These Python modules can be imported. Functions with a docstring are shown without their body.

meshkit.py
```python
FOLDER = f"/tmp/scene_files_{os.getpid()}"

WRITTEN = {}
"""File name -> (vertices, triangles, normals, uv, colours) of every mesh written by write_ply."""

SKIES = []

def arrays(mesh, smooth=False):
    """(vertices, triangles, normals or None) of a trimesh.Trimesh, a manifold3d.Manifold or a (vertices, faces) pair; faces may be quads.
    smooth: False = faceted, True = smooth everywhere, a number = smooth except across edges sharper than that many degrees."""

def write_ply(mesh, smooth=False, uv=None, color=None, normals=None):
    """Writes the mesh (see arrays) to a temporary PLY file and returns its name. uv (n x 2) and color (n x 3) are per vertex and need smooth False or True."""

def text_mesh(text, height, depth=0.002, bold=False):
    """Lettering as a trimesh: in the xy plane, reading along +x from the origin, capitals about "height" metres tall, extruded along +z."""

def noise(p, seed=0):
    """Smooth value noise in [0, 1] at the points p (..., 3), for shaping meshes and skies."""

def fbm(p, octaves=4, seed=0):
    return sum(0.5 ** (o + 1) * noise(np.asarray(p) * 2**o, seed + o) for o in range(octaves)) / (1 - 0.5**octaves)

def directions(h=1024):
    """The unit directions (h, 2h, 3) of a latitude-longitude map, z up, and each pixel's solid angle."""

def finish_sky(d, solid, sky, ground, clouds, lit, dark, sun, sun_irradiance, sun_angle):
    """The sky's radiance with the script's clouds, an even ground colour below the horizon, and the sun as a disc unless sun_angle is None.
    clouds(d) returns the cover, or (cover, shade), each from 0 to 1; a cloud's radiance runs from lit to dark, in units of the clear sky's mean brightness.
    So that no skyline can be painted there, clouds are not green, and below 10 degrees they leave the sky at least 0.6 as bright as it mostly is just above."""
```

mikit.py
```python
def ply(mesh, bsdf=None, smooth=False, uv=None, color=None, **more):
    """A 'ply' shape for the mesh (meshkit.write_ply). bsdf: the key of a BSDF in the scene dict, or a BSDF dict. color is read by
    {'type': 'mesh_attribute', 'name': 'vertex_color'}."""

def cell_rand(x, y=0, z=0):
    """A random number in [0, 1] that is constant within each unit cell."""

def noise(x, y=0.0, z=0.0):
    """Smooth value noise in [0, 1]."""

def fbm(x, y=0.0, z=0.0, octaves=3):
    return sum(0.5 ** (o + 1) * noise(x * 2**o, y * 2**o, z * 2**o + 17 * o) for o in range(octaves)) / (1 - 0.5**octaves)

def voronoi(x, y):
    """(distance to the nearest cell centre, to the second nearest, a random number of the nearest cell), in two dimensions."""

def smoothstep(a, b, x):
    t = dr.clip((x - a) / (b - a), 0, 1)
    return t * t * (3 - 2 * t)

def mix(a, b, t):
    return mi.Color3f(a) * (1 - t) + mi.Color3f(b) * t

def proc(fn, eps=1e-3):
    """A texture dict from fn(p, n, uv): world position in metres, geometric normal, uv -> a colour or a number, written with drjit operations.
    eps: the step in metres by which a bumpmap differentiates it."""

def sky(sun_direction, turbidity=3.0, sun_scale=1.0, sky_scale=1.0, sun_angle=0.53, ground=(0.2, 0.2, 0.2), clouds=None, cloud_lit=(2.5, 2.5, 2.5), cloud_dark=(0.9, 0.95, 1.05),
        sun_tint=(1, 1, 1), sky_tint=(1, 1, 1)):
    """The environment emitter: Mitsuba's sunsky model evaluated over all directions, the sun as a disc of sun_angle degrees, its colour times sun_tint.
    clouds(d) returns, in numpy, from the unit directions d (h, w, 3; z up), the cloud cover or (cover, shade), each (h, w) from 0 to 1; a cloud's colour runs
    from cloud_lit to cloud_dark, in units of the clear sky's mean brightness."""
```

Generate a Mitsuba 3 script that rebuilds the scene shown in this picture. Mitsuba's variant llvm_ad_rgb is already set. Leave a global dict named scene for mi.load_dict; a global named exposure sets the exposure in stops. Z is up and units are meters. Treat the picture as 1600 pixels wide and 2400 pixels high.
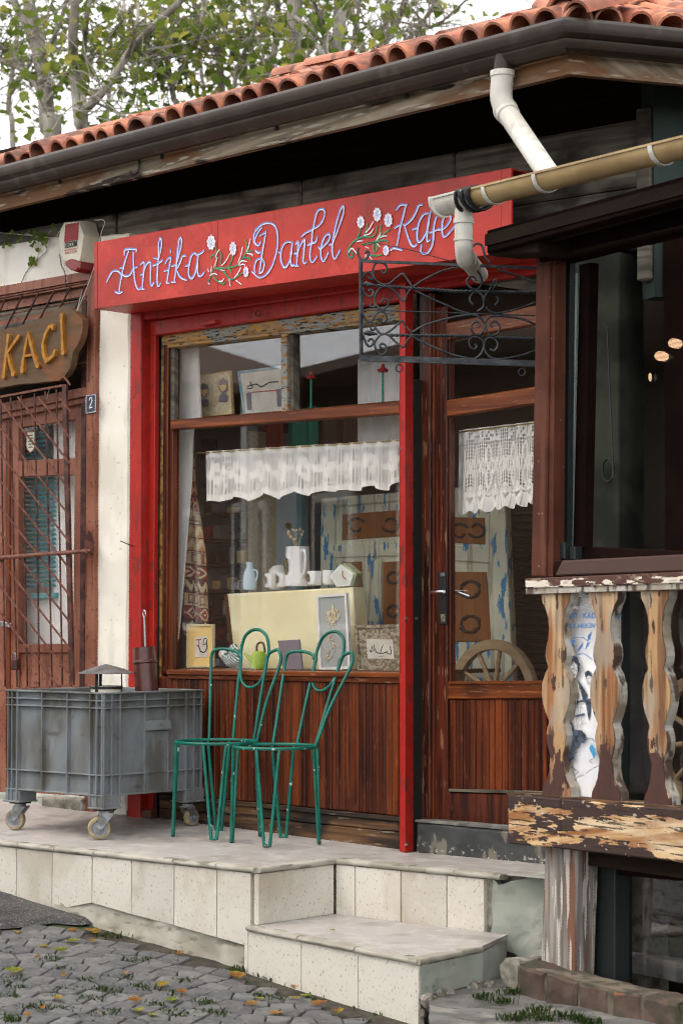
import math, random, numpy as np, trimesh, mitsuba as mi, mikit, meshkit, drjit as dr
import shapely.geometry as sg
from shapely.ops import unary_union
from mikit import noise, fbm, voronoi, cell_rand, smoothstep, mix
T = mi.ScalarTransform4f
scene, labels = {}, {}
RNG = np.random.default_rng(7)
U = RNG.uniform

# ---------------------------------------------------------------- camera, sky, exposure
# World: x along the shop front, y into the building, z up; the origin is the foot of the red post between window and door.
F = 5200.0                                   # focal length in pixels of the 1600 x 2400 photograph
AX, RX = np.array([-.668, .744, 0]), np.array([.744, .668, 0])
TH = math.atan(250 / F)
FWD = AX * math.cos(TH) + np.array([0, 0, math.sin(TH)])
UP = -AX * math.sin(TH) + np.array([0, 0, math.cos(TH)])


def ray(px, py):
    return FWD + (px - 800) / F * RX + (1200 - py) / F * UP


_d = ray(950, 1995)
CAM = -_d * 11.06 / (_d @ AX)
scene['camera'] = {'type': 'thinlens', 'fov': 2 * math.degrees(math.atan(800 / F)), 'fov_axis': 'x', 'near_clip': .1, 'far_clip': 600.,
                   'aperture_radius': .009, 'focus_distance': 10.9,
                   'to_world': T().look_at(origin=CAM.tolist(), target=(CAM + FWD).tolist(), up=[0, 0, 1])}
scene['sky'] = mikit.sky((-.25, -.55, .8), turbidity=4, sun_scale=.08, sun_angle=16, clouds=lambda d: (1.0, .1 + .5 * meshkit.fbm(d * 2.2, 3, 5)),
                         cloud_lit=(2.6, 2.6, 2.62), cloud_dark=(1.5, 1.53, 1.6))
exposure = 3.2


# ---------------------------------------------------------------- placing and meshing helpers
def at(px, py, y=None, z=None, x=None, d=None):
    """The world point seen at a pixel of the photograph, on the plane y =, z = or x =, or d metres away."""
    v = ray(px, py)
    t = (y - CAM[1]) / v[1] if y is not None else (z - CAM[2]) / v[2] if z is not None else (x - CAM[0]) / v[0] if x is not None else d / (v @ AX)
    return CAM + t * v


def tm(v, f):
    return trimesh.Trimesh(np.asarray(v, float), np.asarray(f, int), process=False)


def cat(ms):
    ms = [m for m in ms if m is not None]
    return trimesh.util.concatenate(ms) if len(ms) > 1 else ms[0]


def hull(pts):
    return trimesh.convex.convex_hull(np.asarray(pts, float))


def box(x0, x1, y0, y1, z0, z1, b=.004):
    x0, x1 = min(x0, x1), max(x0, x1)
    y0, y1 = min(y0, y1), max(y0, y1)
    z0, z1 = min(z0, z1), max(z0, z1)
    b = min(b, .3 * (x1 - x0), .3 * (y1 - y0), .3 * (z1 - z0))
    P = []
    for sx, sy, sz in np.ndindex(2, 2, 2):
        c = np.array([(x0, x1)[sx], (y0, y1)[sy], (z0, z1)[sz]])
        i = np.array([b * (1 - 2 * sx), b * (1 - 2 * sy), b * (1 - 2 * sz)])
        for k in range(3):
            q = c + i
            q[k] = c[k]
            P.append(q)
    return hull(P)


def moved(m, o=(0, 0, 0), ex=(1, 0, 0), ey=(0, 1, 0), ez=(0, 0, 1)):
    m = m.copy()
    R = np.array([ex, ey, ez], float)
    m.vertices = m.vertices @ R + np.asarray(o, float)
    if np.linalg.det(R) < 0:
        m.invert()
    return m


def rotz(m, deg, o=(0, 0, 0)):
    c, s = math.cos(math.radians(deg)), math.sin(math.radians(deg))
    return moved(m, o, (c, s, 0), (-s, c, 0))


def extrude(poly, depth):
    gs = getattr(poly, 'geoms', [poly])
    return cat([trimesh.creation.extrude_polygon(g, depth, engine='earcut') for g in gs if g.geom_type == 'Polygon' and g.area > 1e-9])


class Plane:
    """A vertical plane of the place: origin, direction along it, direction into the building. Pixels become points on it."""

    def __init__(s, o, e, n):
        s.o, s.e, s.n = np.asarray(o, float), np.asarray(e, float), np.asarray(n, float)

    def pt(s, px, py, off=0.):
        v = ray(px, py)
        t = ((s.o + s.n * off - CAM) @ s.n) / (v @ s.n)
        return CAM + t * v

    def uv(s, px, py, off=0.):
        q = s.pt(px, py, off) - s.o
        return np.array([q @ s.e, q[2] + s.o[2]])

    def w(s, u, z, off=0.):
        q = s.o + s.e * u + s.n * off
        return np.array([q[0], q[1], z])

    def ext(s, poly, off, depth):
        """A shapely polygon in (along, height) made a solid that reaches from off inwards by depth."""
        m = extrude(poly, depth)
        o = s.o + s.n * off
        return moved(m, (o[0], o[1], 0), s.e, (0, 0, 1), s.n)

    def poly(s, pts, off, depth):
        return s.ext(sg.Polygon([s.uv(*p, off) for p in pts]).buffer(0), off, depth)

    def quad(s, pts, off, depth, b=.004):
        """Four corners (pixels) of a front face, with thickness and chamfered front edges."""
        q = np.array([s.uv(*p, off) for p in pts])
        c = q.mean(0)
        r = np.abs(q - c).min(0)
        b = min(b, .3 * max(r.min(), .002))
        i = c + (q - c) * (1 - b / np.maximum(np.abs(q - c), 1e-3))
        P = [s.w(u, z, off) for u, z in i] + [s.w(u, z, off + b) for u, z in q] + [s.w(u, z, off + depth) for u, z in q]
        return hull(P)

    def box(s, u0, u1, z0, z1, o0, o1, b=.004):
        m = box(u0, u1, o0, o1, z0, z1, b)
        return moved(m, (s.o[0], s.o[1], 0), s.e, s.n, (0, 0, 1))

    def line(s, pts, off=0.):
        return np.array([s.pt(*p, off) for p in pts])


def smoothline(p, n=6, closed=False):
    """Catmull-Rom through the points."""
    p = np.asarray(p, float)
    if len(p) < 3:
        return p
    q = np.vstack([p[-1], p, p[:2]]) if closed else np.vstack([2 * p[0] - p[1], p, 2 * p[-1] - p[-2]])
    out = []
    for i in range(len(q) - 3):
        a, b, c, d = q[i:i + 4]
        for t in np.arange(n) / n:
            out.append(.5 * (2 * b + (c - a) * t + (2 * a - 5 * b + 4 * c - d) * t * t + (3 * b - a - 3 * c + d) * t ** 3))
    if not closed:
        out.append(p[-1])
    return np.array(out)


def tube(p, r, k=8, closed=False, cap=True):
    p = np.asarray(p, float)
    n = len(p)
    r = np.broadcast_to(r, (n,))
    t = np.roll(p, -1, 0) - np.roll(p, 1, 0) if closed else np.gradient(p, axis=0)
    t /= np.linalg.norm(t, axis=1, keepdims=True) + 1e-12
    a = np.cross(t[0], [0, 0, 1.] if abs(t[0][2]) < .9 else [1., 0, 0])
    A = []
    for i in range(n):
        a = a - t[i] * (a @ t[i])
        a /= np.linalg.norm(a) + 1e-12
        A.append(a)
    A = np.array(A)
    B = np.cross(t, A)
    g = np.arange(k) * 2 * np.pi / k
    v = (p[:, None] + r[:, None, None] * (np.cos(g)[None, :, None] * A[:, None] + np.sin(g)[None, :, None] * B[:, None])).reshape(-1, 3)
    f = []
    for i in range(n if closed else n - 1):
        j = (i + 1) % n
        for q in range(k):
            s = (q + 1) % k
            f += [[i * k + q, i * k + s, j * k + s], [i * k + q, j * k + s, j * k + q]]
    if cap and not closed:
        v = np.vstack([v, p[0], p[-1]])
        for q in range(k):
            s = (q + 1) % k
            f += [[n * k, s, q], [n * k + 1, (n - 1) * k + q, (n - 1) * k + s]]
    return tm(v, f)


def bar(p, q, w, d, side=(0, 0, 1)):
    """A straight rectangular bar from p to q, w wide along side, d thick."""
    p, q = np.asarray(p, float), np.asarray(q, float)
    t = (q - p) / np.linalg.norm(q - p)
    s = np.asarray(side, float) - t * (t @ np.asarray(side, float))
    s /= np.linalg.norm(s)
    n = np.cross(t, s)
    return hull([c + s * i * w / 2 + n * j * d / 2 for c in (p, q) for i in (-1, 1) for j in (-1, 1)])


def lathe(prof, o, k=24, axis=None):
    """prof: (radius, height) pairs turned about the vertical through o (or about another axis)."""
    prof = np.asarray(prof, float)
    g = np.arange(k) * 2 * np.pi / k
    v = np.stack([prof[:, :1] * np.cos(g), prof[:, :1] * np.sin(g), np.repeat(prof[:, 1:], k, 1)], -1).reshape(-1, 3)
    f = []
    for i in range(len(prof) - 1):
        for q in range(k):
            s = (q + 1) % k
            f += [[i * k + q, i * k + s, (i + 1) * k + s], [i * k + q, (i + 1) * k + s, (i + 1) * k + q]]
    m = tm(v, f)
    if axis is not None:
        z = np.asarray(axis, float) / np.linalg.norm(axis)
        x = np.cross(z, [0, 0, 1.] if abs(z[2]) < .9 else [1., 0, 0])
        x /= np.linalg.norm(x)
        return moved(m, o, x, np.cross(z, x), z)
    m.vertices = m.vertices + np.asarray(o, float)
    return m


def sweep(path, prof):
    """A closed profile (outwards, height) along a horizontal path with mitred corners; outwards is to the right of the way."""
    path = np.asarray(path, float)
    d = np.diff(path, axis=0)
    d /= np.linalg.norm(d, axis=1, keepdims=True)
    o = np.stack([d[:, 1], -d[:, 0], 0 * d[:, 0]], 1)
    prof = np.asarray(prof, float)
    V = []
    for i in range(len(path)):
        a, b = o[max(i - 1, 0)], o[min(i, len(o) - 1)]
        m = (a + b) / (1 + a @ b)
        V.append(path[i] + prof[:, :1] * m + prof[:, 1:] * np.array([0, 0, 1.]))
    k = len(prof)
    f = []
    for i in range(len(path) - 1):
        for q in range(k):
            s = (q + 1) % k
            f += [[i * k + q, (i + 1) * k + s, i * k + s], [i * k + q, (i + 1) * k + q, (i + 1) * k + s]]
    v = np.vstack(V)
    caps = trimesh.creation.triangulate_polygon(sg.Polygon(prof), engine='earcut')
    base = len(v)
    cv, cf = np.asarray(caps[0]), np.asarray(caps[1])
    for i in (0, len(path) - 1):
        a, b = o[max(i - 1, 0)], o[min(i, len(o) - 1)]
        m = (a + b) / (1 + a @ b)
        v = np.vstack([v, path[i] + cv[:, :1] * m + cv[:, 1:] * np.array([0, 0, 1.])])
        f += (cf + base).tolist()
        base += len(cv)
    m = tm(v, f)
    trimesh.repair.fix_normals(m)
    return m


def grid(fn, us, vs):
    """A sheet of points fn(u, v) -> (mesh, uv)."""
    nu, nv = len(us), len(vs)
    P = np.array([fn(u, v) for u in us for v in vs], float)
    f = []
    for i in range(nu - 1):
        for j in range(nv - 1):
            a = i * nv + j
            f += [[a, a + nv, a + nv + 1], [a, a + nv + 1, a + 1]]
    return tm(P, f), np.array([(u, v) for u in us for v in vs], float)


def roughen(m, amp, scale, seed=0, keep=None):
    n = np.stack([meshkit.fbm(m.vertices * scale + 37 * k, 3, seed + k) for k in range(3)], 1) - .5
    if keep is not None:
        n *= np.asarray(keep)[:, None]
    m.vertices = m.vertices + n * 2 * amp
    return m


# ---------------------------------------------------------------- names and labels
def free(k):
    if k not in scene and k not in labels:
        return k
    i = 1
    while f'{k}_{i:03d}' in scene or f'{k}_{i:03d}' in labels:
        i += 1
    return f'{k}_{i:03d}'


def thing(name, label, category, group=None):
    k = free(name)
    labels[k] = {'label': label, 'category': category}
    if group:
        labels[k]['group'] = group
    return k


def part(parent, name, mesh, mat, smooth=False, label=None, uv=None, kind=None):
    k = free(parent + '__' + name)
    scene[k] = mikit.ply(mesh, mat, smooth=smooth, uv=uv)
    if label or kind:
        labels[k] = {**({'label': label} if label else {}), **({'kind': kind} if kind else {})}
    return k


def single(name, mesh, mat, label, category, group=None, smooth=False, uv=None):
    k = thing(name, label, category, group)
    scene[k] = mikit.ply(mesh, mat, smooth=smooth, uv=uv)
    return k


def setting(name, mesh, mat, smooth=False, kind='structure', label=None):
    k = free(name)
    scene[k] = mikit.ply(mesh, mat, smooth=smooth)
    labels[k] = {'kind': kind, **({'label': label} if label else {})}
    return k


# ---------------------------------------------------------------- materials
def rgb(c):
    return {'type': 'rgb', 'value': list(c)} if not np.isscalar(c) else {'type': 'rgb', 'value': [c] * 3}


def mat(name, color, rough=.5, bump=None, metallic=0., spec=.32, coat=0., eps=2e-3, **more):
    c = mikit.proc(color) if callable(color) else rgb(color)
    r = mikit.proc(rough) if callable(rough) else float(rough)
    b = {'type': 'principled', 'base_color': c, 'roughness': r, 'metallic': metallic, 'specular': spec, **more}
    if coat:
        b['clearcoat'] = coat
        b['clearcoat_gloss'] = .85
    if bump is not None:
        b = {'type': 'bumpmap', 'arbitrary': mikit.proc(bump, eps=eps), 'scale': 1.0, 'bsdf': b}
    scene[name] = {'type': 'twosided', 'bsdf': b}
    return name


def grain_v(p, s=1.):                        # wood grain running upwards
    w = fbm(p.x * 9 * s + p.y * 7 * s, p.y * 9 * s, p.z * 1.1 * s, 2) * 2.2
    return fbm((p.x + p.y * .8) * 55 * s + w, p.z * 2.2 * s, 3.1, 4)


def grain_h(p, s=1.):                        # wood grain running along the front
    return fbm(p.z * 55 * s + fbm(p.x * 1.1 * s, p.z * 8 * s, 1.7, 2) * 2.2 + p.y * 40 * s, p.x * 2.2 * s, 9.3, 4)


def c3(r, g, b):
    return mi.Color3f(r, g, b)


def blot(p, s, lo, hi, o=0., oct_=4):
    return smoothstep(lo, hi, fbm(p.x * s + o, p.y * s + o * .7, p.z * s, oct_))


# red painted sheet and timber
def _red(p, n, uv):
    c = mix((.50, .038, .025), (.40, .029, .021), blot(p, 2.5, .35, .7))
    c = mix(c, (.62, .07, .05), blot(p, 9., .58, .72, 4) * .35)
    c = mix(c, (.20, .03, .02), smoothstep(.62, .75, fbm(p.x * 22, p.y * 30, p.z * 5, 3)) * .35)
    c = mix(c, (.22, .035, .025), smoothstep(.58, .72, fbm(p.x * 5 + 3, p.y * 5, p.z * 3.4, 4)) * .35)
    return mix(c, (.14, .04, .03), smoothstep(.84, .90, noise(p.x * 130, p.y * 130, p.z * 90)) * .5)


mat('red_paint', _red, .42, lambda p, n, uv: fbm(p.x * 60, p.y * 60, p.z * 18, 3) * .0012)
mat('red_timber', lambda p, n, uv: mix(mix(_red(p, n, uv) * .82, (.34, .008, .006), .55), (.10, .03, .02), smoothstep(.66, .70, fbm((p.x + p.y) * 40, 3., p.z * 9, 4)) * .6), .38, lambda p, n, uv: fbm(p.x * 45, p.y * 45, p.z * 9, 3) * .002)
mat('blue_paint', lambda p, n, uv: mix((.13, .21, .55), (.22, .31, .66), blot(p, 30, .3, .7)), .5)
mat('white_paint', lambda p, n, uv: mix((.78, .77, .80), (.62, .60, .70), blot(p, 40, .35, .75)), .55)
mat('green_sign_paint', lambda p, n, uv: mix((.02, .22, .13), (.10, .25, .08), blot(p, 25, .35, .65)), .5)


# varnished reddish wood, upright and lying
def _varnish_v(p, n, uv):
    g = grain_v(p)
    plank = cell_rand(p.x * 17.2 + 3, 1.)
    c = mix((.036, .0070, .0030), (.185, .040, .009), smoothstep(.22, .85, g * .66 + plank * .34))
    c = mix(c, (.020, .006, .004), smoothstep(.6, .8, fbm(p.x * 8, p.y * 8, p.z * 2.5, 3)) * .75)
    s = smoothstep(.72, .78, fbm(p.x * 140, p.y * 140, p.z * 16, 2))
    return mix(c, (.30, .14, .07), s * .18)


mat('varnish_up', _varnish_v, .33, lambda p, n, uv: grain_v(p) * .0008, coat=.1)


def _varnish_d(p, n, uv):
    g = grain_v(p, 1.3)
    c = mix((.020, .0055, .0035), (.115, .022, .008), smoothstep(.25, .8, g))
    s = smoothstep(.70, .75, fbm(p.x * 120, p.y * 120, p.z * 9, 2))
    return mix(c, (.40, .22, .12), s * .38)


mat('varnish_dark', _varnish_d, .36, lambda p, n, uv: grain_v(p) * .0012, coat=.12)


def _varnish_h(p, n, uv):
    g = grain_h(p)
    c = mix((.075, .016, .005), (.25, .068, .016), smoothstep(.25, .8, g))
    c = mix(c, (.03, .01, .006), smoothstep(.62, .78, fbm(p.x * 6, p.y * 6, p.z * 10, 3)) * .6)
    return mix(c, (.45, .28, .16), smoothstep(.74, .79, fbm(p.x * 14, p.z * 140, p.y * 90, 2)) * .25)


mat('varnish_lying', _varnish_h, .33, lambda p, n, uv: grain_h(p) * .001, coat=.2)


# flaking old window head: ochre wood under grey-green paint
def _flaked(p, n, uv):
    wood = mix((.26, .12, .035), (.40, .20, .05), grain_h(p))
    k = fbm(p.x * 26, p.y * 30, p.z * 75, 4)
    c = mix(wood, (.25, .26, .235), smoothstep(.39, .44, k))
    c = mix(c, (.035, .025, .02), smoothstep(.60, .64, fbm(p.x * 30 + 9, p.y * 20, p.z * 110, 3)))
    return mix(c, (.42, .22, .05), smoothstep(.56, .6, fbm(p.x * 5 + 3, p.z * 6, 2., 2)) * smoothstep(.4, .6, k))


mat('flaked_wood', _flaked, .7, lambda p, n, uv: smoothstep(.39, .44, fbm(p.x * 26, p.y * 30, p.z * 75, 4)) * .0016)
mat('gold_edge', lambda p, n, uv: mix((.30, .17, .05), (.10, .05, .02), blot(p, 22, .4, .65)), .55)


def _ledge(p, n, uv):
    c = mix((.030, .019, .013), (.17, .085, .038), smoothstep(.35, .75, grain_h(p)))
    c = mix(c, (.30, .24, .18), smoothstep(.62, .70, fbm(p.x * 12, p.y * 18, p.z * 60, 3)) * .5)
    return mix(c, (.022, .017, .015), blot(p, 5, .45, .68))


mat('rotten_board', _ledge, .8, lambda p, n, uv: fbm(p.x * 9, p.y * 60, p.z * 80, 4) * .005)


# neighbour's brown paint
def _brown(p, n, uv):
    c = mix((.27, .108, .066), (.20, .066, .037), blot(p, 4, .35, .65))
    c = mix(c, (.12, .035, .018), smoothstep(.58, .72, fbm((p.x + p.y) * 34, 2., p.z * 2.2, 3)) * .7)
    return mix(c, (.05, .02, .012), smoothstep(.78, .84, noise(p.x * 90, p.y * 90, p.z * 40)) * .6)


mat('brown_paint', _brown, .5, lambda p, n, uv: fbm((p.x + p.y) * 70, 2., p.z * 8, 3) * .0012)
mat('iron_rust', lambda p, n, uv: mix((.10, .032, .022), (.17, .065, .04), blot(p, 30, .35, .65)), .55)
mat('rust_dark', lambda p, n, uv: mix((.045, .016, .012), (.11, .04, .028), blot(p, 18, .4, .7)), .5)


# walls
def _plaster(p, n, uv):
    c = mix((.80, .765, .68), (.72, .68, .59), blot(p, 3, .35, .7))
    c = mix(c, (.50, .45, .35), smoothstep(.60, .78, fbm(p.x * 9, p.y * 9, p.z * 2.2, 4)) * .3)
    return mix(c, (.33, .29, .22), smoothstep(.90, .95, noise(p.x * 60, p.y * 60, p.z * 35)) * .4)


mat('white_plaster', _plaster, .85, lambda p, n, uv: fbm(p.x * 16, p.y * 16, p.z * 16, 4) * .006)


def _beam(p, n, uv):
    c = mix((.075, .066, .052), (.20, .18, .14), smoothstep(.25, .8, grain_h(p)))
    return mix(c, (.025, .022, .018), blot(p, 4, .45, .7))


mat('grey_beam', _beam, .9, lambda p, n, uv: fbm(p.x * 8, p.y * 40, p.z * 40, 4) * .006)
mat('dark_timber', lambda p, n, uv: mix((.012, .008, .006), (.032, .020, .014), grain_h(p)), .9, spec=.1)
mat('soffit_wood', lambda p, n, uv: mix((.030, .021, .015), (.085, .058, .040), grain_h(p)), .9, spec=.1)
mat('green_wall', lambda p, n, uv: mix((.018, .034, .028), (.030, .046, .038), blot(p, 3, .3, .7)), .7)


def _fascia(p, n, uv):
    g = grain_h(p, .8)
    c = mix((.125, .092, .060), (.27, .22, .16), smoothstep(.3, .75, g))
    c = mix(c, (.13, .058, .022), smoothstep(.50, .64, fbm(p.x * 2.6, p.y * 2.6, p.z * 7 + 3, 4)) * .9)
    c = mix(c, (.03, .02, .014), smoothstep(.66, .72, fbm(p.x * 3.1 + 7, p.y * 3, p.z * 10, 3)))
    return mix(c, (.46, .42, .35), smoothstep(.60, .75, fbm(p.x * 9, p.y * 9, p.z * 60, 4)) * .55)


mat('fascia_wood', _fascia, .85, lambda p, n, uv: grain_h(p) * .003)
mat('gutter_brown', lambda p, n, uv: mix(mix((.044, .029, .021), (.028, .019, .014), blot(p, 3, .3, .7)), (.075, .062, .05), smoothstep(.58, .75, fbm(p.x * 12, p.y * 12, p.z * 5, 4)) * .5), .40, spec=.38)


def _clay(k):
    a = [(.47, .178, .100), (.37, .125, .075), (.44, .190, .125)][k]
    return lambda p, n, uv: mix(mix(a, (.21, .088, .06), blot(p, 7, .36, .66, k)), (.085, .06, .05), smoothstep(.54, .72, fbm(p.x * 19, p.y * 19, p.z * 19 + k, 4)) * .7)


for _k in range(3):
    mat(f'clay_{_k}', _clay(_k), .8, (lambda p, n, uv: fbm(p.x * 90, p.y * 90, p.z * 90, 3) * .002) if _k == 0 else None)


def _pvc(p, n, uv):
    c = mix((.61, .595, .55), (.50, .48, .42), blot(p, 6, .35, .7))
    return mix(c, (.36, .31, .22), smoothstep(.52, .72, fbm(p.x * 20, p.y * 20, p.z * 5, 4)) * .5)


mat('white_pvc', _pvc, .35)
mat('beige_pvc', lambda p, n, uv: mix((.40, .285, .135), (.30, .20, .095), blot(p, 5, .35, .68)), .42)
mat('black_tape', (.018, .018, .021), .45)


# platform: speckled pale stone tiles
def _specks(p, k):
    s = voronoi((p.x + p.y * .83) * 46 * k + 5, p.z * 30 * k + (p.x - p.y) * 9 * k)
    t = voronoi((p.x + p.y * .83) * 21 * k, p.z * 15 * k)
    return smoothstep(.20, .12, s[0]) * smoothstep(.45, .5, s[2]) * .6 + smoothstep(.13, .07, t[0]) * smoothstep(.55, .6, t[2])


def _stone(p, n, uv):
    c = mix((.60, .57, .50), (.54, .50, .43), blot(p, 2.2, .35, .7))
    c = mix(c, (.60, .57, .51), smoothstep(.55, .7, fbm(p.x * 30, p.y * 30, p.z * 24, 3)) * .6)
    c = mix(c, (.25, .21, .155), _specks(p, 1.25) * .6)
    c = mix(c, (.42, .36, .27), smoothstep(.56, .74, fbm(p.x * 5, p.y * 5, p.z * 2 + 4, 4)) * .55)
    return c


mat('speckled_stone', _stone, .55, lambda p, n, uv: _specks(p, 1.25) * -.0015)


def _floor(p, n, uv):
    c = mix((.37, .345, .325), (.31, .285, .265), blot(p, 2.3, .35, .7))
    c = mix(c, (.45, .425, .40), smoothstep(.5, .75, fbm(p.x * 14, p.y * 20, 1., 4)) * .6)
    return mix(c, (.17, .15, .13), smoothstep(.56, .76, fbm(p.x * 6 + 3, p.y * 6, 2., 4)) * .45)


mat('speckled_stone_worn', lambda p, n, uv: mix(_stone(p, n, uv) * .90, (.40, .35, .27), blot(p, 6, .5, .75, 4.) * .6), .6)
mat('floor_stone', _floor, lambda p, n, uv: .28 + .3 * fbm(p.x * 5, p.y * 5, 1., 3))


def _nosing(p, n, uv):
    c = mix((.40, .375, .32), (.28, .26, .21), blot(p, 8, .35, .65))
    return mix(c, (.12, .11, .08), smoothstep(.56, .72, fbm(p.x * 11 + 3, p.y * 11, p.z * 30, 4)) * .75)


mat('nosing_stone', _nosing, .6, lambda p, n, uv: fbm(p.x * 40, p.y * 40, p.z * 40, 3) * .004)


def _mould(p, n, uv):
    c = mix((.50, .50, .44), (.36, .385, .34), blot(p, 3.5, .35, .65))
    c = mix(c, (.24, .26, .21), smoothstep(.46, .72, fbm(p.x * 4, p.y * 4, p.z * 3 + 2, 4)) * .7)
    c = mix(c, (.10, .10, .08), smoothstep(.62, .74, fbm(p.x * 13 + 5, p.y * 13, p.z * 13, 4)) * .6)
    return mix(c, (.30, .33, .27), smoothstep(.5, .75, fbm(p.x * 2.2 + 4, p.y * 2.2, p.z * 2.2, 3)) * .6)


mat('mouldy_plaster', _mould, .9, lambda p, n, uv: fbm(p.x * 14, p.y * 14, p.z * 14, 5) * .014)


def _rubble(p, n, uv):
    c = mix((.15, .135, .11), (.27, .25, .21), blot(p, 14, .35, .65))
    return mix(c, (.05, .045, .035), smoothstep(.48, .74, fbm(p.x * 24, p.y * 24, p.z * 24, 5)) * .7)


mat('rubble', _rubble, .95, lambda p, n, uv: fbm(p.x * 30, p.y * 30, p.z * 30, 5) * .012)


def _step(p, n, uv):
    c = mix((.030, .033, .034), (.055, .057, .056), blot(p, 5, .35, .7))
    k = smoothstep(.62, .68, fbm(p.x * 16, p.y * 16, p.z * 4, 4))
    c = mix(c, (.23, .205, .15), k * .6)
    return mix(c, (.42, .40, .35), smoothstep(.64, .70, fbm(p.x * 50, p.y * 40, p.z * 60, 3)) * smoothstep(.07, .0, p.z) * .8)


mat('tarred_step', _step, .65, lambda p, n, uv: fbm(p.x * 14, p.y * 14, p.z * 14, 4) * .008)


# street
def _cob(k):
    a, b = [((.082, .081, .083), (.120, .118, .117)), ((.102, .101, .101), (.142, .139, .136)), ((.070, .071, .074), (.100, .099, .100))][k]

    def fn(p, n, uv):
        c = mix(a, b, blot(p, 16, .3, .7, k))
        c = mix(c, (.055, .050, .042), smoothstep(.6, .75, fbm(p.x * 40, p.y * 40, p.z * 40, 3)) * .6)
        return mix(c, (.17, .16, .145), smoothstep(.64, .72, fbm(p.x * 60, p.y * 60, 3., 3)) * .4)
    return fn


for _k in range(3):
    mat(f'cobble_{_k}', _cob(_k), .7, (lambda p, n, uv: fbm(p.x * 50, p.y * 50, p.z * 50, 4) * .005))
mat('street_dirt', lambda p, n, uv: mix(mix((.034, .030, .024), (.060, .052, .040), blot(p, 18, .3, .7)), (.035, .045, .018), blot(p, 5, .5, .7)), .95,
    lambda p, n, uv: fbm(p.x * 60, p.y * 60, 1., 4) * .008)


def _asph(p, n, uv):
    c = mix((.036, .035, .035), (.062, .060, .058), blot(p, 10, .3, .7))
    return mix(c, (.20, .195, .185), smoothstep(.62, .72, fbm(p.x * 120, p.y * 120, 2., 2)) * .5)


mat('asphalt_patch', _asph, .85, lambda p, n, uv: fbm(p.x * 110, p.y * 110, 2., 3) * .008)


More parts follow.
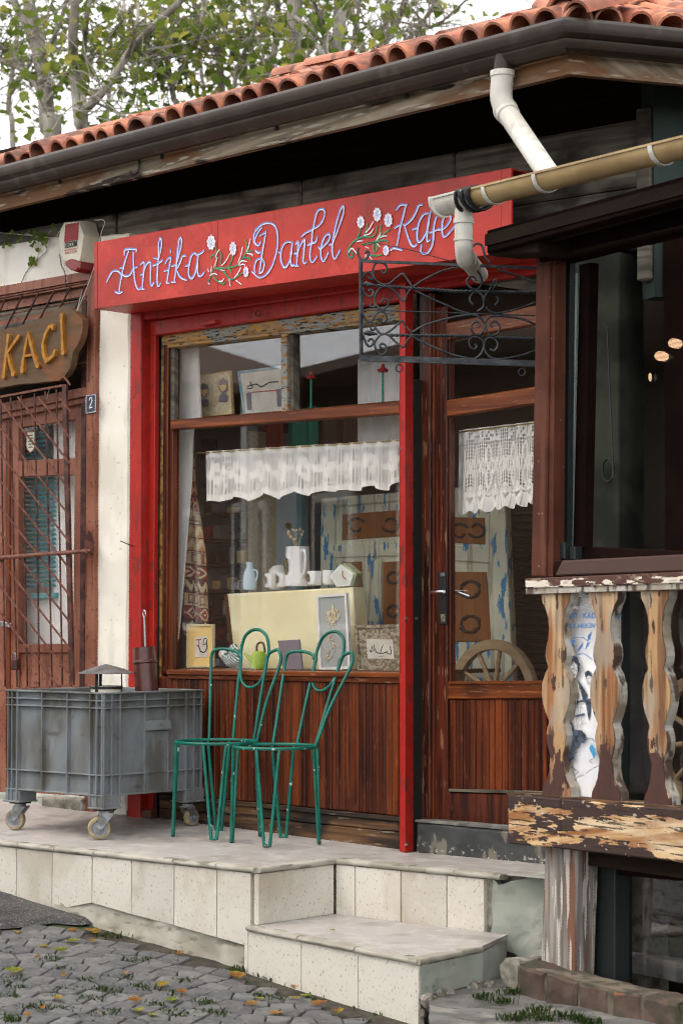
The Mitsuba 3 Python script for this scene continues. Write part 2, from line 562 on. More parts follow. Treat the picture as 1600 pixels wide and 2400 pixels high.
def _slabc(p, n, uv):
    c = mix((.085, .083, .080), (.135, .130, .121), blot(p, 6, .3, .7))
    c = mix(c, (.05, .048, .042), smoothstep(.52, .70, fbm(p.x * 16, p.y * 16, p.z * 16, 4)) * .7)
    return mix(c, (.26, .245, .215), smoothstep(.62, .74, fbm(p.x * 7 + 5, p.y * 7, 3., 4)) * .5)


mat('slab_concrete', _slabc, .9, lambda p, n, uv: fbm(p.x * 30, p.y * 30, p.z * 30, 4) * .007)


def _kerbb(p, n, uv):
    c = mix((.062, .043, .034), (.115, .078, .060), blot(p, 9, .3, .7))
    c = mix(c, (.22, .07, .03), smoothstep(.66, .74, fbm(p.x * 6, p.y * 6, p.z * 9, 3)) * .6)
    return mix(c, (.042, .045, .028), smoothstep(.44, .66, fbm(p.x * 11, p.y * 11, p.z * 11 + 5, 4)) * .75)


mat('kerb_brick', _kerbb, .9, lambda p, n, uv: fbm(p.x * 45, p.y * 45, p.z * 45, 4) * .006)
mat('mortar', lambda p, n, uv: mix((.14, .115, .085), (.055, .05, .038), blot(p, 14, .35, .65)), .95)


# movables
def _crate(p, n, uv):
    c = mix((.175, .190, .200), (.150, .160, .164), blot(p, 4, .35, .7))
    c = mix(c, (.092, .086, .072), smoothstep(.42, .70, fbm(p.x * 8, p.y * 8, p.z * 2.6, 4)) * .85)
    c = mix(c, (.20, .218, .232), smoothstep(.60, .72, fbm(p.x * 20, p.y * 20, p.z * 6 + 6, 3)) * .5)
    return mix(c, (.06, .05, .04), smoothstep(.66, .80, fbm(p.x * 14, p.y * 14, p.z * 22, 4)) * .55)


mat('grey_plastic', _crate, .5, lambda p, n, uv: fbm(p.x * 70, p.y * 70, p.z * 30, 3) * .0006)
mat('caster_steel', lambda p, n, uv: mix((.34, .36, .37), (.17, .175, .175), blot(p, 26, .35, .65)), .4, metallic=.5)
mat('caster_tyre', lambda p, n, uv: mix((.36, .29, .17), (.23, .185, .115), blot(p, 22, .35, .65)), .65)
mat('caster_hub', (.21, .225, .235), .5)
mat('zinc', lambda p, n, uv: mix((.26, .265, .27), (.16, .16, .16), blot(p, 20, .35, .7)), .45, metallic=.6)
mat('black_metal', (.02, .02, .02), .5)
mat('pipe_brown', lambda p, n, uv: mix((.075, .018, .014), (.05, .013, .011), blot(p, 14, .3, .7)), .28, coat=.5)
mat('steel', (.55, .55, .56), .25, metallic=1.)
mat('black_iron', lambda p, n, uv: mix((.022, .026, .032), (.055, .060, .064), blot(p, 26, .35, .7)), .5, metallic=.2)


def _chair(p, n, uv):
    c = mix((.003, .140, .100), (.0025, .098, .072), blot(p, 12, .35, .7))
    c = mix(c, (.62, .66, .62), smoothstep(.735, .76, fbm(p.x * 46, p.y * 46, p.z * 30, 4)) * .9)
    return mix(c, (.10, .055, .03), smoothstep(.03, .012, p.z) * smoothstep(.4, .5, noise(p.x * 80, p.y * 80, p.z * 80)))


mat('chair_green', _chair, .3, coat=.3)


# the terrace on the right
def _bare_v(p, n, uv):
    g = grain_v(p, 1.2)
    wood = mix((.145, .062, .026), (.40, .245, .120), smoothstep(.30, .68, g))
    wood = mix(wood, (.58, .45, .29), smoothstep(.46, .75, fbm(p.x * 9 + 3, p.y * 9, p.z * 2.4, 4)) * .75)
    wood = mix(wood, (.30, .10, .035), smoothstep(.55, .72, fbm((p.x + p.y) * 30, 7., p.z * 2.2, 3)) * .7)
    wood = mix(wood, (.30, .27, .225), smoothstep(.52, .72, fbm((p.x + p.y) * 17 + 5, 2., p.z * 4, 4)) * .6)
    k = fbm((p.x + p.y) * 30, p.y * 12, p.z * 8, 5) * 1.0 + .10 * noise((p.x + p.y) * 190, 3., p.z * 24) - .05 + .30 * smoothstep(.78, .40, p.z) - .085
    low = smoothstep(.585, .60, k)
    c = mix(wood, mix((.050, .022, .016), (.085, .034, .026), g), low)
    return mix(c, (.05, .03, .02), smoothstep(.70, .75, fbm((p.x + p.y) * 80, 2., p.z * 9, 3)) * .8)


def _bare_v_h(p, n, uv):
    return smoothstep(.585, .60, fbm((p.x + p.y) * 30, p.y * 12, p.z * 8, 5) * 1.0 + .10 * noise((p.x + p.y) * 190, 3., p.z * 24) - .05 + .30 * smoothstep(.78, .40, p.z) - .085) * .0016 + grain_v(p) * .0016


mat('bare_baluster', _bare_v, .7, _bare_v_h)


def _edgew(p, n, uv):
    c = mix((.44, .42, .37), (.27, .22, .16), blot(p, 9, .35, .7))
    c = mix(c, (.065, .036, .027), smoothstep(.50, .62, fbm(p.x * 26, p.y * 26, p.z * 9, 5)) * .9)
    return c


mat('baluster_edge', _edgew, .75)


def _rail(p, n, uv):
    g = grain_h(p, 1.0)
    wood = mix((.27, .11, .035), (.60, .40, .20), smoothstep(.30, .68, g))
    wood = mix(wood, (.68, .56, .38), smoothstep(.45, .75, fbm(p.x * 4 + 8, p.y * 4, p.z * 16, 4)) * .7)
    k = fbm(p.x * 7 + 1.3, p.y * 4, p.z * 17, 6) + .12 * (noise(p.x * 30, 2., p.z * 170) - .5) + .30 * (smoothstep(.115, .03, abs(p.z - .287)) - .62)
    c = mix((.045, .025, .020), wood, smoothstep(.482, .495, k))
    c = mix(c, (.025, .016, .012), smoothstep(.60, .66, fbm(p.x * 9, p.y * 9, p.z * 95, 3)) * .85)
    return mix(c, (.55, .50, .42), smoothstep(.70, .74, fbm(p.x * 40, p.y * 30, p.z * 60, 3)) * .6)


mat('peeling_rail', _rail, .72, lambda p, n, uv: smoothstep(.495, .482, fbm(p.x * 7 + 1.3, p.y * 4, p.z * 17, 6) + .12 * (noise(p.x * 30, 2., p.z * 170) - .5) + .30 * (smoothstep(.115, .03, abs(p.z - .287)) - .62)) * .002 + grain_h(p) * .0022)


def _toprail(p, n, uv):
    k = fbm(p.x * 13, p.y * 9, p.z * 30, 5) - .35 * smoothstep(1.31, 1.335, p.z)
    c = mix((.085, .038, .030), (.66, .60, .50), smoothstep(.485, .50, k))
    return mix(c, (.30, .22, .16), smoothstep(.6, .7, fbm(p.x * 30, p.y * 20, p.z * 60, 3)) * .5)


mat('flaked_rail', _toprail, .7, lambda p, n, uv: smoothstep(.485, .5, fbm(p.x * 9, p.y * 9, p.z * 22, 5)) * .0018)


def _greypost(p, n, uv):
    g = grain_v(p, 1.1)
    c = mix((.13, .115, .10), (.31, .28, .25), smoothstep(.25, .75, g))
    k = fbm((p.x + p.y) * 22 + 2, 3., p.z * 1.4, 4)
    c = mix(c, (.15, .05, .020), smoothstep(.46, .58, k) * .85)
    return mix(c, (.58, .54, .49), smoothstep(.64, .69, fbm((p.x + p.y) * 70, 5., p.z * 3.5, 3)) * .7)


mat('grey_post', _greypost, .85, lambda p, n, uv: grain_v(p, 1.1) * .004)


def _terr(p, n, uv):
    c = mix((.105, .034, .019), (.064, .019, .012), blot(p, 3.5, .35, .7))
    c = mix(c, (.15, .055, .034), smoothstep(.55, .75, grain_v(p)) * .5)
    return mix(c, (.30, .24, .21), smoothstep(.93, .96, noise(p.x * 80, p.y * 80, p.z * 40)) * .7)


mat('terrace_paint', _terr, .55, spec=.15)
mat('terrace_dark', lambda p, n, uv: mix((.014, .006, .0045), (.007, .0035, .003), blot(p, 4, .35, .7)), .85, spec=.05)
mat('aluminium_brown', (.080, .046, .038), .4, spec=.2)
mat('frame_black', (.018, .022, .022), .4)
mat('glass_edge', (.30, .38, .34), .3)
scene['glass'] = {'type': 'thindielectric', 'int_ior': 1.72}

# inside the shop
mat('room_wall', (.30, .26, .22), .9)
mat('pier_render', lambda p, n, uv: mix((.045, .050, .037), (.022, .024, .019), blot(p, 5, .35, .65)), .95, spec=.1)
mat('room_pale', (.82, .81, .78), .9)
mat('cream_board', lambda p, n, uv: mix((.84, .78, .50), (.78, .70, .42), blot(p, 4, .35, .7)), .45)
mat('ceramic', (.80, .80, .79), .12, coat=.4)
mat('medal', lambda p, n, uv: mix((.10, .085, .045), (.34, .30, .20), smoothstep(.4, .6, fbm(p.x * 150, p.y * 150, p.z * 150, 3))), .4, metallic=.4)
mat('clock_face', (.66, .68, .60), .4)
mat('clock_case', (.30, .33, .18), .45)
mat('print_paper', lambda p, n, uv: mix((.62, .60, .52), (.54, .52, .45), blot(p, 20, .3, .7)), .8)
mat('ochre_mount', (.72, .52, .20), .8)
mat('pale_frame', (.58, .50, .30), .5)
mat('ink', (.02, .02, .022), .6)
mat('ink_red', (.42, .06, .05), .7)
mat('white_frame', (.74, .72, .70), .5)
mat('grey_mount', (.36, .38, .37), .8)
mat('straw', lambda p, n, uv: mix((.62, .50, .28), (.70, .63, .48), blot(p, 60, .3, .7)), .7)
mat('gilt_frame', lambda p, n, uv: mix((.16, .13, .08), (.34, .30, .22), smoothstep(.4, .6, fbm(p.x * 70, p.y * 70, p.z * 70, 3))), .5)
mat('blue_frame', lambda p, n, uv: mix((.10, .30, .40), (.34, .46, .48), blot(p, 30, .35, .65)), .6)
mat('lime_enamel', (.30, .45, .03), .3, coat=.5)
mat('mauve_card', (.20, .17, .20), .7)
mat('zebra', lambda p, n, uv: mix((.05, .11, .11), (.66, .72, .68), smoothstep(.45, .55, dr.sin((p.x * .9 + p.z * 1.1) * 330) * .5 + .5)), .7)
mat('wood_dark_plain', (.10, .045, .02), .5)
mat('wood_wheel', lambda p, n, uv: mix((.22, .145, .078), (.40, .29, .17), grain_h(p)), .7)
mat('brass', (.50, .38, .16), .3, metallic=.8)
mat('pale_blue_door', lambda p, n, uv: mix((.50, .62, .70), (.42, .54, .62), blot(p, 3, .3, .7)), .6)
mat('teal_blind', lambda p, n, uv: mix((.09, .30, .34), (.17, .42, .46), blot(p, 3, .3, .7)), .6)
mat('shutter_slat', (.10, .095, .07), .5, metallic=.3)
mat('dowel_green', (.02, .34, .25), .5)
mat('red_plastic', (.42, .03, .03), .4)


def _olddoor(p, n, uv):
    c = mix((.66, .66, .50), (.54, .56, .44), blot(p, 4, .35, .7))
    k = fbm((p.x + p.y) * 42, p.y * 8, p.z * 9, 5) + .05 * noise(p.x * 130, 1., p.z * 40)
    c = mix(c, (.05, .22, .42), smoothstep(.63, .67, k))
    return mix(c, (.26, .22, .15), smoothstep(.62, .7, grain_v(p)) * .6)


mat('flaked_cream', _olddoor, .75)
mat('carved_wood', lambda p, n, uv: mix((.15, .052, .014), (.34, .132, .036), grain_v(p)), .5)
mat('carved_dark', (.035, .028, .022), .5)


def _kilim(p, n, uv):                        # woven bands of stepped diamonds, hooks and zigzags
    u, v = dr.floor(uv.x * 44) / 44, dr.floor(uv.y * 240) / 240
    t = v * 13.2
    b = dr.floor(t)
    f = t - b
    k = cell_rand(b, 5.)
    w = u * (2.0 + 2.0 * dr.floor(cell_rand(b, 9.) * 2.9))
    du, df = abs(w - dr.floor(w) - .5) * 2, abs(f - .5) * 2
    dia = abs(du + df - .85)
    hook = dr.select((du > .35) & (du < .6) & (df < .7) | (df > .45) & (df < .65) & (du > .35), 1., 0.)
    zig = smoothstep(.30, .2, abs(f - .5 - .28 * (du - .5) * 2))
    fig = dr.select(k < .34, smoothstep(.20, .14, dia) + smoothstep(.30, .24, du + df), dr.select(k < .67, hook, zig))
    ground = dr.select(k < .34, c3(.22, .040, .032), dr.select(k < .67, c3(.46, .36, .22), dr.select(k < .85, c3(.085, .05, .04), c3(.40, .19, .06))))
    mark = dr.select(k < .34, c3(.55, .45, .29), dr.select(k < .67, c3(.19, .075, .045), c3(.52, .42, .26)))
    c = mix(ground, mark, dr.clip(fig, 0, 1))
    c = mix(c, c3(.30, .055, .04), dr.select((df > .80) & (df < .88), 1., 0.))
    c = mix(c, c3(.045, .03, .025), dr.select(df > .93, 1., 0.))
    return c * (.75 + .5 * noise(uv.x * 150, uv.y * 420))


mat('kilim', _kilim, .95)


# lace: cotton threads with real holes
def _lace_net(p, n, uv):                     # filet crochet: open squares, some worked solid into flowers
    u, v = uv.x * 104, uv.y * 24
    cu, cv = dr.floor(u), dr.floor(v)
    fu, fv = abs(u - cu - .5) * 2, abs(v - cv - .5) * 2
    thread = dr.maximum(smoothstep(.50, .68, fu), smoothstep(.56, .72, fv))
    m = cu / 11.5
    mx, my = (m - dr.floor(m) - .5) * 11.5, cv - 12.
    r, a = dr.sqrt(mx * mx + my * my), dr.atan2(my, mx)
    pet = r - 4.4 - 1.6 * dr.sin(a * 4 + .6)
    full = dr.select((pet < 0) & (r > 1.6) | (cv > 20.5) | (cv < 2.5), 1., 0.)
    full = dr.maximum(full, dr.select((cell_rand(cu, cv) > .86) & (cv > 2.5), 1., 0.))
    holes = smoothstep(.62, .40, dr.sqrt(fu * fu + fv * fv))
    return dr.clip(dr.maximum(thread, full * (1 - .25 * holes)), 0, 1)


def _lace_fan(p, n, uv):
    u, v = uv.x * 8, uv.y
    f = u - dr.floor(u) - .5
    gu, gv = u * 7, v * 24
    fu, fv = abs(gu - dr.floor(gu) - .5) * 2, abs(gv - dr.floor(gv) - .5) * 2
    net = dr.maximum(smoothstep(.52, .72, fu), smoothstep(.56, .74, fv))
    oval = lambda cx, cy, rx, ry: dr.sqrt(dr.square((f - cx) / rx) + dr.square((v - cy) / ry))
    o1, o2 = oval(0, .66, .20, .13), oval(0, .40, .20, .13)
    ol = dr.maximum(smoothstep(.22, .12, abs(o1 - .85)), smoothstep(.22, .12, abs(o2 - .85)))
    side = smoothstep(.30, .15, abs(dr.sqrt(dr.square((abs(f) - .34) / .13) + dr.square((v - .53) / .10)) - .8))
    rim = .21 + .30 * f * f
    band = smoothstep(.022, .012, abs(v - rim)) + smoothstep(.018, .010, abs(v - rim + .05))
    fan = smoothstep(.2, .5, abs(dr.sin(dr.atan2(v - .32, f) * 8)))
    low = dr.select(v < rim - .04, .35 + .65 * fan, dr.maximum(net, dr.maximum(ol, side)))
    top = dr.select(v > .84, dr.maximum(net, dr.select(cell_rand(dr.floor(gu), dr.floor(gv)) > .4, 1., 0.)), 0.)
    return dr.clip(dr.maximum(dr.maximum(low, band), dr.maximum(top, smoothstep(.985, .99, v))), 0, 1)


for _n, _f in (('lace_net', _lace_net), ('lace_fan', _lace_fan)):
    scene[_n] = {'type': 'mask', 'opacity': mikit.proc(_f), 'bsdf': {'type': 'twosided', 'bsdf': {'type': 'diffuse', 'reflectance': rgb((.90, .885, .84))}}}

# foliage
def _leafmat(name, fn):
    scene[name] = {'type': 'principledthin', 'base_color': mikit.proc(fn), 'roughness': .55, 'diff_trans': .9, 'spec_trans': 0.}


_leafmat('tree_leaf', lambda p, n, uv: mix((.085, .145, .025), (.21, .26, .05), blot(p, 1.3, .35, .65) * .7 + .3 * cell_rand(p.x * 7, p.y * 7, p.z * 7)))
_leafmat('tree_leaf_yellow', lambda p, n, uv: mix((.24, .28, .05), (.38, .36, .08), blot(p, 1.3, .35, .65)))
_leafmat('grass_leaf', lambda p, n, uv: mix((.032, .058, .016), (.06, .085, .024), blot(p, 14, .35, .65)))
_leafmat('fallen_yellow', lambda p, n, uv: mix((.42, .30, .05), (.32, .18, .05), blot(p, 30, .4, .65)))
_leafmat('fallen_orange', lambda p, n, uv: mix((.46, .26, .09), (.34, .15, .05), blot(p, 30, .4, .65)))
_leafmat('fallen_green', lambda p, n, uv: mix((.20, .25, .05), (.36, .33, .08), blot(p, 30, .4, .65)))


def _bark(p, n, uv):
    c = mix((.22, .20, .17), (.36, .33, .29), smoothstep(.3, .7, fbm(p.x * 14, p.y * 14, p.z * 3.5, 4)))
    return mix(c, (.085, .075, .06), smoothstep(.55, .7, fbm(p.x * 5, p.y * 5, p.z * 2.2 + 5, 3)) * .7)


mat('bark', _bark, .9)
mat('bark_pale', (.34, .31, .26), .9)


# boards and badges
def _board(p, n, uv):
    c = mix((.075, .044, .022), (.125, .078, .042), grain_h(p))
    return mix(c, (.20, .072, .026), smoothstep(.5, .72, fbm(p.x * 4, p.y * 4, p.z * 5, 3)) * .6)


mat('carved_board', _board, .7, lambda p, n, uv: fbm(p.x * 20, p.y * 40, p.z * 50, 3) * .003)
mat('ochre_letter', lambda p, n, uv: mix((.42, .19, .022), (.29, .12, .016), blot(p, 16, .35, .7)), .55)
mat('plate_blue', (.055, .062, .085), .35)
mat('siren_white', lambda p, n, uv: mix((.64, .60, .48), (.54, .50, .40), blot(p, 9, .3, .7)), .4)
mat('siren_red', (.20, .006, .010), .12, coat=1.)
mat('badge_red', (.26, .006, .006), .4)
mat('badge_line', (.42, .09, .05), .5)
mat('badge_teal', (.10, .35, .30), .5)
mat('poster_paper', lambda p, n, uv: mix((.86, .86, .88), (.78, .76, .74), blot(p, 7, .35, .7)), .45, lambda p, n, uv: fbm(p.x * 12, p.y * 12, p.z * 9, 3) * .006)
mat('poster_blue', (.07, .17, .40), .5)
mat('poster_cyan', (.05, .30, .55), .5)
mat('poster_dark', lambda p, n, uv: mix((.03, .035, .045), (.07, .10, .15), blot(p, 40, .4, .6)), .5)
mat('poster_grey', lambda p, n, uv: mix((.42, .42, .43), (.66, .66, .66), blot(p, 60, .4, .6)), .5)
mat('opposite_wall', (.66, .63, .57), .9)
mat('opposite_roof', (.16, .11, .09), .9)
mat('opposite_wood', (.12, .07, .045), .8)


# ---------------------------------------------------------------- the planes of the place
FA = Plane((0, 0, 0), (1, 0, 0), (0, 1, 0))                                   # shop front
_a0 = CAM + ray(1240, 1600) / (ray(1240, 1600) @ AX) * 9.55
_ea = math.cos(math.radians(34.5)) * -AX + math.sin(math.radians(34.5)) * RX
AN = Plane((_a0[0], _a0[1], 0), _ea, np.cross([0, 0, 1.], _ea))              # terrace on the right, turned towards the street
_c = at(1333, 166, y=-.72)
_er = math.cos(math.radians(42.7)) * -AX + math.sin(math.radians(42.7)) * RX
_es = math.cos(math.radians(70.5)) * AX + math.sin(math.radians(70.5)) * RX
EV = Plane((_c[0], _c[1], 0), _er, np.cross([0, 0, 1.], _er))                # eaves over the street
ES = Plane((_c[0], _c[1], 0), _es, np.cross([0, 0, 1.], _es))                # eaves round the corner
BR = Plane(at(1240, 700, d=9.66) * [1, 1, 0], RX, AX)                        # the iron bracket


def floor_z(x, y):
    return .03 * np.clip(-x, 0, 3) * np.clip(1 + y / 1., 0, 1)


_sx = np.array([-9., -4, -1.84, -.9, 0, 1.2, 3, 9])
_sz = np.array([-.02, -.16, -.283, -.40, -.478, -.535, -.60, -.75])


def street_z(x, y):
    return np.interp(x, _sx, _sz) + .035 * np.clip(y + 1.05, -12, 0) * .4 + .006 * np.sin(np.asarray(x) * 3.1 + np.asarray(y) * 2.3)


# ---------------------------------------------------------------- street
xs = np.concatenate([[-90, -40, -20, -12], np.linspace(-8, 5, 40), [9, 15, 30, 90]])
ys = np.concatenate([[-90, -40, -20], np.linspace(-10, -.2, 34), [2, 8, 20, 40, 90]])
m, _ = grid(lambda u, v: (u, v, street_z(u, v) - .004), xs, ys)
setting('street', m, 'street_dirt', smooth=True)


def cobble(poly, z, k):
    c = np.array(poly.centroid.coords[0])
    ring = np.array(poly.exterior.coords)[:-1]
    n = len(ring)
    v = [np.append(q, z(*q) - .03) for q in ring]
    h = .009 + U(-.004, .005)
    tilt = U(-.09, .09, 2)
    for f, up in ((1., .1), (.965, .78), (.88, 1.)):
        v += [np.append(c + (q - c) * f, z(*q) + h * up + (q - c) @ tilt * .5) for q in ring]
    v.append(np.append(c, z(*c) + h * 1.03))
    fs = []
    for L in range(3):
        for i in range(n):
            j = (i + 1) % n
            fs += [[L * n + i, L * n + j, (L + 1) * n + j], [L * n + i, (L + 1) * n + j, (L + 1) * n + i]]
    fs += [[3 * n + i, 3 * n + (i + 1) % n, 4 * n] for i in range(n)]
    return tm(v, fs)


def street_cells():
    """Stones set in shallow arcs, found as Voronoi cells of a jittered bond."""
    from scipy.spatial import Voronoi
    P = []
    for r in range(-34, 34):
        for c in range(-46, 46):
            s, t = c * .110 + (r % 2) * .055 + U(-.021, .021), r * .138 + U(-.024, .024)
            P.append(np.array([-.4, -2.4]) + s * np.array([.80, .60]) + (t + .10 * math.cos(s * 2.4)) * np.array([-.60, .80]))
    P = np.array(P)
    vo = Voronoi(P)
    for i, q in enumerate(P):
        reg = vo.regions[vo.point_region[i]]
        if -1 in reg or not reg:
            continue
        g = sg.Polygon(vo.vertices[reg])
        if g.area < .004 or g.area > .05:
            continue
        g = g.buffer(-.0085).buffer(.0055, quad_segs=1).simplify(.0015)
        if g.is_empty or g.geom_type != 'Polygon':
            continue
        yield q, g


def pixel(p):
    v = np.asarray(p) - CAM
    w = v @ FWD
    return 800 + F * (v @ RX) / w, 1200 - F * (v @ UP) / w


front = sg.LineString([(-9, -1.15), (-1.84, -1.085), (-.02, -1.04), (-.05, -1.075), (1.19, -1.35), (1.2, -.5)]).buffer(.05).union(sg.Polygon([(-9, -1.1), (-.02, -1.04), (1.19, -1.33), (3, -1.2), (3, 3), (-9, 3)]))
def ground(px, py):
    p = at(px, py, z=-.45)
    for _ in range(6):
        p = at(px, py, z=float(street_z(p[0], p[1])))
    return p


asphalt_px = [(-80, 2030), (-80, 2196), (0, 2192), (70, 2186), (130, 2176), (190, 2180), (236, 2172), (225, 2150), (180, 2128), (100, 2095)]
asph = sg.Polygon([ground(px, py)[:2] for px, py in asphalt_px])
slab = sg.Polygon([at(1006, 2338, z=-.43)[:2], at(1195, 2290, z=-.43)[:2], at(1700, 2440, z=-.43)[:2], at(1500, 2700, z=-.43)[:2], at(1010, 2440, z=-.43)[:2]])
stones, rest = [], []
for q, g in street_cells():
    if g.intersects(front) or asph.contains(g.centroid) or slab.buffer(.03).contains(g.centroid):
        continue
    z = float(street_z(*q))
    px, py = pixel((q[0], q[1], z))
    (stones if -30 < px < 1100 and 2080 < py < 2440 else rest).append((abs(py - 2440) if py < 2440 else 0, q, g))
stones.sort(key=lambda s: s[0])
rest += stones[300:]
for i, (_, q, g) in enumerate(stones[:300]):
    part('street', 'cobblestone', cobble(g, street_z, i), f'cobble_{RNG.integers(3)}', smooth=50)
rest = [s for s in rest if -4.5 < s[1][0] < 3 and -5.5 < s[1][1]]
part('street', 'outer_cobblestones', cat([cobble(g, street_z, 0) for _, q, g in rest]), 'cobble_0', smooth=50, kind='stuff')

# worn asphalt patch at the left
tri = trimesh.creation.triangulate_polygon(asph.buffer(.0), engine='earcut')
mm = tm(np.c_[np.array(tri[0]), np.zeros(len(tri[0]))], tri[1])
for _ in range(5):
    mm = mm.subdivide()
e = np.array([asph.exterior.distance(sg.Point(*v[:2])) for v in mm.vertices])
mm.vertices[:, 2] = street_z(mm.vertices[:, 0], mm.vertices[:, 1]) + .003 + .022 * np.clip(e / .06, 0, 1) + .008 * meshkit.fbm(mm.vertices * 14, 3)
setting('asphalt_patch', mm, 'asphalt_patch', smooth=True, label='dark patch of worn asphalt along the foot of the stone platform')

# ---------------------------------------------------------------- the stone platform and its step
PLAT = thing('stone_platform', 'pale speckled stone platform with one step in front of the shop', 'platform')
xa, xb, xc, xd = -6.5, -.02, -.115, 1.0                       # left end, corner, inner corner, right end
yf, yi = -1.03, -.495
fl, fuv = grid(lambda u, v: (u, v, float(floor_z(u, v)) - .002), np.linspace(xa, xb, 30), np.linspace(yf + .02, .04, 10))
fl2, _ = grid(lambda u, v: (u, v, -.002), np.linspace(xb, 1.42, 6), np.linspace(yi + .02, .4, 5))
part(PLAT, 'floor', cat([fl, fl2]), 'floor_stone', smooth=True)
core = cat([box(xa, xb - .02, yf + .025, .3, -1.2, -.03), box(xb - .03, .93, yi + .025, .3, -1.2, -.012), hull([(x, y, z) for x, y in ((.92, -.44), (1.42, -.24), (1.42, .3), (.92, .3)) for z in (-1.2, -.012)])])
part(PLAT, 'core', core, 'rubble')
# facing tiles: front, inner side, inner front; upper edge follows the nosing, lower edge the street
tile_px = [-120, 38, 122, 216, 308, 408, 508, 588]
for i in range(len(tile_px) - 1):
    u0, u1 = FA.uv(tile_px[i], 2050, yf)[0] + .003, FA.uv(tile_px[i + 1], 2050, yf)[0] - .003
    zb = [float(street_z(u, yf)) + (.11 if u > -1.35 else .015) for u in (u0, u1)]
    part(PLAT, 'tile', hull([(u, yf + o + U(-.0015, .0015), z) for u, z0 in ((u0, zb[0]), (u1, zb[1])) for o in (0, .03) for z in (z0, -.028)]), ('speckled_stone', 'speckled_stone_worn')[i % 3 == 1])
pk = [(-1.45, -.02)]
for u0, u1 in pk:
    u0, u1 = u0, u1
    us_ = np.linspace(u0, u1, 60)
    g, _ = grid(lambda u, v: (u, yf + .012 - .03 * v * v, float(street_z(u, yf)) + .114 - v * .16), us_, np.linspace(0, 1, 12))
    part(PLAT, 'footing', roughen(g, .022, 9, 5), 'nosing_stone', smooth=True, label='rough mortar footing under the facing tiles')
ys_ = [yf + .01, -.76, yi - .004]
for y0, y1 in ((yf + .005, yi - .012),):
    part(PLAT, 'tile', box(xb - .03, xb, y0, y1, -.262, -.028, .002), 'speckled_stone')
for x0, x1 in ((-.02, .105), (.105, .39), (.39, .665), (.665, .885)):
    part(PLAT, 'tile', box(x0 + .003, x1 - .003, yi + U(-.0015, .0015), yi + .03, -.268, -.028, .002), ('speckled_stone', 'speckled_stone_worn')[x0 == .39])
# nosing: bullnosed edge pieces


def nosing(p, q, out, w=.05, h=.026, mat_='nosing_stone'):
    p, q, out = (np.asarray(v, float) for v in (p, q, out))
    prof = [(-w, 0), (.004, 0), (.012, -.005), (.015, -.013), (.012, -.021), (.004, -h), (-w, -h)]
    t = np.linspace(0, 1, 9)
    V = np.array([p + (q - p) * s + out * a + np.array([0, 0, b]) for s in t for a, b in prof])
    k = len(prof)
    f = []
    for i in range(8):
        for j in range(k):
            f += [[i * k + j, (i + 1) * k + (j + 1) % k, i * k + (j + 1) % k], [i * k + j, (i + 1) * k + j, (i + 1) * k + (j + 1) % k]]
    f += [[0, j, j + 1] for j in range(1, k - 1)] + [[8 * k, 8 * k + j + 1, 8 * k + j] for j in range(1, k - 1)]
    m = tm(V, f)
    m.fix_normals()
    return roughen(m, .0045, 26, int(U(0, 99)))


npx = [-120, 44, 130, 222, 408, 510, 600]
for i in range(len(npx) - 1):
    u0, u1 = [FA.uv(px, 2000, yf)[0] for px in npx[i:i + 2]]
    part(PLAT, 'nosing', nosing((u0 + .003, yf, .001 + U(-.002, .002)), (u1 - .003, yf, .001), (0, -1, 0)), 'nosing_stone', smooth=40)
part(PLAT, 'nosing', nosing((xb, yf + .004, .001), (xb, yi, .001), (1, 0, 0)), 'nosing_stone', smooth=40)
for x0, x1 in ((xb + .01, .17), (.17, .45), (.45, .72), (.72, .985)):
    part(PLAT, 'nosing', nosing((x0 + .002, yi, .001), (x1 - .002, yi, .001 + U(-.002, .002)), (0, -1, 0)), 'nosing_stone', smooth=40)
# lower step
S0, S1, S2 = np.array([-.045, -1.075]), np.array([1.19, -1.325]), np.array([1.155, -.86])
zs = -.262
se = (S1 - S0) / np.linalg.norm(S1 - S0)
so = np.array([se[1], -se[0]])
L = np.linalg.norm(S1 - S0)
tread = sg.Polygon([S0 + so * .0, S1, S2, (1.02, -.5), (-.02, -.5), (-.045, -1.03)])
part(PLAT, 'tread', moved(extrude(tread, .02), (0, 0, zs - .021)), 'floor_stone')
SP = Plane((S0[0], S0[1], 0), (se[0], se[1], 0), (-so[0], -so[1], 0))
part(PLAT, 'step_core', moved(extrude(tread.buffer(-.035), .9), (0, 0, zs - .925)), 'rubble')
for u0, u1 in ((0, .42), (.42, .84), (.84, L - .004)):
    z0 = [float(street_z(*(S0 + se * u))) - .05 for u in (u0, u1)]
    part(PLAT, 'tile', hull([SP.w(u, z, o) for u, zz in ((u0 + .003, z0[0]), (u1 - .003, z0[1])) for z in (zz, zs - .024) for o in (.006, .036)]), 'speckled_stone')
for u0, u1 in ((0, .41), (.41, .83), (.83, L)):
    p, q = SP.w(u0 + .003, zs, .004), SP.w(u1 - .003, zs, .004)
    part(PLAT, 'nosing', nosing(p, q, (so[0], so[1], 0)), 'nosing_stone', smooth=40)
part(PLAT, 'nosing', nosing((*S1, zs), (*S2, zs), (1, 0, 0)), 'nosing_stone', smooth=40)
part(PLAT, 'tile', box(-.068, -.045, -1.07, -1.035, float(street_z(-.05, -1.05)) - .1, zs - .024, .002), 'speckled_stone')


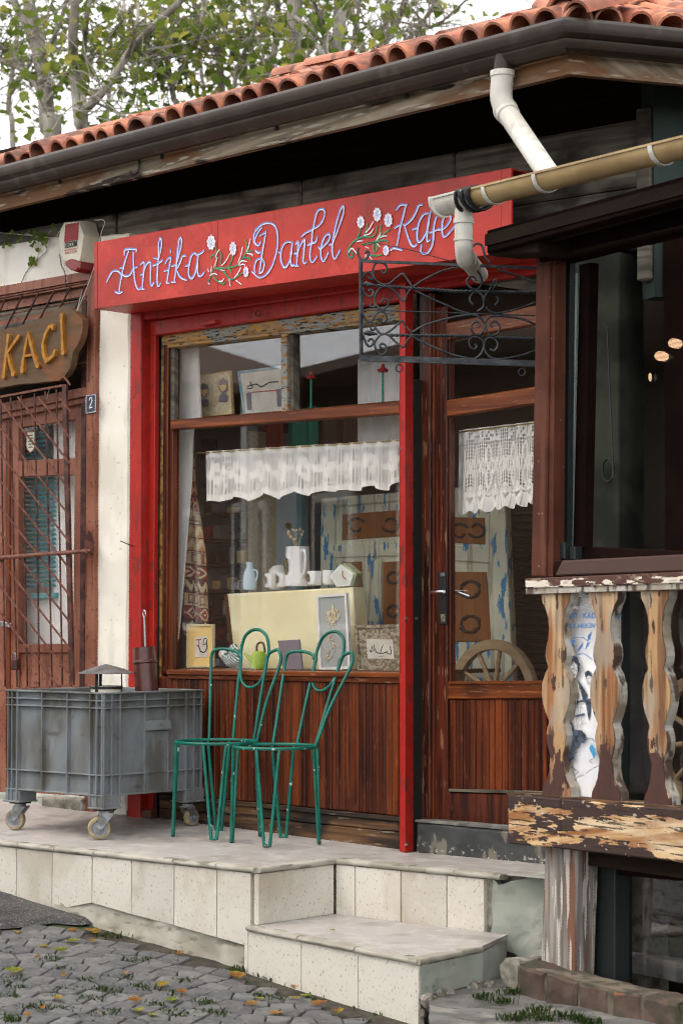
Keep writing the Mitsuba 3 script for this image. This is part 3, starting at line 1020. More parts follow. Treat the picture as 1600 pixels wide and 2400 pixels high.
def lumpy(pts, off, depth, plane, amp, scale, m_, name, seed=0, n=4):
    """A rough rendered patch: a polygon with a broken outline, a little uneven all over."""
    g = sg.Polygon([plane.uv(*p, off) for p in pts]).buffer(0).segmentize(.03)
    a = np.array(g.exterior.coords)[:-1]
    a += (meshkit.fbm(np.c_[a * 17, np.full(len(a), seed)], 4, seed)[:, None] - .5) * .02
    m = plane.ext(sg.Polygon(a).buffer(0), off, depth)
    m = trimesh.Trimesh(*trimesh.remesh.subdivide_to_size(m.vertices, m.faces, .035))
    return roughen(m, amp, scale, seed)


# rendered end of the platform, broken away at the foot
PE = Plane((.925, yi, 0), (.93, .367, 0), (-.367, .93, 0))
m = lumpy([(1152, 2062), (1168, 2074), (1276, 2050), (1276, 2270), (1240, 2266), (1205, 2240), (1178, 2225), (1150, 2252), (1120, 2262), (1098, 2292), (1050, 2308), (1022, 2314), (990, 2302), (990, 2268), (1122, 2236), (1150, 2206)], .0, .10, PE, .012, 9, None, '', 3)
part(PLAT, 'render_coat', m, 'mouldy_plaster', smooth=40, label='damp, cracked plaster on the broken right end of the platform')
m = lumpy([(980, 2260), (1120, 2236), (1140, 2226), (1120, 2262), (1085, 2286), (1060, 2304), (1005, 2316), (985, 2330), (980, 2400)], -.33, .06, Plane((1.1, -.85, 0), (.60, -.80, 0), (.80, .60, 0)), .008, 11, None, '', 5)
sidep = [(S1[0] + .002, S1[1] + .01), (S2[0] + .002, S2[1])]
g, guv = grid(lambda u, v: (sidep[0][0] + (sidep[1][0] - sidep[0][0]) * u + .012 * meshkit.fbm(np.array([[u * 6, v * 30, 1.]]), 3)[0], sidep[0][1] + (sidep[1][1] - sidep[0][1]) * u, zs - .026 - v), np.linspace(0, 1, 20), np.linspace(0, .13, 8))
part(PLAT, 'render_coat', g, 'mouldy_plaster', smooth=True)
g, guv = grid(lambda u, v: (sidep[0][0] - .03 + (sidep[1][0] - sidep[0][0]) * u + .05 * (meshkit.fbm(np.array([[u * 9, v * 22, 7.]]), 4)[0]), sidep[0][1] + (sidep[1][1] - sidep[0][1]) * u, zs - .14 - v), np.linspace(0, 1, 30), np.linspace(0, .5, 20))
part(PLAT, 'rubble_core', g, 'rubble', smooth=True)
g, guv = grid(lambda u, v: (S2[0] - .004 - .15 * u + .014 * meshkit.fbm(np.array([[u * 6, v * 30, 4.]]), 3)[0], S2[1] + .365 * u, zs - .026 - v), np.linspace(0, 1, 16), np.linspace(0, .2, 8))
part(PLAT, 'render_coat', g, 'mouldy_plaster', smooth=True)
rub = []
for _ in range(70):
    t = U(0, 1)
    b = trimesh.creation.icosphere(1, U(.012, .035))
    b.vertices = b.vertices * U(.6, 1.2, 3) + [S1[0] + U(-.01, .06), S1[1] + (S2[1] + .45 - S1[1]) * t, zs - U(.15, .26)]
    rub.append(roughen(b, .012, 40, int(U(0, 999))))
part(PLAT, 'loose_rubble', cat(rub), 'rubble', kind='stuff')

# concrete slab and brick kerb before the terrace
sl = np.array(slab.exterior.coords)[:-1]
m = extrude(slab, .35)
m = trimesh.Trimesh(*trimesh.remesh.subdivide_to_size(m.vertices, m.faces, .09))
m.vertices[:, 2] += -.43 - .35
m = roughen(m, .016, 5, 8)
setting('concrete_slab', m, 'slab_concrete', smooth=35, label='chipped concrete slab with grass in its cracks')
KB = thing('brick_kerb', 'low kerb of mossy brown bricks laid end to end below the terrace', 'kerb')
kx = [(1212, 2259, 2318), (1274, 2281, 2341), (1351, 2303, 2367), (1428, 2320, 2384), (1503, 2336, 2400), (1590, 2352, 2416), (1690, 2376, 2440)]
for i in range(len(kx) - 1):
    a, b = kx[i], kx[i + 1]
    q = [(a[0] + 3, a[1]), (b[0] - 3, b[1] + U(-2, 2)), (b[0] - 3, b[2] + 40), (a[0] + 3, a[2] + 40)]
    m = AN.quad(q, -.13 + U(-.006, .006), .16, .012)
    m = trimesh.Trimesh(*trimesh.remesh.subdivide_to_size(m.vertices, m.faces, .05))
    part(KB, 'brick', roughen(m, .011, 13, i), 'kerb_brick', smooth=40)
q = [(kx[0][0], kx[0][1] + 4), (kx[-1][0], kx[-1][1] + 5), (kx[-1][0], kx[-1][2] + 40), (kx[0][0], kx[0][2] + 40)]
part(KB, 'mortar_bed', AN.quad(q, -.118, .13, .002), 'mortar')
m = lumpy([(1168, 2268), (1188, 2248), (1214, 2255), (1220, 2330), (1196, 2318), (1176, 2300)], -.10, .14, AN, .02, 10, None, '', 9)
part(KB, 'mortar_end', m, 'rubble', smooth=40)


# ---------------------------------------------------------------- the shop building
SH = thing('shop_building', 'low old shop with red painted timber, varnished wood front and clay tiled roof', 'building')


def fq(name, pts, off, depth, m_, b=.004, parent=None, label=None):
    return part(parent or SH, name, FA.quad(pts, off, depth, b), m_, label=label)


def fp(name, pts, off, depth, m_, parent=None, label=None):
    return part(parent or SH, name, FA.poly(pts, off, depth), m_, label=label)


x0p, x1p = FA.uv(224, 1200)[0], FA.uv(303, 1200)[0]
g = FA.quad([(234, 560), (305, 560), (296, 1935), (214, 1935)], 0, .35, .012)
g = trimesh.Trimesh(*trimesh.remesh.subdivide_to_size(g.vertices, g.faces, .06))
part(SH, 'white_pilaster', roughen(g, .006, 5, 4), 'white_plaster', smooth=40)
# upper wall: dark timber courses under the eaves
zt = [FA.uv(800, py)[1] for py in (700, 615, 560, 500, 440, 380, 320)]
for i, (za, zb) in enumerate(zip([2.86, 3.0, 3.15, 3.30], [2.995, 3.145, 3.295, 3.46])):
    cuts = np.sort(np.r_[-5.4, U(-4.5, 1.2, 3), 1.42])
    for a, b in zip(cuts[:-1], cuts[1:]):
        part(SH, 'wall_beam', box(a + .004, b - .004, .02 + U(0, .02), .2, za, zb, .012), 'grey_beam')
part(SH, 'wall', cat([box(-5.4, .9, .21, .33, 2.84, 4.03, .002), box(.9, 1.42, .21, .33, 2.84, 3.80, .002)]), 'dark_timber')
part(SH, 'side_wall', bar((1.44, .03, 3.22), (1.44 + 4 * _es[0], .03 + 4 * _es[1], 3.22), 1.2, .12), 'green_wall', label='dark green side wall under the right eaves')
part(SH, 'corner_post', box(1.40, 1.48, -.01, .08, 2.7, 3.5, .008), 'grey_beam')
# red posts and lintel
fq('red_post', [(305, 720), (330, 718), (327, 1935), (297, 1940)], -.03, .085, 'red_timber', .006)
fq('red_post_base', [(296, 1900), (352, 1898), (352, 1945), (296, 1948)], -.02, .05, 'rust_dark')
fq('shutter_rail', [(351, 752), (364, 750), (357, 1925), (346, 1930)], .035, .03, 'red_timber', .003)
fq('rail_slot', [(360, 750), (379, 748), (373, 1925), (353, 1925)], .09, .05, 'frame_black', .002)
part(SH, 'jamb_back', box(FA.uv(300, 1200)[0], FA.uv(350, 1200)[0], .06, .13, -.02, 2.6, .002), 'frame_black')
fq('red_lintel', [(320, 716), (1262, 580), (1262, 622), (320, 752)], -.012, .12, 'red_timber', .006)
fq('red_lintel_board', [(352, 752), (940, 664), (940, 704), (352, 788)], .03, .09, 'red_timber', .006)
fq('red_lintel_board', [(940, 662), (1262, 618), (1262, 640), (940, 688)], .04, .05, 'red_timber', .006)
fq('lintel_block', [(470, 755), (503, 749), (503, 757), (470, 763)], .0, .04, 'red_paint', .003)
part(SH, 'hook', tube(smoothline(FA.line([(600, 732), (604, 728), (610, 731), (609, 738), (603, 740), (599, 736)], -.01), 5, True), .004, 6, True), 'rust_dark', smooth=True)
PO = fq('red_centre_post', [(935, 662), (949, 660), (949, 1999), (935, 1996)], -.062, .062, 'red_timber', .003, label='red sheet metal channel post between window and door')
fq('channel_lip', [(935.6, 664), (937.6, 664), (937.6, 1993), (935.6, 1992)], -.064, .02, 'red_timber', .001, parent=PO)
part(SH, 'door_reveal', box(.0, .045, .0, .3, .0, 2.35, .004), 'frame_black')
# window: frame, lights, panes
W_ = part(SH, 'window', FA.quad([(398, 984), (936, 941), (936, 969), (398, 1007)], .075, .07, .006), 'varnish_lying', label='display window with two small upper lights over one large pane')
wp = lambda n, pts, off, dep, m_, b=.004, label=None: part(W_, n, FA.quad(pts, off, dep, b), m_, label=label)
wp('head', [(378, 781), (936, 712), (936, 745), (378, 809)], .066, .09, 'flaked_wood', .008, 'window head with flaking grey and ochre paint')
wp('head_moulding', [(392, 806), (936, 741), (936, 750), (392, 815)], .075, .08, 'flaked_wood', .003)
wp('edge_strip', [(378, 782), (384, 781), (378, 1590), (371, 1592)], .08, .05, 'gold_edge', .002)
wp('jamb', [(383, 800), (394, 798), (389, 1580), (377, 1582)], .078, .09, 'varnish_up', .005)
wp('jamb_return', [(394, 985), (405, 983), (402, 1572), (389, 1574)], .095, .035, 'varnish_up', .003)
wp('glazing_bead', [(393, 812), (408, 810), (408, 986), (391, 988)], .10, .03, 'grey_beam', .003)
wp('mullion', [(657, 776), (671, 774), (673, 964), (658, 966)], .075, .08, 'flaked_wood', .004)
wp('mullion_bead', [(671, 775), (686, 773), (687, 962), (673, 964)], .10, .05, 'grey_beam', .003)
wp('sill', [(389, 1570), (937, 1577), (937, 1589), (389, 1581)], .02, .20, 'varnish_lying', .005)
wp('sill_moulding', [(393, 1581), (937, 1589), (937, 1602), (393, 1591)], .034, .10, 'varnish_lying', .005)
gl = [FA.w(*FA.uv(px, py, .13), .13) for px, py in ((400, 800), (940, 735), (940, 968), (400, 1006))]
part(W_, 'pane', tm(gl, [[0, 2, 1], [0, 3, 2]]), 'glass')
gl = [FA.w(*FA.uv(px, py, .135), .135) for px, py in ((396, 1000), (940, 965), (940, 1582), (396, 1576))]
part(W_, 'pane', tm(gl, [[0, 2, 1], [0, 3, 2]]), 'glass')
# beaded boarding below the window
WB = fq('wainscot', [(372, 1586), (936, 1598), (936, 1925), (372, 1893)], .062, .05, 'varnish_dark')
xs_ = [372]
while xs_[-1] < 930:
    xs_.append(xs_[-1] + 14.6 + U(-.8, .8) + (xs_[-1] - 372) * .0022)
for a, b in zip(xs_[:-1], xs_[1:]):
    b = min(b, 936)
    t = lambda x: 1590 + (x - 393) * .0222
    u = lambda x: 1868 + (x - 470) * .098
    part(WB, 'plank', FA.quad([(a + .5, t(a)), (b - .5, t(b)), (b - .5, u(b)), (a + .5, u(a))], .048 + U(-.002, .002), .02, .005), 'varnish_up')
BB = fq('base_board', [(372, 1862), (936, 1918), (936, 1926), (372, 1869)], .012, .07, 'rotten_board', .005)
for (a, b) in (((1869, 1893), (1926, 1950)), ((1895, 1935), (1952, 1997))):
    for x0, x1_ in ((372, 640), (642, 936)):
        f = lambda x, k: a[k] + (b[k] - a[k]) * (x - 372) / 564
        g = FA.quad([(x0, f(x0, 0)), (x1_, f(x1_, 0)), (x1_, f(x1_, 1)), (x0, f(x0, 1))], .028 + U(0, .006), .05, .006)
        g = trimesh.Trimesh(*trimesh.remesh.subdivide_to_size(g.vertices, g.faces, .05))
        part(BB, 'board', roughen(g, .005, 12, int(x0)), 'rotten_board', smooth=40)
# entrance: jamb, transom light, door with glass and boarding
fq('door_jamb', [(982, 690), (1008, 686), (1006, 1928), (978, 1926)], .075, .06, 'varnish_dark', .006)
fq('door_jamb_moulding', [(1006, 690), (1016, 688), (1016, 1928), (1006, 1928)], .095, .06, 'varnish_up', .004)
fq('door_head', [(975, 660), (1300, 610), (1300, 726), (975, 764)], .16, .06, 'dark_timber', .004)
fq('door_head_panel', [(1065, 655), (1300, 622), (1300, 690), (1110, 660)], .10, .04, 'grey_beam', .004)
DO = thing('shop_door', 'varnished brown shop door with glass above, boarded panel below and steel lever', 'door')
dq = lambda n, pts, off, dep, m_, b=.005, parent=None, label=None: part(parent or DO, n, FA.quad(pts, off, dep, b), m_, label=label)
dq('stile', [(1018, 720), (1046, 716), (1048, 1930), (1018, 1932)], .11, .05, 'varnish_dark')
dq('stile_bead', [(1046, 760), (1053, 759), (1055, 1604), (1048, 1605)], .125, .04, 'varnish_up', .003)
dq('rail', [(1044, 756), (1330, 700), (1330, 746), (1044, 796)], .112, .05, 'varnish_lying')
dq('rail', [(1044, 938), (1330, 894), (1330, 934), (1046, 976)], .112, .05, 'varnish_lying')
dq('rail', [(1048, 1602), (1330, 1599), (1330, 1636), (1048, 1639)], .112, .05, 'varnish_lying')
dq('rail_bead', [(1050, 1598), (1330, 1595), (1330, 1601), (1050, 1604)], .10, .04, 'varnish_lying', .002)
dq('rail', [(1048, 1858), (1330, 1866), (1330, 1944), (1048, 1930)], .112, .05, 'varnish_dark')
dq('rail_bead', [(1050, 1850), (1330, 1857), (1330, 1863), (1050, 1856)], .105, .03, 'grey_beam', .002)
a = 1052
for i in range(15):
    b = a + 15.2 + U(-.7, .7)
    dq('plank', [(a + .6, 1640), (b - .6, 1640), (b - .6, 1853 + (b - 1050) * .028), (a + .6, 1853 + (a - 1050) * .028)], .122 + U(-.002, .002), .02, 'varnish_up')
    a = b
dq('plank_back', [(1048, 1636), (1330, 1634), (1330, 1870), (1048, 1860)], .138, .01, 'varnish_dark', .002)
for q, yy in (([(1050, 790), (1330, 744), (1330, 900), (1050, 942)], .135), ([(1052, 970), (1330, 930), (1330, 1602), (1052, 1606)], .137)):
    gl = [FA.w(*FA.uv(px, py, yy), yy) for px, py in q]
    part(DO, 'pane', tm(gl, [[0, 2, 1], [0, 3, 2]]), 'glass')
HP = dq('handle_plate', [(1024, 1341), (1043, 1340), (1045, 1464), (1027, 1465)], .102, .012, 'black_metal', .003, label='worn lock plate with a steel lever')
dq('plate_end', [(1030, 1343), (1041, 1342), (1041, 1351), (1031, 1352)], .098, .006, 'zinc', .002, HP)
dq('keyhole_plate', [(1031, 1440), (1041, 1439), (1042, 1459), (1033, 1460)], .098, .006, 'medal', .002, HP)
part(HP, 'lever', cat([tube([FA.pt(1040, 1387, .10), FA.pt(1040, 1387, .04)], .008, 8), tube(smoothline([FA.pt(1042, 1387, .045), FA.pt(1030, 1387, .042), FA.pt(1010, 1389, .045)], 4), [.008] * 4 + [.009] * 4 + [.008], 8)]), 'steel', smooth=40)
part(SH, 'door_handle_inner', tube([FA.pt(1070, 1387, .2), FA.pt(1100, 1398, .22)], .008, 8), 'steel', smooth=40)
# tarred threshold
g = FA.quad([(972, 1926), (1330, 1958), (1330, 2050), (972, 2003)], .0, .30, .014)
g = trimesh.Trimesh(*trimesh.remesh.subdivide_to_size(g.vertices, g.faces, .05))
part(SH, 'threshold', roughen(g, .008, 9, 2), 'tarred_step', smooth=40, label='black tarred doorstep with chipped edges')
part(SH, 'threshold_top', FA.quad([(972, 1922), (1330, 1953), (1330, 1958), (972, 1927)], -.003, .2, .003), 'slab_concrete')
for k in range(5):
    px, py = [(938, 1052), (951, 1450), (962, 1450), (975, 1450), (952, 1980)][k]
    part(SH, 'screw', lathe([(0, -.006), (.006, -.006), (.008, 0), (.008, .004)], FA.pt(px, py, -.063 if k < 2 or k == 4 else .0), 8, axis=(0, 1, 0)), 'steel')
part(SH, 'nail', tube([FA.pt(313, 1281, -.03), FA.pt(282, 1268, -.12)], .003, 6), 'rust_dark')
# room behind the glass
RM = part(SH, 'room', cat([box(-5.2, 2.4, 3.6, 3.7, -.1, 2.9), box(-5.3, -5.2, .2, 3.7, -.1, 2.9), box(2.4, 2.5, .35, 3.7, -.1, 2.9), box(-5.3, 2.5, .2, 3.7, 2.86, 2.95), box(-5.3, 2.5, .2, 3.7, -.12, -.02)]), 'room_wall', label='dim room of the shop behind its window')
part(RM, 'partition', box(-4.7, -4.62, .4, 3.6, 0, 2.7), 'room_pale')

# ---------------------------------------------------------------- eaves: fascia, gutter, soffit, tiles
zf = [EV.uv(0, 487)[1], EV.uv(800, 306)[1], EV.uv(1333, 166)[1]]
zF = float(np.mean(zf))
far = EV.w(-6.2, zF)
cor = EV.w(0, zF)
end = ES.w(4.2, zF)
EPATH = np.array([far, cor, end])
part(SH, 'fascia', sweep(EPATH, [(0, 0), (0, .155), (-.03, .155), (-.03, 0)]), 'fascia_wood', label='weathered fascia board with brown stains')
part(SH, 'fascia_fillet', sweep(EPATH - [0, 0, .002], [(.006, -.004), (.006, .012), (-.034, .012), (-.034, -.004)]), 'fascia_wood')
gp = [(.012, .0), (.055, -.004), (.080, .010), (.092, .030), (.094, .046), (.108, .052), (.122, .066), (.130, .088), (.131, .112), (.124, .124), (.114, .122), (.110, .112)]
inn = [(a - .006, b + .005) for a, b in gp[::-1]]
gz = EV.uv(1320, 88, -.12)[1] - zF
GU = part(SH, 'gutter', sweep(EPATH + [0, 0, .075], [(a * 1.02, b * 1.0 + .006) for a, b in gp] + [(a * 1.02, b * 1.0 + .006) for a, b in inn]), 'gutter_brown', smooth=25, label='brown sheet metal eaves gutter turning the corner')
part(GU, 'corner_seam', sweep(np.array([EV.w(-.03, zF), cor, ES.w(.03, zF)]) + [0, 0, .073], [(a * 1.04 + .001, b * 1.01 + .005) for a, b in gp] + [(a * 1.02, b * 1.0 + .006) for a, b in inn]), 'gutter_brown', smooth=25)
for u in np.arange(-5.6, -.4, .92):
    part(GU, 'hanger', bar(EV.w(u, zF + .062, -.004), EV.w(u, zF + .20, -.004), .02, .008, _er), 'black_metal')
part(SH, 'hook', cat([tube(smoothline([EV.w(EV.uv(330, 375)[0], zF + .09, -.01), EV.w(EV.uv(330, 375)[0], zF + .02, -.02), EV.w(EV.uv(328, 390)[0], zF - .0, -.05), EV.w(EV.uv(326, 390)[0], zF + .02, -.06)], 4), .006, 6)]), 'black_metal', smooth=True)
# sloping soffit boards and rafters
SL = math.tan(math.radians(21))
soff = []
for i in range(7):
    o0, o1 = .03 + i * .15, .03 + i * .15 + .146
    part(SH, 'soffit_board', hull([EV.w(u, zF + .13 + SL * (o + .02) + t, o) for u, o in ((-6.2, o0), (-6.2, o1), (-.66 * o0, o0), (-.66 * o1, o1)) for t in (0, .02)]), 'soffit_wood')
for u in np.arange(-5.9, -.75, .55):
    part(SH, 'rafter', hull([EV.w(u + du, zF + .02 + SL * (o + .02) + t, o) for du in (-.035, .035) for o in (.03, 1.05) for t in (0, .10)]), 'soffit_wood')
for i in range(5):
    o0, o1 = .03 + i * .2, .03 + i * .2 + .195
    part(SH, 'soffit_board', hull([ES.w(u, zF + .135 + SL * (o + .02) + t, o) for u, o in ((4.2, o0), (4.2, o1), (.66 * o0, o0), (.66 * o1, o1)) for t in (0, .02)]), 'soffit_wood')
# roof: deck and barrel tiles
RO = part(SH, 'roof', cat([hull([EV.w(u, zF + .165 + SL * o + t, o) for u, o in ((-6.3, .02), (0, .02), (-6.3, 3.2), (-2.12, 3.2)) for t in (0, .02)]),
                           hull([ES.w(u, zF + .165 + SL * o + t, o) for u, o in ((0, .02), (4.3, .02), (2.12, 3.2), (4.3, 3.2)) for t in (0, .02)])]), 'clay_1', label='hipped roof of terracotta barrel tiles')


def barrel(r0, r1, L, t=.012, k=9):
    """Half-round tile, axis along +y, mouth at y = 0, convex upwards."""
    g = np.linspace(0, np.pi, k)
    V = []
    for r, y in ((r0, 0), (r0 - t, 0), (r1, L), (r1 - t, L)):
        V += [(r * math.cos(a), y, r * math.sin(a)) for a in g]
    f = []
    for i in range(k - 1):
        for a, b, s in ((0, 2, 1), (1, 3, -1), (0, 1, -1), (2, 3, 1)):
            q = [[a * k + i, b * k + i, b * k + i + 1], [a * k + i, b * k + i + 1, a * k + i + 1]]
            f += [w[::s] for w in q]
    return tm(V, f)


tiles = [barrel(.073, .060, .40), barrel(.078, .064, .40), barrel(.069, .058, .40)]
for PLN, us in ((EV, np.arange(-6.0, .12, .152)), (ES, np.arange(.02, 4.0, .152))):
    hip = PLN is EV
    for u in us:
        for r in range(4 if PLN is EV else 10):
            o = -.055 + r * .30
            if (u > .06 - o * .66) if hip else (u < o * .66 + .02):
                continue
            if PLN is ES and u > 2.3 + .66 * o:
                continue
            b = tiles[RNG.integers(3)].copy()
            b.vertices[:, 0] *= U(.93, 1.07)
            b.vertices[:, 2] *= U(.92, 1.16)
            b = moved(b, (0, 0, 0), (1, U(-.05, .05), U(-.04, .04)), (0, 1, U(-.02, .03)), (0, 0, 1))
            cs, sn = math.cos(math.atan(SL)), math.sin(math.atan(SL))
            ey = PLN.n * cs + np.array([0, 0, sn])
            ez = -PLN.n * sn + np.array([0, 0, cs])
            q = PLN.w(u + U(-.012, .012), zF + .229 + SL * (o + .02) + U(-.008, .012), o + U(-.02, .012))
            part(RO, 'tile', moved(b, q, PLN.e, ey, ez), f'clay_{RNG.integers(3)}', smooth=35)
# hip tiles over the corner
hd = EV.n * 1 + (-EV.e) * .66
hd = hd / np.linalg.norm(hd)
for r in range(11):
    o = .02 + r * .30
    ey = np.array([hd[0], hd[1], SL * .85])
    ey /= np.linalg.norm(ey)
    ex = np.cross(ey, [0, 0, 1.])
    ex /= np.linalg.norm(ex)
    b = barrel(.105, .085, .42, .014)
    part(RO, 'hip_tile', moved(b, cor + hd * o + [0, 0, .262 + SL * .835 * o], ex, ey, np.cross(ex, ey)), f'clay_{r % 3}', smooth=35)
# loose ridge tiles lying on the roof further back
for (px, py, qx, qy, r) in ((650, 182, 760, 158, .06), (700, 172, 800, 150, .05), (724, 158, 826, 136, .055)):
    p, q = EV.pt(px, py, .95), EV.pt(qx, qy, 1.0)
    d = (q - p) / np.linalg.norm(q - p)
    ex = np.cross(d, [0, 0, 1.])
    ex /= np.linalg.norm(ex)
    part(RO, 'loose_tile', moved(barrel(r, r * .9, np.linalg.norm(q - p)), p, ex, d, np.cross(ex, d)), 'clay_2', smooth=35)


# ---------------------------------------------------------------- painted sign over the shop
SG = thing('shop_sign', 'long red sign box reading Antika Dantel Kafe with painted white flowers', 'sign')
ys0 = -.28
sTL, sTR, sBR, sBL = (220, 568), (1198, 392), (1198, 590), (220, 724)
part(SG, 'front', FA.quad([sTL, sTR, sBR, sBL], ys0, .012, .002), 'red_paint')
q_ = [FA.uv(*p, ys0) for p in (sTL, sTR, sBR, sBL)]
part(SG, 'underside', hull([FA.w(u, z + t, o) for u, z in (q_[2] - [.01, 0], q_[3]) for o in (ys0 + .012, -.014) for t in (0, .006)]), 'red_paint')
part(SG, 'left_end', hull([FA.w(q_[3][0] + t, z, o) for z in (q_[3][1] + .006, q_[0][1]) for o in (ys0 + .012, -.014) for t in (0, .006)]), 'red_paint')
part(SG, 'cover', hull([FA.w(u, z - t, o) for u, z in (q_[0] + [.006, 0], q_[1] - [.01, 0]) for o in (ys0 + .012, -.014) for t in (0, .006)]), 'red_paint')
# sheet laps: the front is three sheets, slightly uneven
tops = lambda x: 568 + (x - 220) * (392 - 568) / 978 + .000006 * (x - 220) * (1198 - x)
bots = lambda x: 724 + (x - 220) * (590 - 724) / 978
for a, b in ((220.5, 227.5), (229, 510), (511, 1174), (1175, 1197.5)):
    part(SG, 'sheet', roughen(cat([FA.quad([(a, tops(a) + .5), (b, tops(b) + .5), (b, bots(b) - .5), (a, bots(a) - .5)], ys0 - .0035 + (.0012 if a > 300 else 0), .003, .0012)]), .0006, 7, int(a)), 'red_paint')
SGO = ys0 - .0052


def strokes(lines, org, sc, w, m_, name, lift=0., th=.0016):
    """Brush strokes: polylines seen on the sign, at their places on its face."""
    gs = []
    for ln in lines:
        wk = w
        if isinstance(ln, dict):
            wk, ln = ln['w'], ln['p']
        q = np.array([FA.uv(x / sc + org[0], y / sc + org[1], SGO) for x, y in ln])
        q = smoothline(q, 6)
        n = len(q)
        t = np.linspace(0, 1, n)
        r = wk * (.55 + .45 * np.sin(np.pi * np.clip(t * 1.05, .04, .96)) ** .5)
        gs += [sg.Point(*q[i]).buffer(r[i], quad_segs=2).union(sg.Point(*q[i + 1]).buffer(r[i + 1], quad_segs=2)).convex_hull for i in range(n - 1)]
    g = unary_union(gs).simplify(.0006)
    return part(SG, name, FA.ext(g, SGO - lift - th, th), m_)


Z1, Z2, Z3, Z4, ZS = (220, 520), (460, 500), (580, 460), (800, 440), 1568 / 300
antika = [[(155, 735), (185, 670), (230, 605), (290, 600), (340, 640), (400, 665), (450, 635), (480, 570), (535, 550)], [(425, 350), (390, 450), (350, 600), (320, 760), (305, 860)], [(262, 852), (305, 872), (345, 852)],
          [(372, 400), (375, 350), (410, 330), (480, 330), (520, 335), (512, 368)], [(480, 360), (482, 480), (490, 620), (510, 760), (545, 825), (570, 800)], [(320, 565), (360, 555)],
          [(570, 520), (610, 490), (615, 560), (600, 700), (590, 815)], [(570, 645), (600, 635)], [(610, 600), (650, 510), (690, 490), (695, 560), (690, 700), (705, 780), (735, 740)], [(575, 820), (615, 820)],
          [(810, 195), (792, 260), (790, 400), (785, 500), (775, 650), (775, 760), (795, 785), (815, 745)], [(812, 195), (828, 230), (820, 330), (795, 440)], [(725, 535), (770, 515), (820, 485), (840, 460)], [(730, 440), (780, 450)],
          [(870, 510), (905, 450), (940, 440), (920, 560), (900, 690), (890, 740), (920, 745)], [(935, 335), (936, 372)], [(860, 600), (905, 585)],
          [(1060, 185), (1040, 230), (1020, 400), (1005, 560), (985, 720)], [(1060, 185), (1075, 230), (1055, 350), (1020, 480)], [(1120, 410), (1085, 420), (1065, 470), (1030, 550), (1005, 570)], [(1010, 580), (1040, 650), (1080, 690), (1135, 712)], [(950, 735), (1000, 735)], [(950, 540), (1000, 525)],
          [(1120, 540), (1160, 520), (1190, 420), (1235, 380), (1260, 400), (1330, 370), (1342, 345)], [(1190, 430), (1172, 500), (1160, 580), (1165, 660), (1200, 690), (1240, 620), (1265, 500), (1275, 400)], [(1278, 400), (1265, 560), (1280, 650), (1310, 660), (1350, 615)]]
dantel = [[(170, 380), (125, 440), (92, 520), (85, 565), (130, 600), (160, 555)], [(80, 560), (75, 480), (110, 400), (180, 340), (260, 325), (320, 345), (360, 420), (370, 560), (350, 700), (300, 850), (230, 955), (150, 995), (100, 965), (55, 920)],
          [(225, 420), (210, 520), (185, 650), (165, 800), (145, 930)], [(150, 480), (225, 435)], [(150, 760), (105, 790), (82, 880), (95, 930)], [(190, 770), (205, 830), (180, 920), (140, 940)], [(95, 660), (130, 690), (160, 680)],
          [(530, 560), (480, 560), (430, 610), (405, 720), (420, 820), (455, 870), (500, 820), (535, 700), (548, 565)], [(550, 560), (530, 700), (525, 800), (545, 850), (570, 830)], [(380, 680), (405, 700)],
          [(590, 580), (620, 560), (610, 700), (600, 845)], [(612, 690), (650, 590), (690, 530), (700, 545), (690, 680), (680, 790), (700, 820), (720, 800)], [(575, 848), (620, 848)], [(570, 700), (600, 695)],
          [(660, 490), (720, 440), (800, 400), (880, 350), (930, 270), (945, 190), (920, 155), (870, 165), (840, 220), (815, 330), (795, 420), (785, 560), (765, 680), (770, 780), (800, 800), (850, 735)], [(735, 600), (780, 570), (830, 560), (855, 490)],
          [(870, 620), (890, 640), (940, 600), (990, 540), (1010, 480), (985, 460), (940, 500), (905, 600), (895, 700), (910, 770), (935, 790), (990, 685)],
          [(1000, 590), (1040, 570), (1100, 420), (1160, 250), (1180, 150), (1165, 118), (1130, 180), (1085, 330), (1050, 500), (1035, 640), (1045, 730), (1075, 760), (1130, 655)]]
kafe = [[(790, 200), (760, 330), (720, 480), (680, 700)], [(600, 760), (650, 738), (740, 760)], [(670, 270), (720, 210), (800, 205)], [(990, 205), (940, 220), (920, 280), (870, 370), (800, 440), (755, 450)], [(770, 450), (800, 560), (850, 690), (890, 715), (920, 690)], [(650, 490), (710, 455)],
        [(1060, 310), (1000, 330), (950, 420), (925, 540), (930, 640), (960, 660), (1010, 600), (1060, 480), (1080, 320)], [(1090, 290), (1060, 440), (1045, 600), (1050, 655), (1080, 635)], [(870, 510), (930, 485)],
        [(1290, 190), (1220, 210), (1160, 360), (1130, 480), (1125, 620), (1100, 730), (1040, 805), (970, 785), (980, 700)], [(1080, 550), (1200, 500)],
        [(1190, 515), (1260, 490), (1330, 400), (1330, 330), (1280, 320), (1240, 400), (1230, 500), (1240, 580), (1270, 595), (1340, 525), (1380, 470)]]
for nm, ls, org in (('lettering', antika, Z1), ('lettering', dantel, Z3), ('lettering', kafe, Z4)):
    k = strokes(ls, org, ZS, .0068, 'blue_paint', nm)
    labels[k] = {'label': {id(antika): 'word Antika in blue script with white edges', id(dantel): 'word Dantel in blue script with white edges', id(kafe): 'word Kafe in blue script with white edges'}[id(ls)]}
    strokes([[(x + 7, y + 7) for x, y in l] for l in ls], org, ZS, .0026, 'white_paint', 'white_edge', .0012)
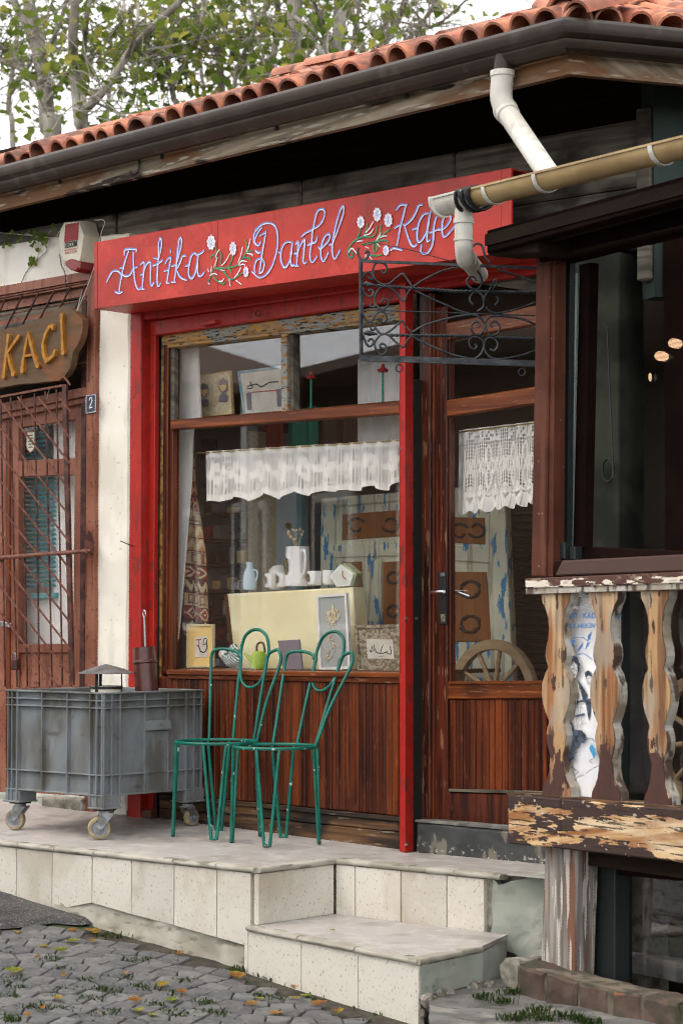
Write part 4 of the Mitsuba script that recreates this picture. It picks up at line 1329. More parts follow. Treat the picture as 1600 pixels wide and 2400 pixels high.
green1 = [[(150, 840), (190, 720), (240, 670), (380, 665), (490, 640), (560, 560), (600, 500), (620, 380), (590, 320)], [(240, 670), (245, 520), (243, 400)], [(400, 650), (440, 560), (440, 510)], [(260, 680), (330, 700), (380, 770), (430, 810), (500, 770), (570, 730)], [(200, 760), (250, 820), (330, 860), (360, 830)], [(380, 660), (420, 700), (430, 720)], [(300, 620), (310, 520), (290, 460)], [(600, 500), (650, 460), (690, 455)], [(580, 540), (640, 540), (665, 570)], [(240, 530), (200, 510), (175, 540)]]
green2 = [[(110, 790), (140, 800), (130, 850), (95, 850), (80, 800), (100, 720), (170, 640), (270, 600), (360, 600), (420, 560), (435, 470)], [(175, 640), (220, 560), (237, 480)], [(270, 590), (310, 500), (320, 430)], [(430, 640), (470, 560), (490, 450)], [(440, 640), (520, 560), (590, 510)], [(250, 690), (340, 680), (430, 650), (540, 640), (575, 670)], [(330, 820), (420, 830), (500, 815)], [(400, 680), (390, 750), (410, 790)], [(420, 680), (440, 740), (420, 780)]]
white1 = [[(220, 660), (245, 590), (262, 540)], [(240, 540), (255, 490), (285, 440)], [(310, 640), (360, 590), (415, 490)], [(515, 600), (550, 510), (570, 410)], [(620, 470), (645, 400), (665, 310)], [(620, 490), (670, 495), (695, 520)], [(520, 630), (560, 580), (620, 590)], [(530, 635), (570, 620), (600, 635)], [(170, 760), (215, 735), (260, 750)], [(280, 830), (320, 830), (340, 795)], [(470, 790), (520, 720), (550, 660)], [(405, 800), (420, 890)], [(490, 820), (555, 870)], [(145, 680), (155, 715)], [(180, 720), (192, 650)], [(150, 850), (165, 870)], [(350, 700), (300, 690)]]
white2 = [[(300, 550), (350, 490), (395, 410)], [(280, 580), (350, 560), (395, 500)], [(190, 660), (225, 650), (260, 650)], [(90, 790), (130, 740), (190, 800)], [(430, 640), (460, 600), (485, 550)], [(480, 610), (520, 590), (560, 590)], [(300, 860), (300, 780)], [(340, 830), (380, 880)], [(440, 680), (470, 720)], [(300, 720), (335, 740)]]
for gl_, wl_, org in ((green1, white1, Z2), (green2, white2, Z4)):
    k = strokes(gl_, org, ZS, .0045, 'green_sign_paint', 'flower_stems')
    k = strokes(wl_, org, ZS, .0034, 'white_paint', 'leaf_strokes', .0012)
    labels[k] = {'kind': 'stuff'}
for org, cs in ((Z2, [(185, 355, 50, 88), (452, 430, 40, 82), (610, 715, 32, 64)]), (Z4, [(237, 420, 42, 72), (440, 325, 46, 82), (575, 395, 47, 82), (547, 765, 34, 62)])):
    for cx, cy, rx, ry in cs:
        a = np.linspace(0, 2 * np.pi, 60, endpoint=False)
        k = 1 + .10 * np.sin(a * 9 + cx) + .05 * np.sin(a * 17 + cy)
        g = sg.Polygon([FA.uv((cx + rx * q * math.cos(t)) / ZS + org[0], (cy + ry * q * math.sin(t)) / ZS + org[1], SGO - .002) for t, q in zip(a, k)])
        fl_ = part(SG, 'flower', FA.ext(g, SGO - .0042, .0016), 'white_paint')
        g2 = sg.Polygon([FA.uv((cx + rx * .5 * math.cos(t)) / ZS + org[0], (cy + ry * .5 * math.sin(t)) / ZS + org[1], SGO - .004) for t in a])
        petals = unary_union([sg.LineString([FA.uv((cx + rx * .15 * math.cos(t)) / ZS + org[0], (cy + ry * .15 * math.sin(t)) / ZS + org[1], SGO), FA.uv((cx + rx * .7 * math.cos(t)) / ZS + org[0], (cy + ry * .7 * math.sin(t)) / ZS + org[1], SGO)]).buffer(.0012, quad_segs=1) for t in np.arange(7) * .9])
        part(fl_, 'petal_lines', FA.ext(petals, SGO - .0052, .001), 'blue_paint')

# ---------------------------------------------------------------- alarm siren, number plate, ivy, wires
SI = thing('alarm_siren', 'white alarm siren box with red lamp cover, left of the red sign', 'alarm')
bp = [(150, 520), (186, 516), (222, 528), (229, 545), (232, 600), (214, 624), (192, 640), (166, 634), (148, 612), (138, 580), (137, 560), (143, 534)]
yb = -.12
fr = [(150, 520), (186, 517), (197, 552), (190, 600), (186, 612), (168, 605), (150, 612), (141, 588), (136, 560), (142, 535)]
back = np.array([FA.uv(*p, 0) for p in fr])
f_ = np.array([FA.uv(*p, yb) for p in fr])
c_ = f_.mean(0)
P = [FA.w(*q, yb) for q in c_ + (f_ - c_) * .97] + [FA.w(*q, yb + .008) for q in f_] + [FA.w(*(c_ + (q - c_) * 1.05), yb + .05) for q in f_] + [FA.w(*(c_ + (q - c_) * 1.02), -.0) for q in f_]
part(SI, 'cover', hull(P), 'siren_white', smooth=30)
lens = np.array([FA.uv(*p, yb - .002) for p in [(149, 616), (158, 607), (169, 604), (180, 607), (187, 612), (186, 628), (178, 637), (164, 632), (155, 625)]])
cl = lens.mean(0)
P = [FA.w(*q, yb - .004) for q in cl + (lens - cl) * .8] + [FA.w(*q, yb + .006) for q in lens] + [FA.w(*(cl + (q - cl) * 1.02), -.02) for q in lens]
part(SI, 'lamp_cover', hull(P), 'siren_red', smooth=30, label='dark red lamp cover at the foot of the siren')
part(SI, 'base_plate', FA.quad([(148, 540), (222, 528), (226, 612), (148, 622)], -.012, .014), 'siren_white')
yo = yb - .003
part(SI, 'red_panel', FA.quad([(153, 526), (184, 520), (182, 561), (150, 567)], yo, .003, .0005), 'badge_red')


def lettering(text, px, py, qx, qy, hpx, m_, parent, name, off, pl=None, bold=True, depth=.0012, wide=None):
    """Printed words whose baseline runs between two pixels on a wall plane."""
    pl = pl or FA
    a, b = pl.uv(px, py, off), pl.uv(qx, qy, off)
    h = abs(pl.uv(px, py - hpx, off)[1] - a[1])
    t = meshkit.text_mesh(text, 1., 1., bold)
    lo, hi = t.bounds[0][0], t.bounds[1][0]
    ln = np.linalg.norm(b - a)
    v = t.vertices.copy()
    s = (v[:, 0] - lo) / (hi - lo) * ln
    d = (b - a) / ln
    u = a[0] + d[0] * s
    z = a[1] + d[1] * s + v[:, 1] * h
    o = pl.o + pl.n * (off - depth)
    V = o[None] * [1, 1, 0] + u[:, None] * pl.e + z[:, None] * np.array([0, 0, 1.]) + (v[:, 2:] * depth) * pl.n
    return part(parent, name, tm(V, t.faces), m_)


lettering('SECOM', 151.5, 581, 180, 576, 13, 'ink', SI, 'lettering', yo)
lettering('444 7 100', 152.5, 596, 179, 591, 7.5, 'badge_line', SI, 'lettering', yo, bold=False)
part(SI, 'rule', FA.quad([(150, 585.5), (181.5, 579.5), (181.5, 581), (150, 587)], yo, .002, .0002), 'badge_line')
lettering('Security', 160, 556.5, 172, 554, 2.6, 'badge_line', SI, 'lettering', yo - .003, bold=False)
part(SI, 'vent', hull([FA.w(*FA.uv(px, py, o), o) for px, py in ((191, 591), (207, 594), (207, 598), (192, 596)) for o in (-.075, -.06)]), 'black_metal')
NP = thing('house_number_plate', 'small dark blue enamel plate with white number 2 on the door frame', 'sign')
part(NP, 'plate', FA.quad([(201, 926), (225, 923), (224, 966), (201, 970)], -.045, .006, .002), 'plate_blue')
rim = sg.Polygon([FA.uv(*p, -.0465) for p in [(201.5, 927), (224.5, 924), (223.5, 965), (201.5, 969)]])
part(NP, 'rim', FA.ext(rim.difference(rim.buffer(-.0025)), -.0475, .002), 'white_paint')
lettering('2', 209, 957, 216.5, 956, 26, 'white_paint', NP, 'numeral', -.047, bold=False)
IV = thing('ivy', 'sprig of dark ivy climbing the wall beside the siren', 'plant')
part(IV, 'stem', cat([tube(smoothline(FA.line([(40, 690), (60, 640), (85, 610), (110, 585), (90, 560), (60, 545)], -.015), 5), .003, 5), tube(smoothline(FA.line([(85, 610), (95, 580), (102, 560), (120, 540)], -.02), 5), .002, 5)]), 'bark')
lv = []
for k in range(36):
    t = U(0, 1)
    c = FA.pt(*(np.array([(78, 612), (62, 552), (96, 566), (18, 560), (112, 548)][k % 5]) + U(-16, 16, 2) * (.5 if k % 5 == 0 else 1.3)), U(-.05, -.02))
    s = U(.012, .024)
    a = U(0, 6.28)
    q = [(math.cos(a + j * 1.2566) * s * (1 if j % 2 == 0 else .7), math.sin(a + j * 1.2566) * s * (1 if j % 2 == 0 else .7)) for j in range(5)]
    lv.append(tm([c] + [c + [x, U(-.008, .004), y] for x, y in q], [[0, j + 1, (j + 1) % 5 + 1] for j in range(5)]))
part(IV, 'leaves', cat(lv), 'tree_leaf', kind='stuff')
WI = thing('alarm_wires', 'thin loose wires running from the siren past the red sign', 'wire')
for pts, r, m_ in (([(0, 545), (60, 550), (125, 556), (140, 540)], .0022, 'white_pvc'), ([(222, 515), (245, 518), (236, 550), (225, 610), (205, 670), (180, 730)], .0022, 'white_pvc'), ([(140, 595), (144, 622), (152, 640), (155, 680), (154, 690)], .003, 'black_metal'), ([(118, 906), (113, 920), (109, 937)], .0022, 'white_pvc')):
    part(WI, 'wire', tube(smoothline(FA.line(pts, -.15 if pts[0][0] == 222 else -.03), 5), r, 5), m_, smooth=True)
CJ = thing('cable_box', 'pale weathered box half hidden behind the top left end of the red sign', 'box')
part(CJ, 'box', roughen(trimesh.Trimesh(*trimesh.remesh.subdivide_to_size(*(lambda q: (q.vertices, q.faces))(FA.quad([(234, 552), (262, 541), (292, 545), (308, 566), (308, 620), (234, 620)][0:1] + [(300, 545), (308, 620), (234, 620)], -.10, .10, .01)), .03)), .006, 14, 3), 'siren_white', smooth=40)

# ---------------------------------------------------------------- neighbour's shop on the left
NS = thing('neighbour_shop', 'brown painted shop front with glazed door at the left edge', 'building')
nq = lambda n, pts, off, dep, m_, b=.005, parent=None, label=None: part(parent or NS, n, FA.quad(pts, off, dep, b), m_, label=label)
g = FA.quad([(-900, 720), (222, 540), (222, 640), (-900, 830)], -.004, .25, .006)
g = trimesh.Trimesh(*trimesh.remesh.subdivide_to_size(g.vertices, g.faces, .07))
part(NS, 'wall', roughen(g, .006, 6, 12), 'white_plaster', smooth=40, label='whitewashed strip of wall over the door')
nq('lintel', [(-900, 828), (222, 632), (222, 652), (-900, 850)], -.03, .2, 'brown_paint')
nq('lintel', [(-900, 851), (222, 653), (222, 662), (-900, 862)], -.015, .2, 'brown_paint')
nq('lintel', [(-900, 866), (205, 672), (205, 690), (-900, 890)], .02, .2, 'brown_paint')
nq('jamb', [(203, 655), (222, 652), (217, 1960), (195, 1964)], -.035, .2, 'brown_paint', .006)
nq('jamb_stop', [(190, 680), (203, 678), (196, 1960), (183, 1962)], .02, .15, 'rust_dark')
nq('transom_bar', [(-900, 1120), (205, 905), (205, 925), (-900, 1145)], .0, .12, 'brown_paint')
nq('transom_bar', [(-900, 1150), (205, 928), (205, 940), (-900, 1162)], .02, .12, 'brown_paint')
nq('transom_back', [(-900, 880), (203, 690), (203, 905), (-900, 1130)], .10, .02, 'dark_timber')
nq('transom_rail', [(-900, 925), (203, 712), (203, 722), (-900, 936)], .03, .03, 'brown_paint')
part(NS, 'doorstep', roughen(trimesh.Trimesh(*trimesh.remesh.subdivide_to_size(*(lambda q: (q.vertices, q.faces))(FA.quad([(-700, 1830), (225, 1868), (225, 1960), (-700, 1930)], .0, .3, .012)), .06)), .006, 8, 5), 'mouldy_plaster', smooth=40)
part(NS, 'doorstep_end', FA.quad([(96, 1868), (195, 1872), (195, 1948), (96, 1942)], -.05, .08, .01), 'rubble')
ND = part(NS, 'door', FA.quad([(40, 965), (200, 938), (198, 980), (40, 1003)], .052, .045, .004), 'brown_paint', label='brown door with two panes')
dd = lambda n, pts, off, dep, m_, b=.004: part(ND, n, FA.quad(pts, off, dep, b), m_)
dd('stile', [(176, 942), (200, 938), (192, 1880), (166, 1882)], .05, .05, 'brown_paint')
dd('stile', [(20, 968), (43, 964), (43, 1880), (20, 1882)], .05, .05, 'brown_paint')
dd('stile', [(-12, 975), (16, 969), (16, 1880), (-12, 1882)], .055, .05, 'brown_paint')
dd('stile', [(-300, 1000), (-18, 972), (-18, 1880), (-300, 1882)], .06, .05, 'brown_paint')
dd('meeting_bead', [(13, 969), (22, 967), (22, 1880), (13, 1882)], .04, .02, 'varnish_up')
dd('rail', [(40, 1080), (177, 1073), (176, 1113), (40, 1118)], .053, .045, 'brown_paint')
dd('rail', [(32, 1510), (168, 1509), (168, 1530), (32, 1531)], .053, .045, 'brown_paint')
dd('panel', [(32, 1528), (170, 1527), (168, 1880), (32, 1882)], .068, .03, 'brown_paint')
dd('bottom_rail', [(32, 1612), (170, 1611), (168, 1882), (32, 1882)], .056, .03, 'brown_paint')
for q in (((40, 990), (180, 975), (180, 1085), (40, 1090)), ((40, 1108), (180, 1104), (172, 1516), (40, 1518))):
    gl = [FA.w(*FA.uv(px, py, .075), .075) for px, py in q]
    part(ND, 'pane', tm(gl, [[0, 2, 1], [0, 3, 2]]), 'glass')
dd('handle', [(0, 1456), (20, 1460), (20, 1470), (0, 1468)], -.01, .02, 'steel')
part(NS, 'inner_wall', FA.quad([(-300, 950), (215, 940), (215, 1600), (-300, 1600)], .34, .02), 'room_pale')
part(NS, 'pale_curtain', grid(lambda u, v: FA.pt(126 + 62 * u, 950 + 620 * v, .19) + np.array([0, .012 * math.sin(u * 19), 0]), np.linspace(0, 1, 20), np.linspace(0, 1, 3))[0], 'room_pale', True)
part(NS, 'pale_curtain', FA.quad([(40, 1404), (128, 1400), (128, 1530), (40, 1530)], .2, .01, .001), 'room_pale')
NB = part(NS, 'blind', FA.quad([(50, 980), (134, 975), (132, 984), (50, 989)], .15, .03), 'teal_blind', label='blue green slatted blind behind the door glass')
for i in range(36):
    py = 990 + i * 10.9
    if 1085 < py < 1108:
        continue
    w_ = 0 if i > 8 else 18
    part(NB, 'slat', bar(FA.pt(52 - w_ * .3, py + 3, .17), FA.pt(131 - w_, py, .17), .019, .004, (0, -.6, .8)), 'teal_blind')
part(NB, 'lower_panel', FA.quad([(52, 1392), (132, 1389), (131, 1402), (52, 1405)], .16, .02), 'teal_blind')
ST = thing('window_sticker', 'shield shaped white sticker with red border behind the neighbour door glass', 'sticker')
sp = [(64, 1012), (82, 1011), (82.5, 1021), (81, 1030), (82.5, 1045), (77, 1056), (70.5, 1061), (64, 1054), (60.5, 1043), (62, 1030), (60, 1021)]
part(ST, 'paper', FA.poly(sp, .070, .003), 'print_paper')
k_ = sg.Polygon([FA.uv(*p, .069) for p in sp])
part(ST, 'border', FA.ext(k_.difference(k_.buffer(-.0035)), .0685, .001), 'badge_line')
for i, (a, b) in enumerate([(66, 77), (66, 79), (65, 78), (66, 78), (67, 76)]):
    part(ST, 'print', FA.quad([(a, 1019 + i * 7), (b, 1018.6 + i * 7), (b, 1020.6 + i * 7), (a, 1021 + i * 7)], .0685, .001, .0001), 'ink')

# folding iron grille before the door, with its bar
GR = thing('door_grille', 'rusty brown lattice grille over the neighbour door, held by a crossbar', 'grille')
GO = -.12
gp_ = lambda x, y: FA.pt(x, y, GO)
part(GR, 'frame_bar', bar(gp_(152, 902), gp_(169, 1606), .034, .016, (1, 0, 0)), 'rust_dark')
part(GR, 'frame_bar', bar(gp_(-300, 985), gp_(153, 902), .012, .010), 'iron_rust')
part(GR, 'frame_bar', bar(gp_(-300, 1640), gp_(168, 1607), .014, .010), 'iron_rust')
for i, (a, b) in enumerate(zip((-30, 2, 25, 50, 81, 106, 132), (-24, 12, 40, 64, 92, 122, 146))):
    part(GR, 'upright_bar', tube([gp_(a, 930 + (132 - a) * -.18 * -1 - 18), gp_((a + b) / 2 + U(-1, 1), 1260), gp_(b, 1610)], .0055, 6), 'rust_dark', smooth=True)
for i in range(13):
    y0 = 640 + i * 62
    p, q = np.array([-40., y0]), np.array([-40 + 205., y0 + 262.])
    if y0 < 930:
        t = (930 - y0) / 262
        p = p + (q - p) * min(t, .9)
        if p[1] > q[1] - 20:
            continue
    if q[1] > 1612:
        q = p + (q - p) * (1612 - p[1]) / (q[1] - p[1])
    if p[1] > 1600:
        continue
    part(GR, 'diagonal_bar', bar(FA.pt(*p, GO - .008), FA.pt(*q, GO - .008), .011, .005), 'iron_rust')
part(GR, 'crossbar', tube([FA.pt(-300, 1330, GO - .03), FA.pt(214, 1291, GO - .03)], .0125, 10), 'iron_rust', smooth=40)
part(GR, 'hasp', FA.poly([(207, 1244), (216, 1268), (217, 1294), (195, 1297), (198, 1268)], -.055, .012), 'rust_dark', label='spade shaped iron hasp plate')
part(GR, 'staple', tube(smoothline([FA.pt(203, 1284, -.05), FA.pt(200, 1290, -.16), FA.pt(206, 1298, -.16), FA.pt(212, 1290, -.06)], 5), .006, 8), 'iron_rust', smooth=True)
PL = thing('padlock', 'small brown padlock hanging low on the door grille', 'padlock')
part(PL, 'body', FA.quad([(25, 1546), (39, 1545), (38, 1570), (24, 1571)], -.14, .03, .005), 'rust_dark')
part(PL, 'shackle', tube(smoothline([FA.pt(28, 1548, -.125), FA.pt(29, 1534, -.125), FA.pt(36, 1532, -.125), FA.pt(37, 1547, -.125)], 4), .005, 6), 'zinc', smooth=True)
# slanting bars of the transom grille
TG = thing('transom_grille', 'slanting rusty bars in the opening above the carved board', 'grille')
for a, b in (((12, 700), (-4, 740)), ((52, 692), (8, 780)), ((90, 686), (48, 770)), ((128, 680), (92, 750)), ((165, 673), (138, 725)), ((200, 668), (172, 735)), ((207, 735), (150, 840)), ((206, 800), (178, 850))):
    part(TG, 'bar', tube([FA.pt(*a, -.03), FA.pt(*b, -.03)], .006, 6), 'rust_dark', smooth=True)
for a, b in (((-200, 778), (205, 701)), ((-200, 735), (205, 660)), ((178, 853), (206, 848))):
    part(TG, 'bar', tube([FA.pt(*a, -.02), FA.pt(*b, -.02)], .005, 6), 'iron_rust', smooth=True)
part(TG, 'end_bar', FA.quad([(205, 660), (211, 659), (211, 895), (205, 896)], -.035, .02), 'rust_dark')

# carved board with raised letters
BO = thing('carved_board', 'hanging carved wooden board with raised ochre letters KACI', 'sign')
BY = -.13
z5 = lambda pts: [(x / 6.533, y / 6.533 + 680) for x, y in pts]
outl = [(-700, 770), (-400, 700), (0, 610), (200, 570), (480, 490), (700, 390), (860, 290), (960, 240), (1030, 250), (1100, 290), (1180, 360), (1260, 440), (1265, 540), (1245, 680), (1190, 830), (1120, 950), (1095, 1080), (1075, 1180), (1020, 1280), (900, 1380), (700, 1400), (540, 1420), (250, 1440), (0, 1495), (-700, 1620)]
g = FA.poly(z5(outl), BY, .045)
g = trimesh.Trimesh(*trimesh.remesh.subdivide_to_size(g.vertices, g.faces, .05))
part(BO, 'board', roughen(g, .003, 14, 2), 'carved_board', smooth=35)


def fat(segs):
    gs = []
    for s in segs:
        q = np.array([FA.uv(*p, BY - .02) for p in z5([a[:2] for a in s])])
        r = np.array([a[2] / 6.533 / 455 * .5 * 1.1 for a in s])
        gs += [sg.Point(*q[i]).buffer(r[i], quad_segs=3).union(sg.Point(*q[i + 1]).buffer(r[i + 1], quad_segs=3)).convex_hull for i in range(len(q) - 1)]
    return unary_union(gs).simplify(.001)


KACI = {'letter K': [[(125, 690, 52), (95, 950, 56), (60, 1250, 62), (50, 1320, 82)], [(285, 700, 62), (200, 820, 52), (115, 950, 42)], [(110, 950, 40), (150, 1120, 56), (190, 1240, 70), (200, 1275, 92)]],
        'letter A': [[(432, 640, 26), (400, 800, 52), (350, 1080, 56), (335, 1235, 80)], [(432, 640, 26), (460, 790, 60), (510, 980, 62), (560, 1130, 80), (572, 1150, 86)], [(375, 1005, 40), (505, 985, 40)]],
        'letter C': [[(800, 600, 24), (805, 540, 56), (750, 560, 58), (695, 660, 52), (650, 820, 50), (665, 980, 66), (700, 1080, 80), (760, 1045, 60), (820, 990, 52), (835, 920, 40)]],
        'letter I': [[(940, 385, 82), (938, 470, 56), (950, 680, 52), (955, 850, 54), (962, 950, 84)]]}
for nm, s in KACI.items():
    part(BO, 'letter', FA.ext(fat(s), BY - .022, .024), 'ochre_letter', label='ochre ' + nm)
part(BO, 'hanging_wire', tube([FA.pt(180, 730, BY), FA.pt(193, 680, -.06)], .002, 5), 'steel')


# ---------------------------------------------------------------- grey crate on casters
CR = thing('crate_trolley', 'dirty grey plastic crate on four swivel casters in front of the white pilaster', 'crate')
cx1, cy0 = -1.385, -.76
ctop = .772
cx0 = FA.uv(11, 1626, cy0)[0]
cy1 = at(491, 1622, x=cx1)[1]
cy1 = min(cy1, -.035)
cb, ft = .235, .175                      # underside of the box, of the feet
wl = .010


def crate_box(x0, x1, y0, y1, z0, z1):
    return box(x0, x1, y0, y1, z0, z1, .0025)


part(CR, 'wall', cat([crate_box(cx0 + .022, cx1 - .022, cy0 + .022, cy0 + .032, cb, ctop - .004), crate_box(cx0 + .022, cx1 - .022, cy1 - .032, cy1 - .022, cb, ctop - .004),
                      crate_box(cx0 + .022, cx0 + .032, cy0 + .022, cy1 - .022, cb, ctop - .004), crate_box(cx1 - .032, cx1 - .022, cy0 + .022, cy1 - .022, cb, ctop - .004),
                      crate_box(cx0 + .02, cx1 - .02, cy0 + .02, cy1 - .02, cb, cb + .012)]), 'grey_plastic')
for z in (ctop - .006, ctop - .045, ctop - .083, .345, cb + .006):
    h = .007 if z < ctop - .01 else .009
    d = 0 if z < ctop - .01 else .003
    for x0, x1_, y0, y1_ in ((cx0 - d, cx1 + d, cy0 - d, cy0 + .024), (cx1 - .024, cx1 + d, cy0 + .0242, cy1 + d), (cx0 - d, cx0 + .024, cy0 + .0242, cy1 + d), (cx0 + .0242, cx1 - .0242, cy1 - .024, cy1 + d)):
        part(CR, 'rim' if z > .7 else 'rib', box(x0, x1_, y0, y1_, z - h / 2, z + h / 2, .0015), 'grey_plastic')
W_x, W_y = cx1 - cx0, cy1 - cy0
for t in (.035, .075, .13, .385, .64, .865, .93, .985):
    x = cx0 + t * W_x
    zb = ft if t < .14 or t > .85 else cb
    part(CR, 'rib', box(x - .004, x + .004, cy0 - .0005, cy0 + .0225, zb, ctop - .0105, .001), 'grey_plastic')
for t in (.012, .085, .165, .405, .635, .82, .90, .975):
    y = cy0 + t * W_y
    zb = ft if t < .2 or t > .8 else cb
    part(CR, 'rib', box(cx1 - .0225, cx1 + .0005, y - .004, y + .004, zb, ctop - .0105, .001), 'grey_plastic')
yl, yr = cy0 + .405 * W_y, cy0 + .635 * W_y
part(CR, 'label_holder', hull([(cx1 - .012 + o, y, z) for y in (yl + .002, yr + .012) for o, z in ((0, ctop - .155), (.014, ctop - .158), (0, ctop - .205), (.026, ctop - .198), (.026, ctop - .206))]), 'grey_plastic')
part(CR, 'label_board', box(cx1 - .022, cx1 - .004, yl + .004, yr - .004, cb + .004, ctop - .21, .002), 'grey_plastic')
for sx, sy in ((0, 0), (0, 1), (1, 0), (1, 1)):
    X0, X1 = (cx0 - .006, cx0 + .125) if sx == 0 else (cx1 - .115, cx1 + .004)
    Y0, Y1 = (cy0 - .004, cy0 + .13) if sy == 0 else (cy1 - .14, cy1 + .006)
    part(CR, 'foot', cat([box(X0 + .006, X1 - .006, Y0 + .012, Y1 - .004, ft, cb + .004, .002), box(X0, X1, Y0, Y1, ft - .004, ft + .006, .002)]), 'grey_plastic')
    wx, wy = (X0 + X1) / 2, (Y0 + Y1) / 2
    fz = float(floor_z(wx, wy))
    ang = {(0, 0): 200, (1, 0): 235, (1, 1): 95, (0, 1): 20}[(sx, sy)]
    ck = part(CR, 'caster', box(wx - .045, wx + .045, wy - .04, wy + .04, ft - .014, ft - .004, .003), 'black_metal')
    r = (ft - .035 - fz) * .46
    zc = fz + r + .0005
    ca, sa = math.cos(math.radians(ang)), math.sin(math.radians(ang))
    hx = np.array([ca, sa, 0])
    ax = np.array([-sa, ca, 0])
    c = np.array([wx, wy, zc]) + hx * .028
    part(ck, 'tyre', lathe([(r * .72, -.017), (r * .93, -.017), (r, -.012), (r, .012), (r * .93, .017), (r * .72, .017)], c, 28, axis=ax), 'caster_tyre', smooth=35)
    part(ck, 'wheel', lathe([(.002, -.012), (r * .3, -.018), (r * .42, -.012), (r * .6, -.010), (r * .74, -.0165), (r * .74, .0165), (r * .6, .010), (r * .42, .012), (r * .3, .018), (.002, .012)], c, 24, axis=ax), 'caster_hub', smooth=30)
    fk = []
    for s in (-1, 1):
        q = [(-.045, ft - .03), (.03, ft - .03), (.045, zc + .012), (.034, zc - .012), (.02, zc - .01)]
        P = [np.array([wx, wy, 0]) + hx * a + ax * (s * .025 + o) + np.array([0, 0, b]) for a, b in q for o in (-.0015, .0015)]
        fk.append(hull(P))
    fk.append(hull([np.array([wx, wy, 0]) + hx * a + ax * b + np.array([0, 0, z]) for a in (-.045, .03) for b in (-.027, .027) for z in (ft - .032, ft - .026)]))
    fk.append(lathe([(.03, ft - .027), (.032, ft - .02), (.032, ft - .013), (0, ft - .013)], (wx, wy, 0), 20))
    fk.append(lathe([(.0, -.032), (.008, -.032), (.008, .032), (0, .032)], c, 10, axis=ax))
    part(ck, 'fork', cat(fk), 'caster_steel', smooth=30)
# things standing in the crate
q = at(249, 1600, y=-.42)
CW = thing('chimney_cowl', 'zinc chimney cowl with a low conical roof standing in the crate', 'cowl')
zc = at(249, 1577, y=q[1])[2]
za = at(249, 1556, y=q[1])[2]
rw = np.linalg.norm(at(312, 1577, y=q[1]) - at(200, 1577, y=q[1])) * .5 * .80
part(CW, 'roof', lathe([(0, za), (rw * .5, (za + zc) / 2 + .003), (rw, zc), (rw, zc - .004), (rw * .5, (za + zc) / 2 - .004), (0, za - .006)], (q[0], q[1], 0), 8), 'zinc')
part(CW, 'collar', lathe([(.078, ctop + .02), (.082, ctop + .02), (.082, ctop - .2), (.078, ctop - .2)], (q[0], q[1], 0), 28), 'siren_white', smooth=35)
for a in (40, 160, 280):
    d = np.array([math.cos(math.radians(a)), math.sin(math.radians(a)), 0]) * .085
    part(CW, 'strut', bar(np.array([q[0], q[1], ctop - .05]) + d, np.array([q[0], q[1], zc]) + d * .96, .016, .004, np.cross(d, [0, 0, 1])), 'black_metal')
part(CW, 'collar_band', lathe([(.084, ctop + .018), (.088, ctop + .018), (.088, ctop + .004), (.084, ctop + .004)], (q[0], q[1], 0), 28), 'black_metal', smooth=35)
PI_ = thing('stove_pipe', 'short glossy brown stove pipe leaning in the crate', 'pipe')
a, b = at(349, 1680, y=-.33), at(337, 1518, y=-.33)
ax = (b - a) / np.linalg.norm(b - a)
L_ = np.linalg.norm(b - a)
rp = .062
part(PI_, 'pipe', lathe([(rp, 0), (rp, L_ * .76), (rp + .006, L_ * .775), (rp + .006, L_ * .80), (rp + .001, L_ * .815), (rp - .002, L_), (rp - .006, L_), (rp - .006, 0)], a, 32, axis=ax), 'pipe_brown', smooth=30)
PK = thing('poker', 'thin twisted steel poker sticking up from the brown pipe', 'poker')
a, b = at(341, 1530, y=-.32), at(338, 1450, y=-.32)
t = np.linspace(0, 1, 90)
tw = [tube([a + (b - a) * s + np.array([math.cos(s * 60 + k), math.sin(s * 60 + k), 0]) * .0035 for s in t], .003, 5) for k in (0, math.pi)]
tw.append(tube(smoothline([b, at(335, 1440, y=-.32), at(336, 1431, y=-.32), at(340, 1432, y=-.32), at(341, 1442, y=-.32), b], 5), .0035, 6))
part(PK, 'rod', cat(tw), 'steel', smooth=True)

# ---------------------------------------------------------------- two green chairs of bent rod


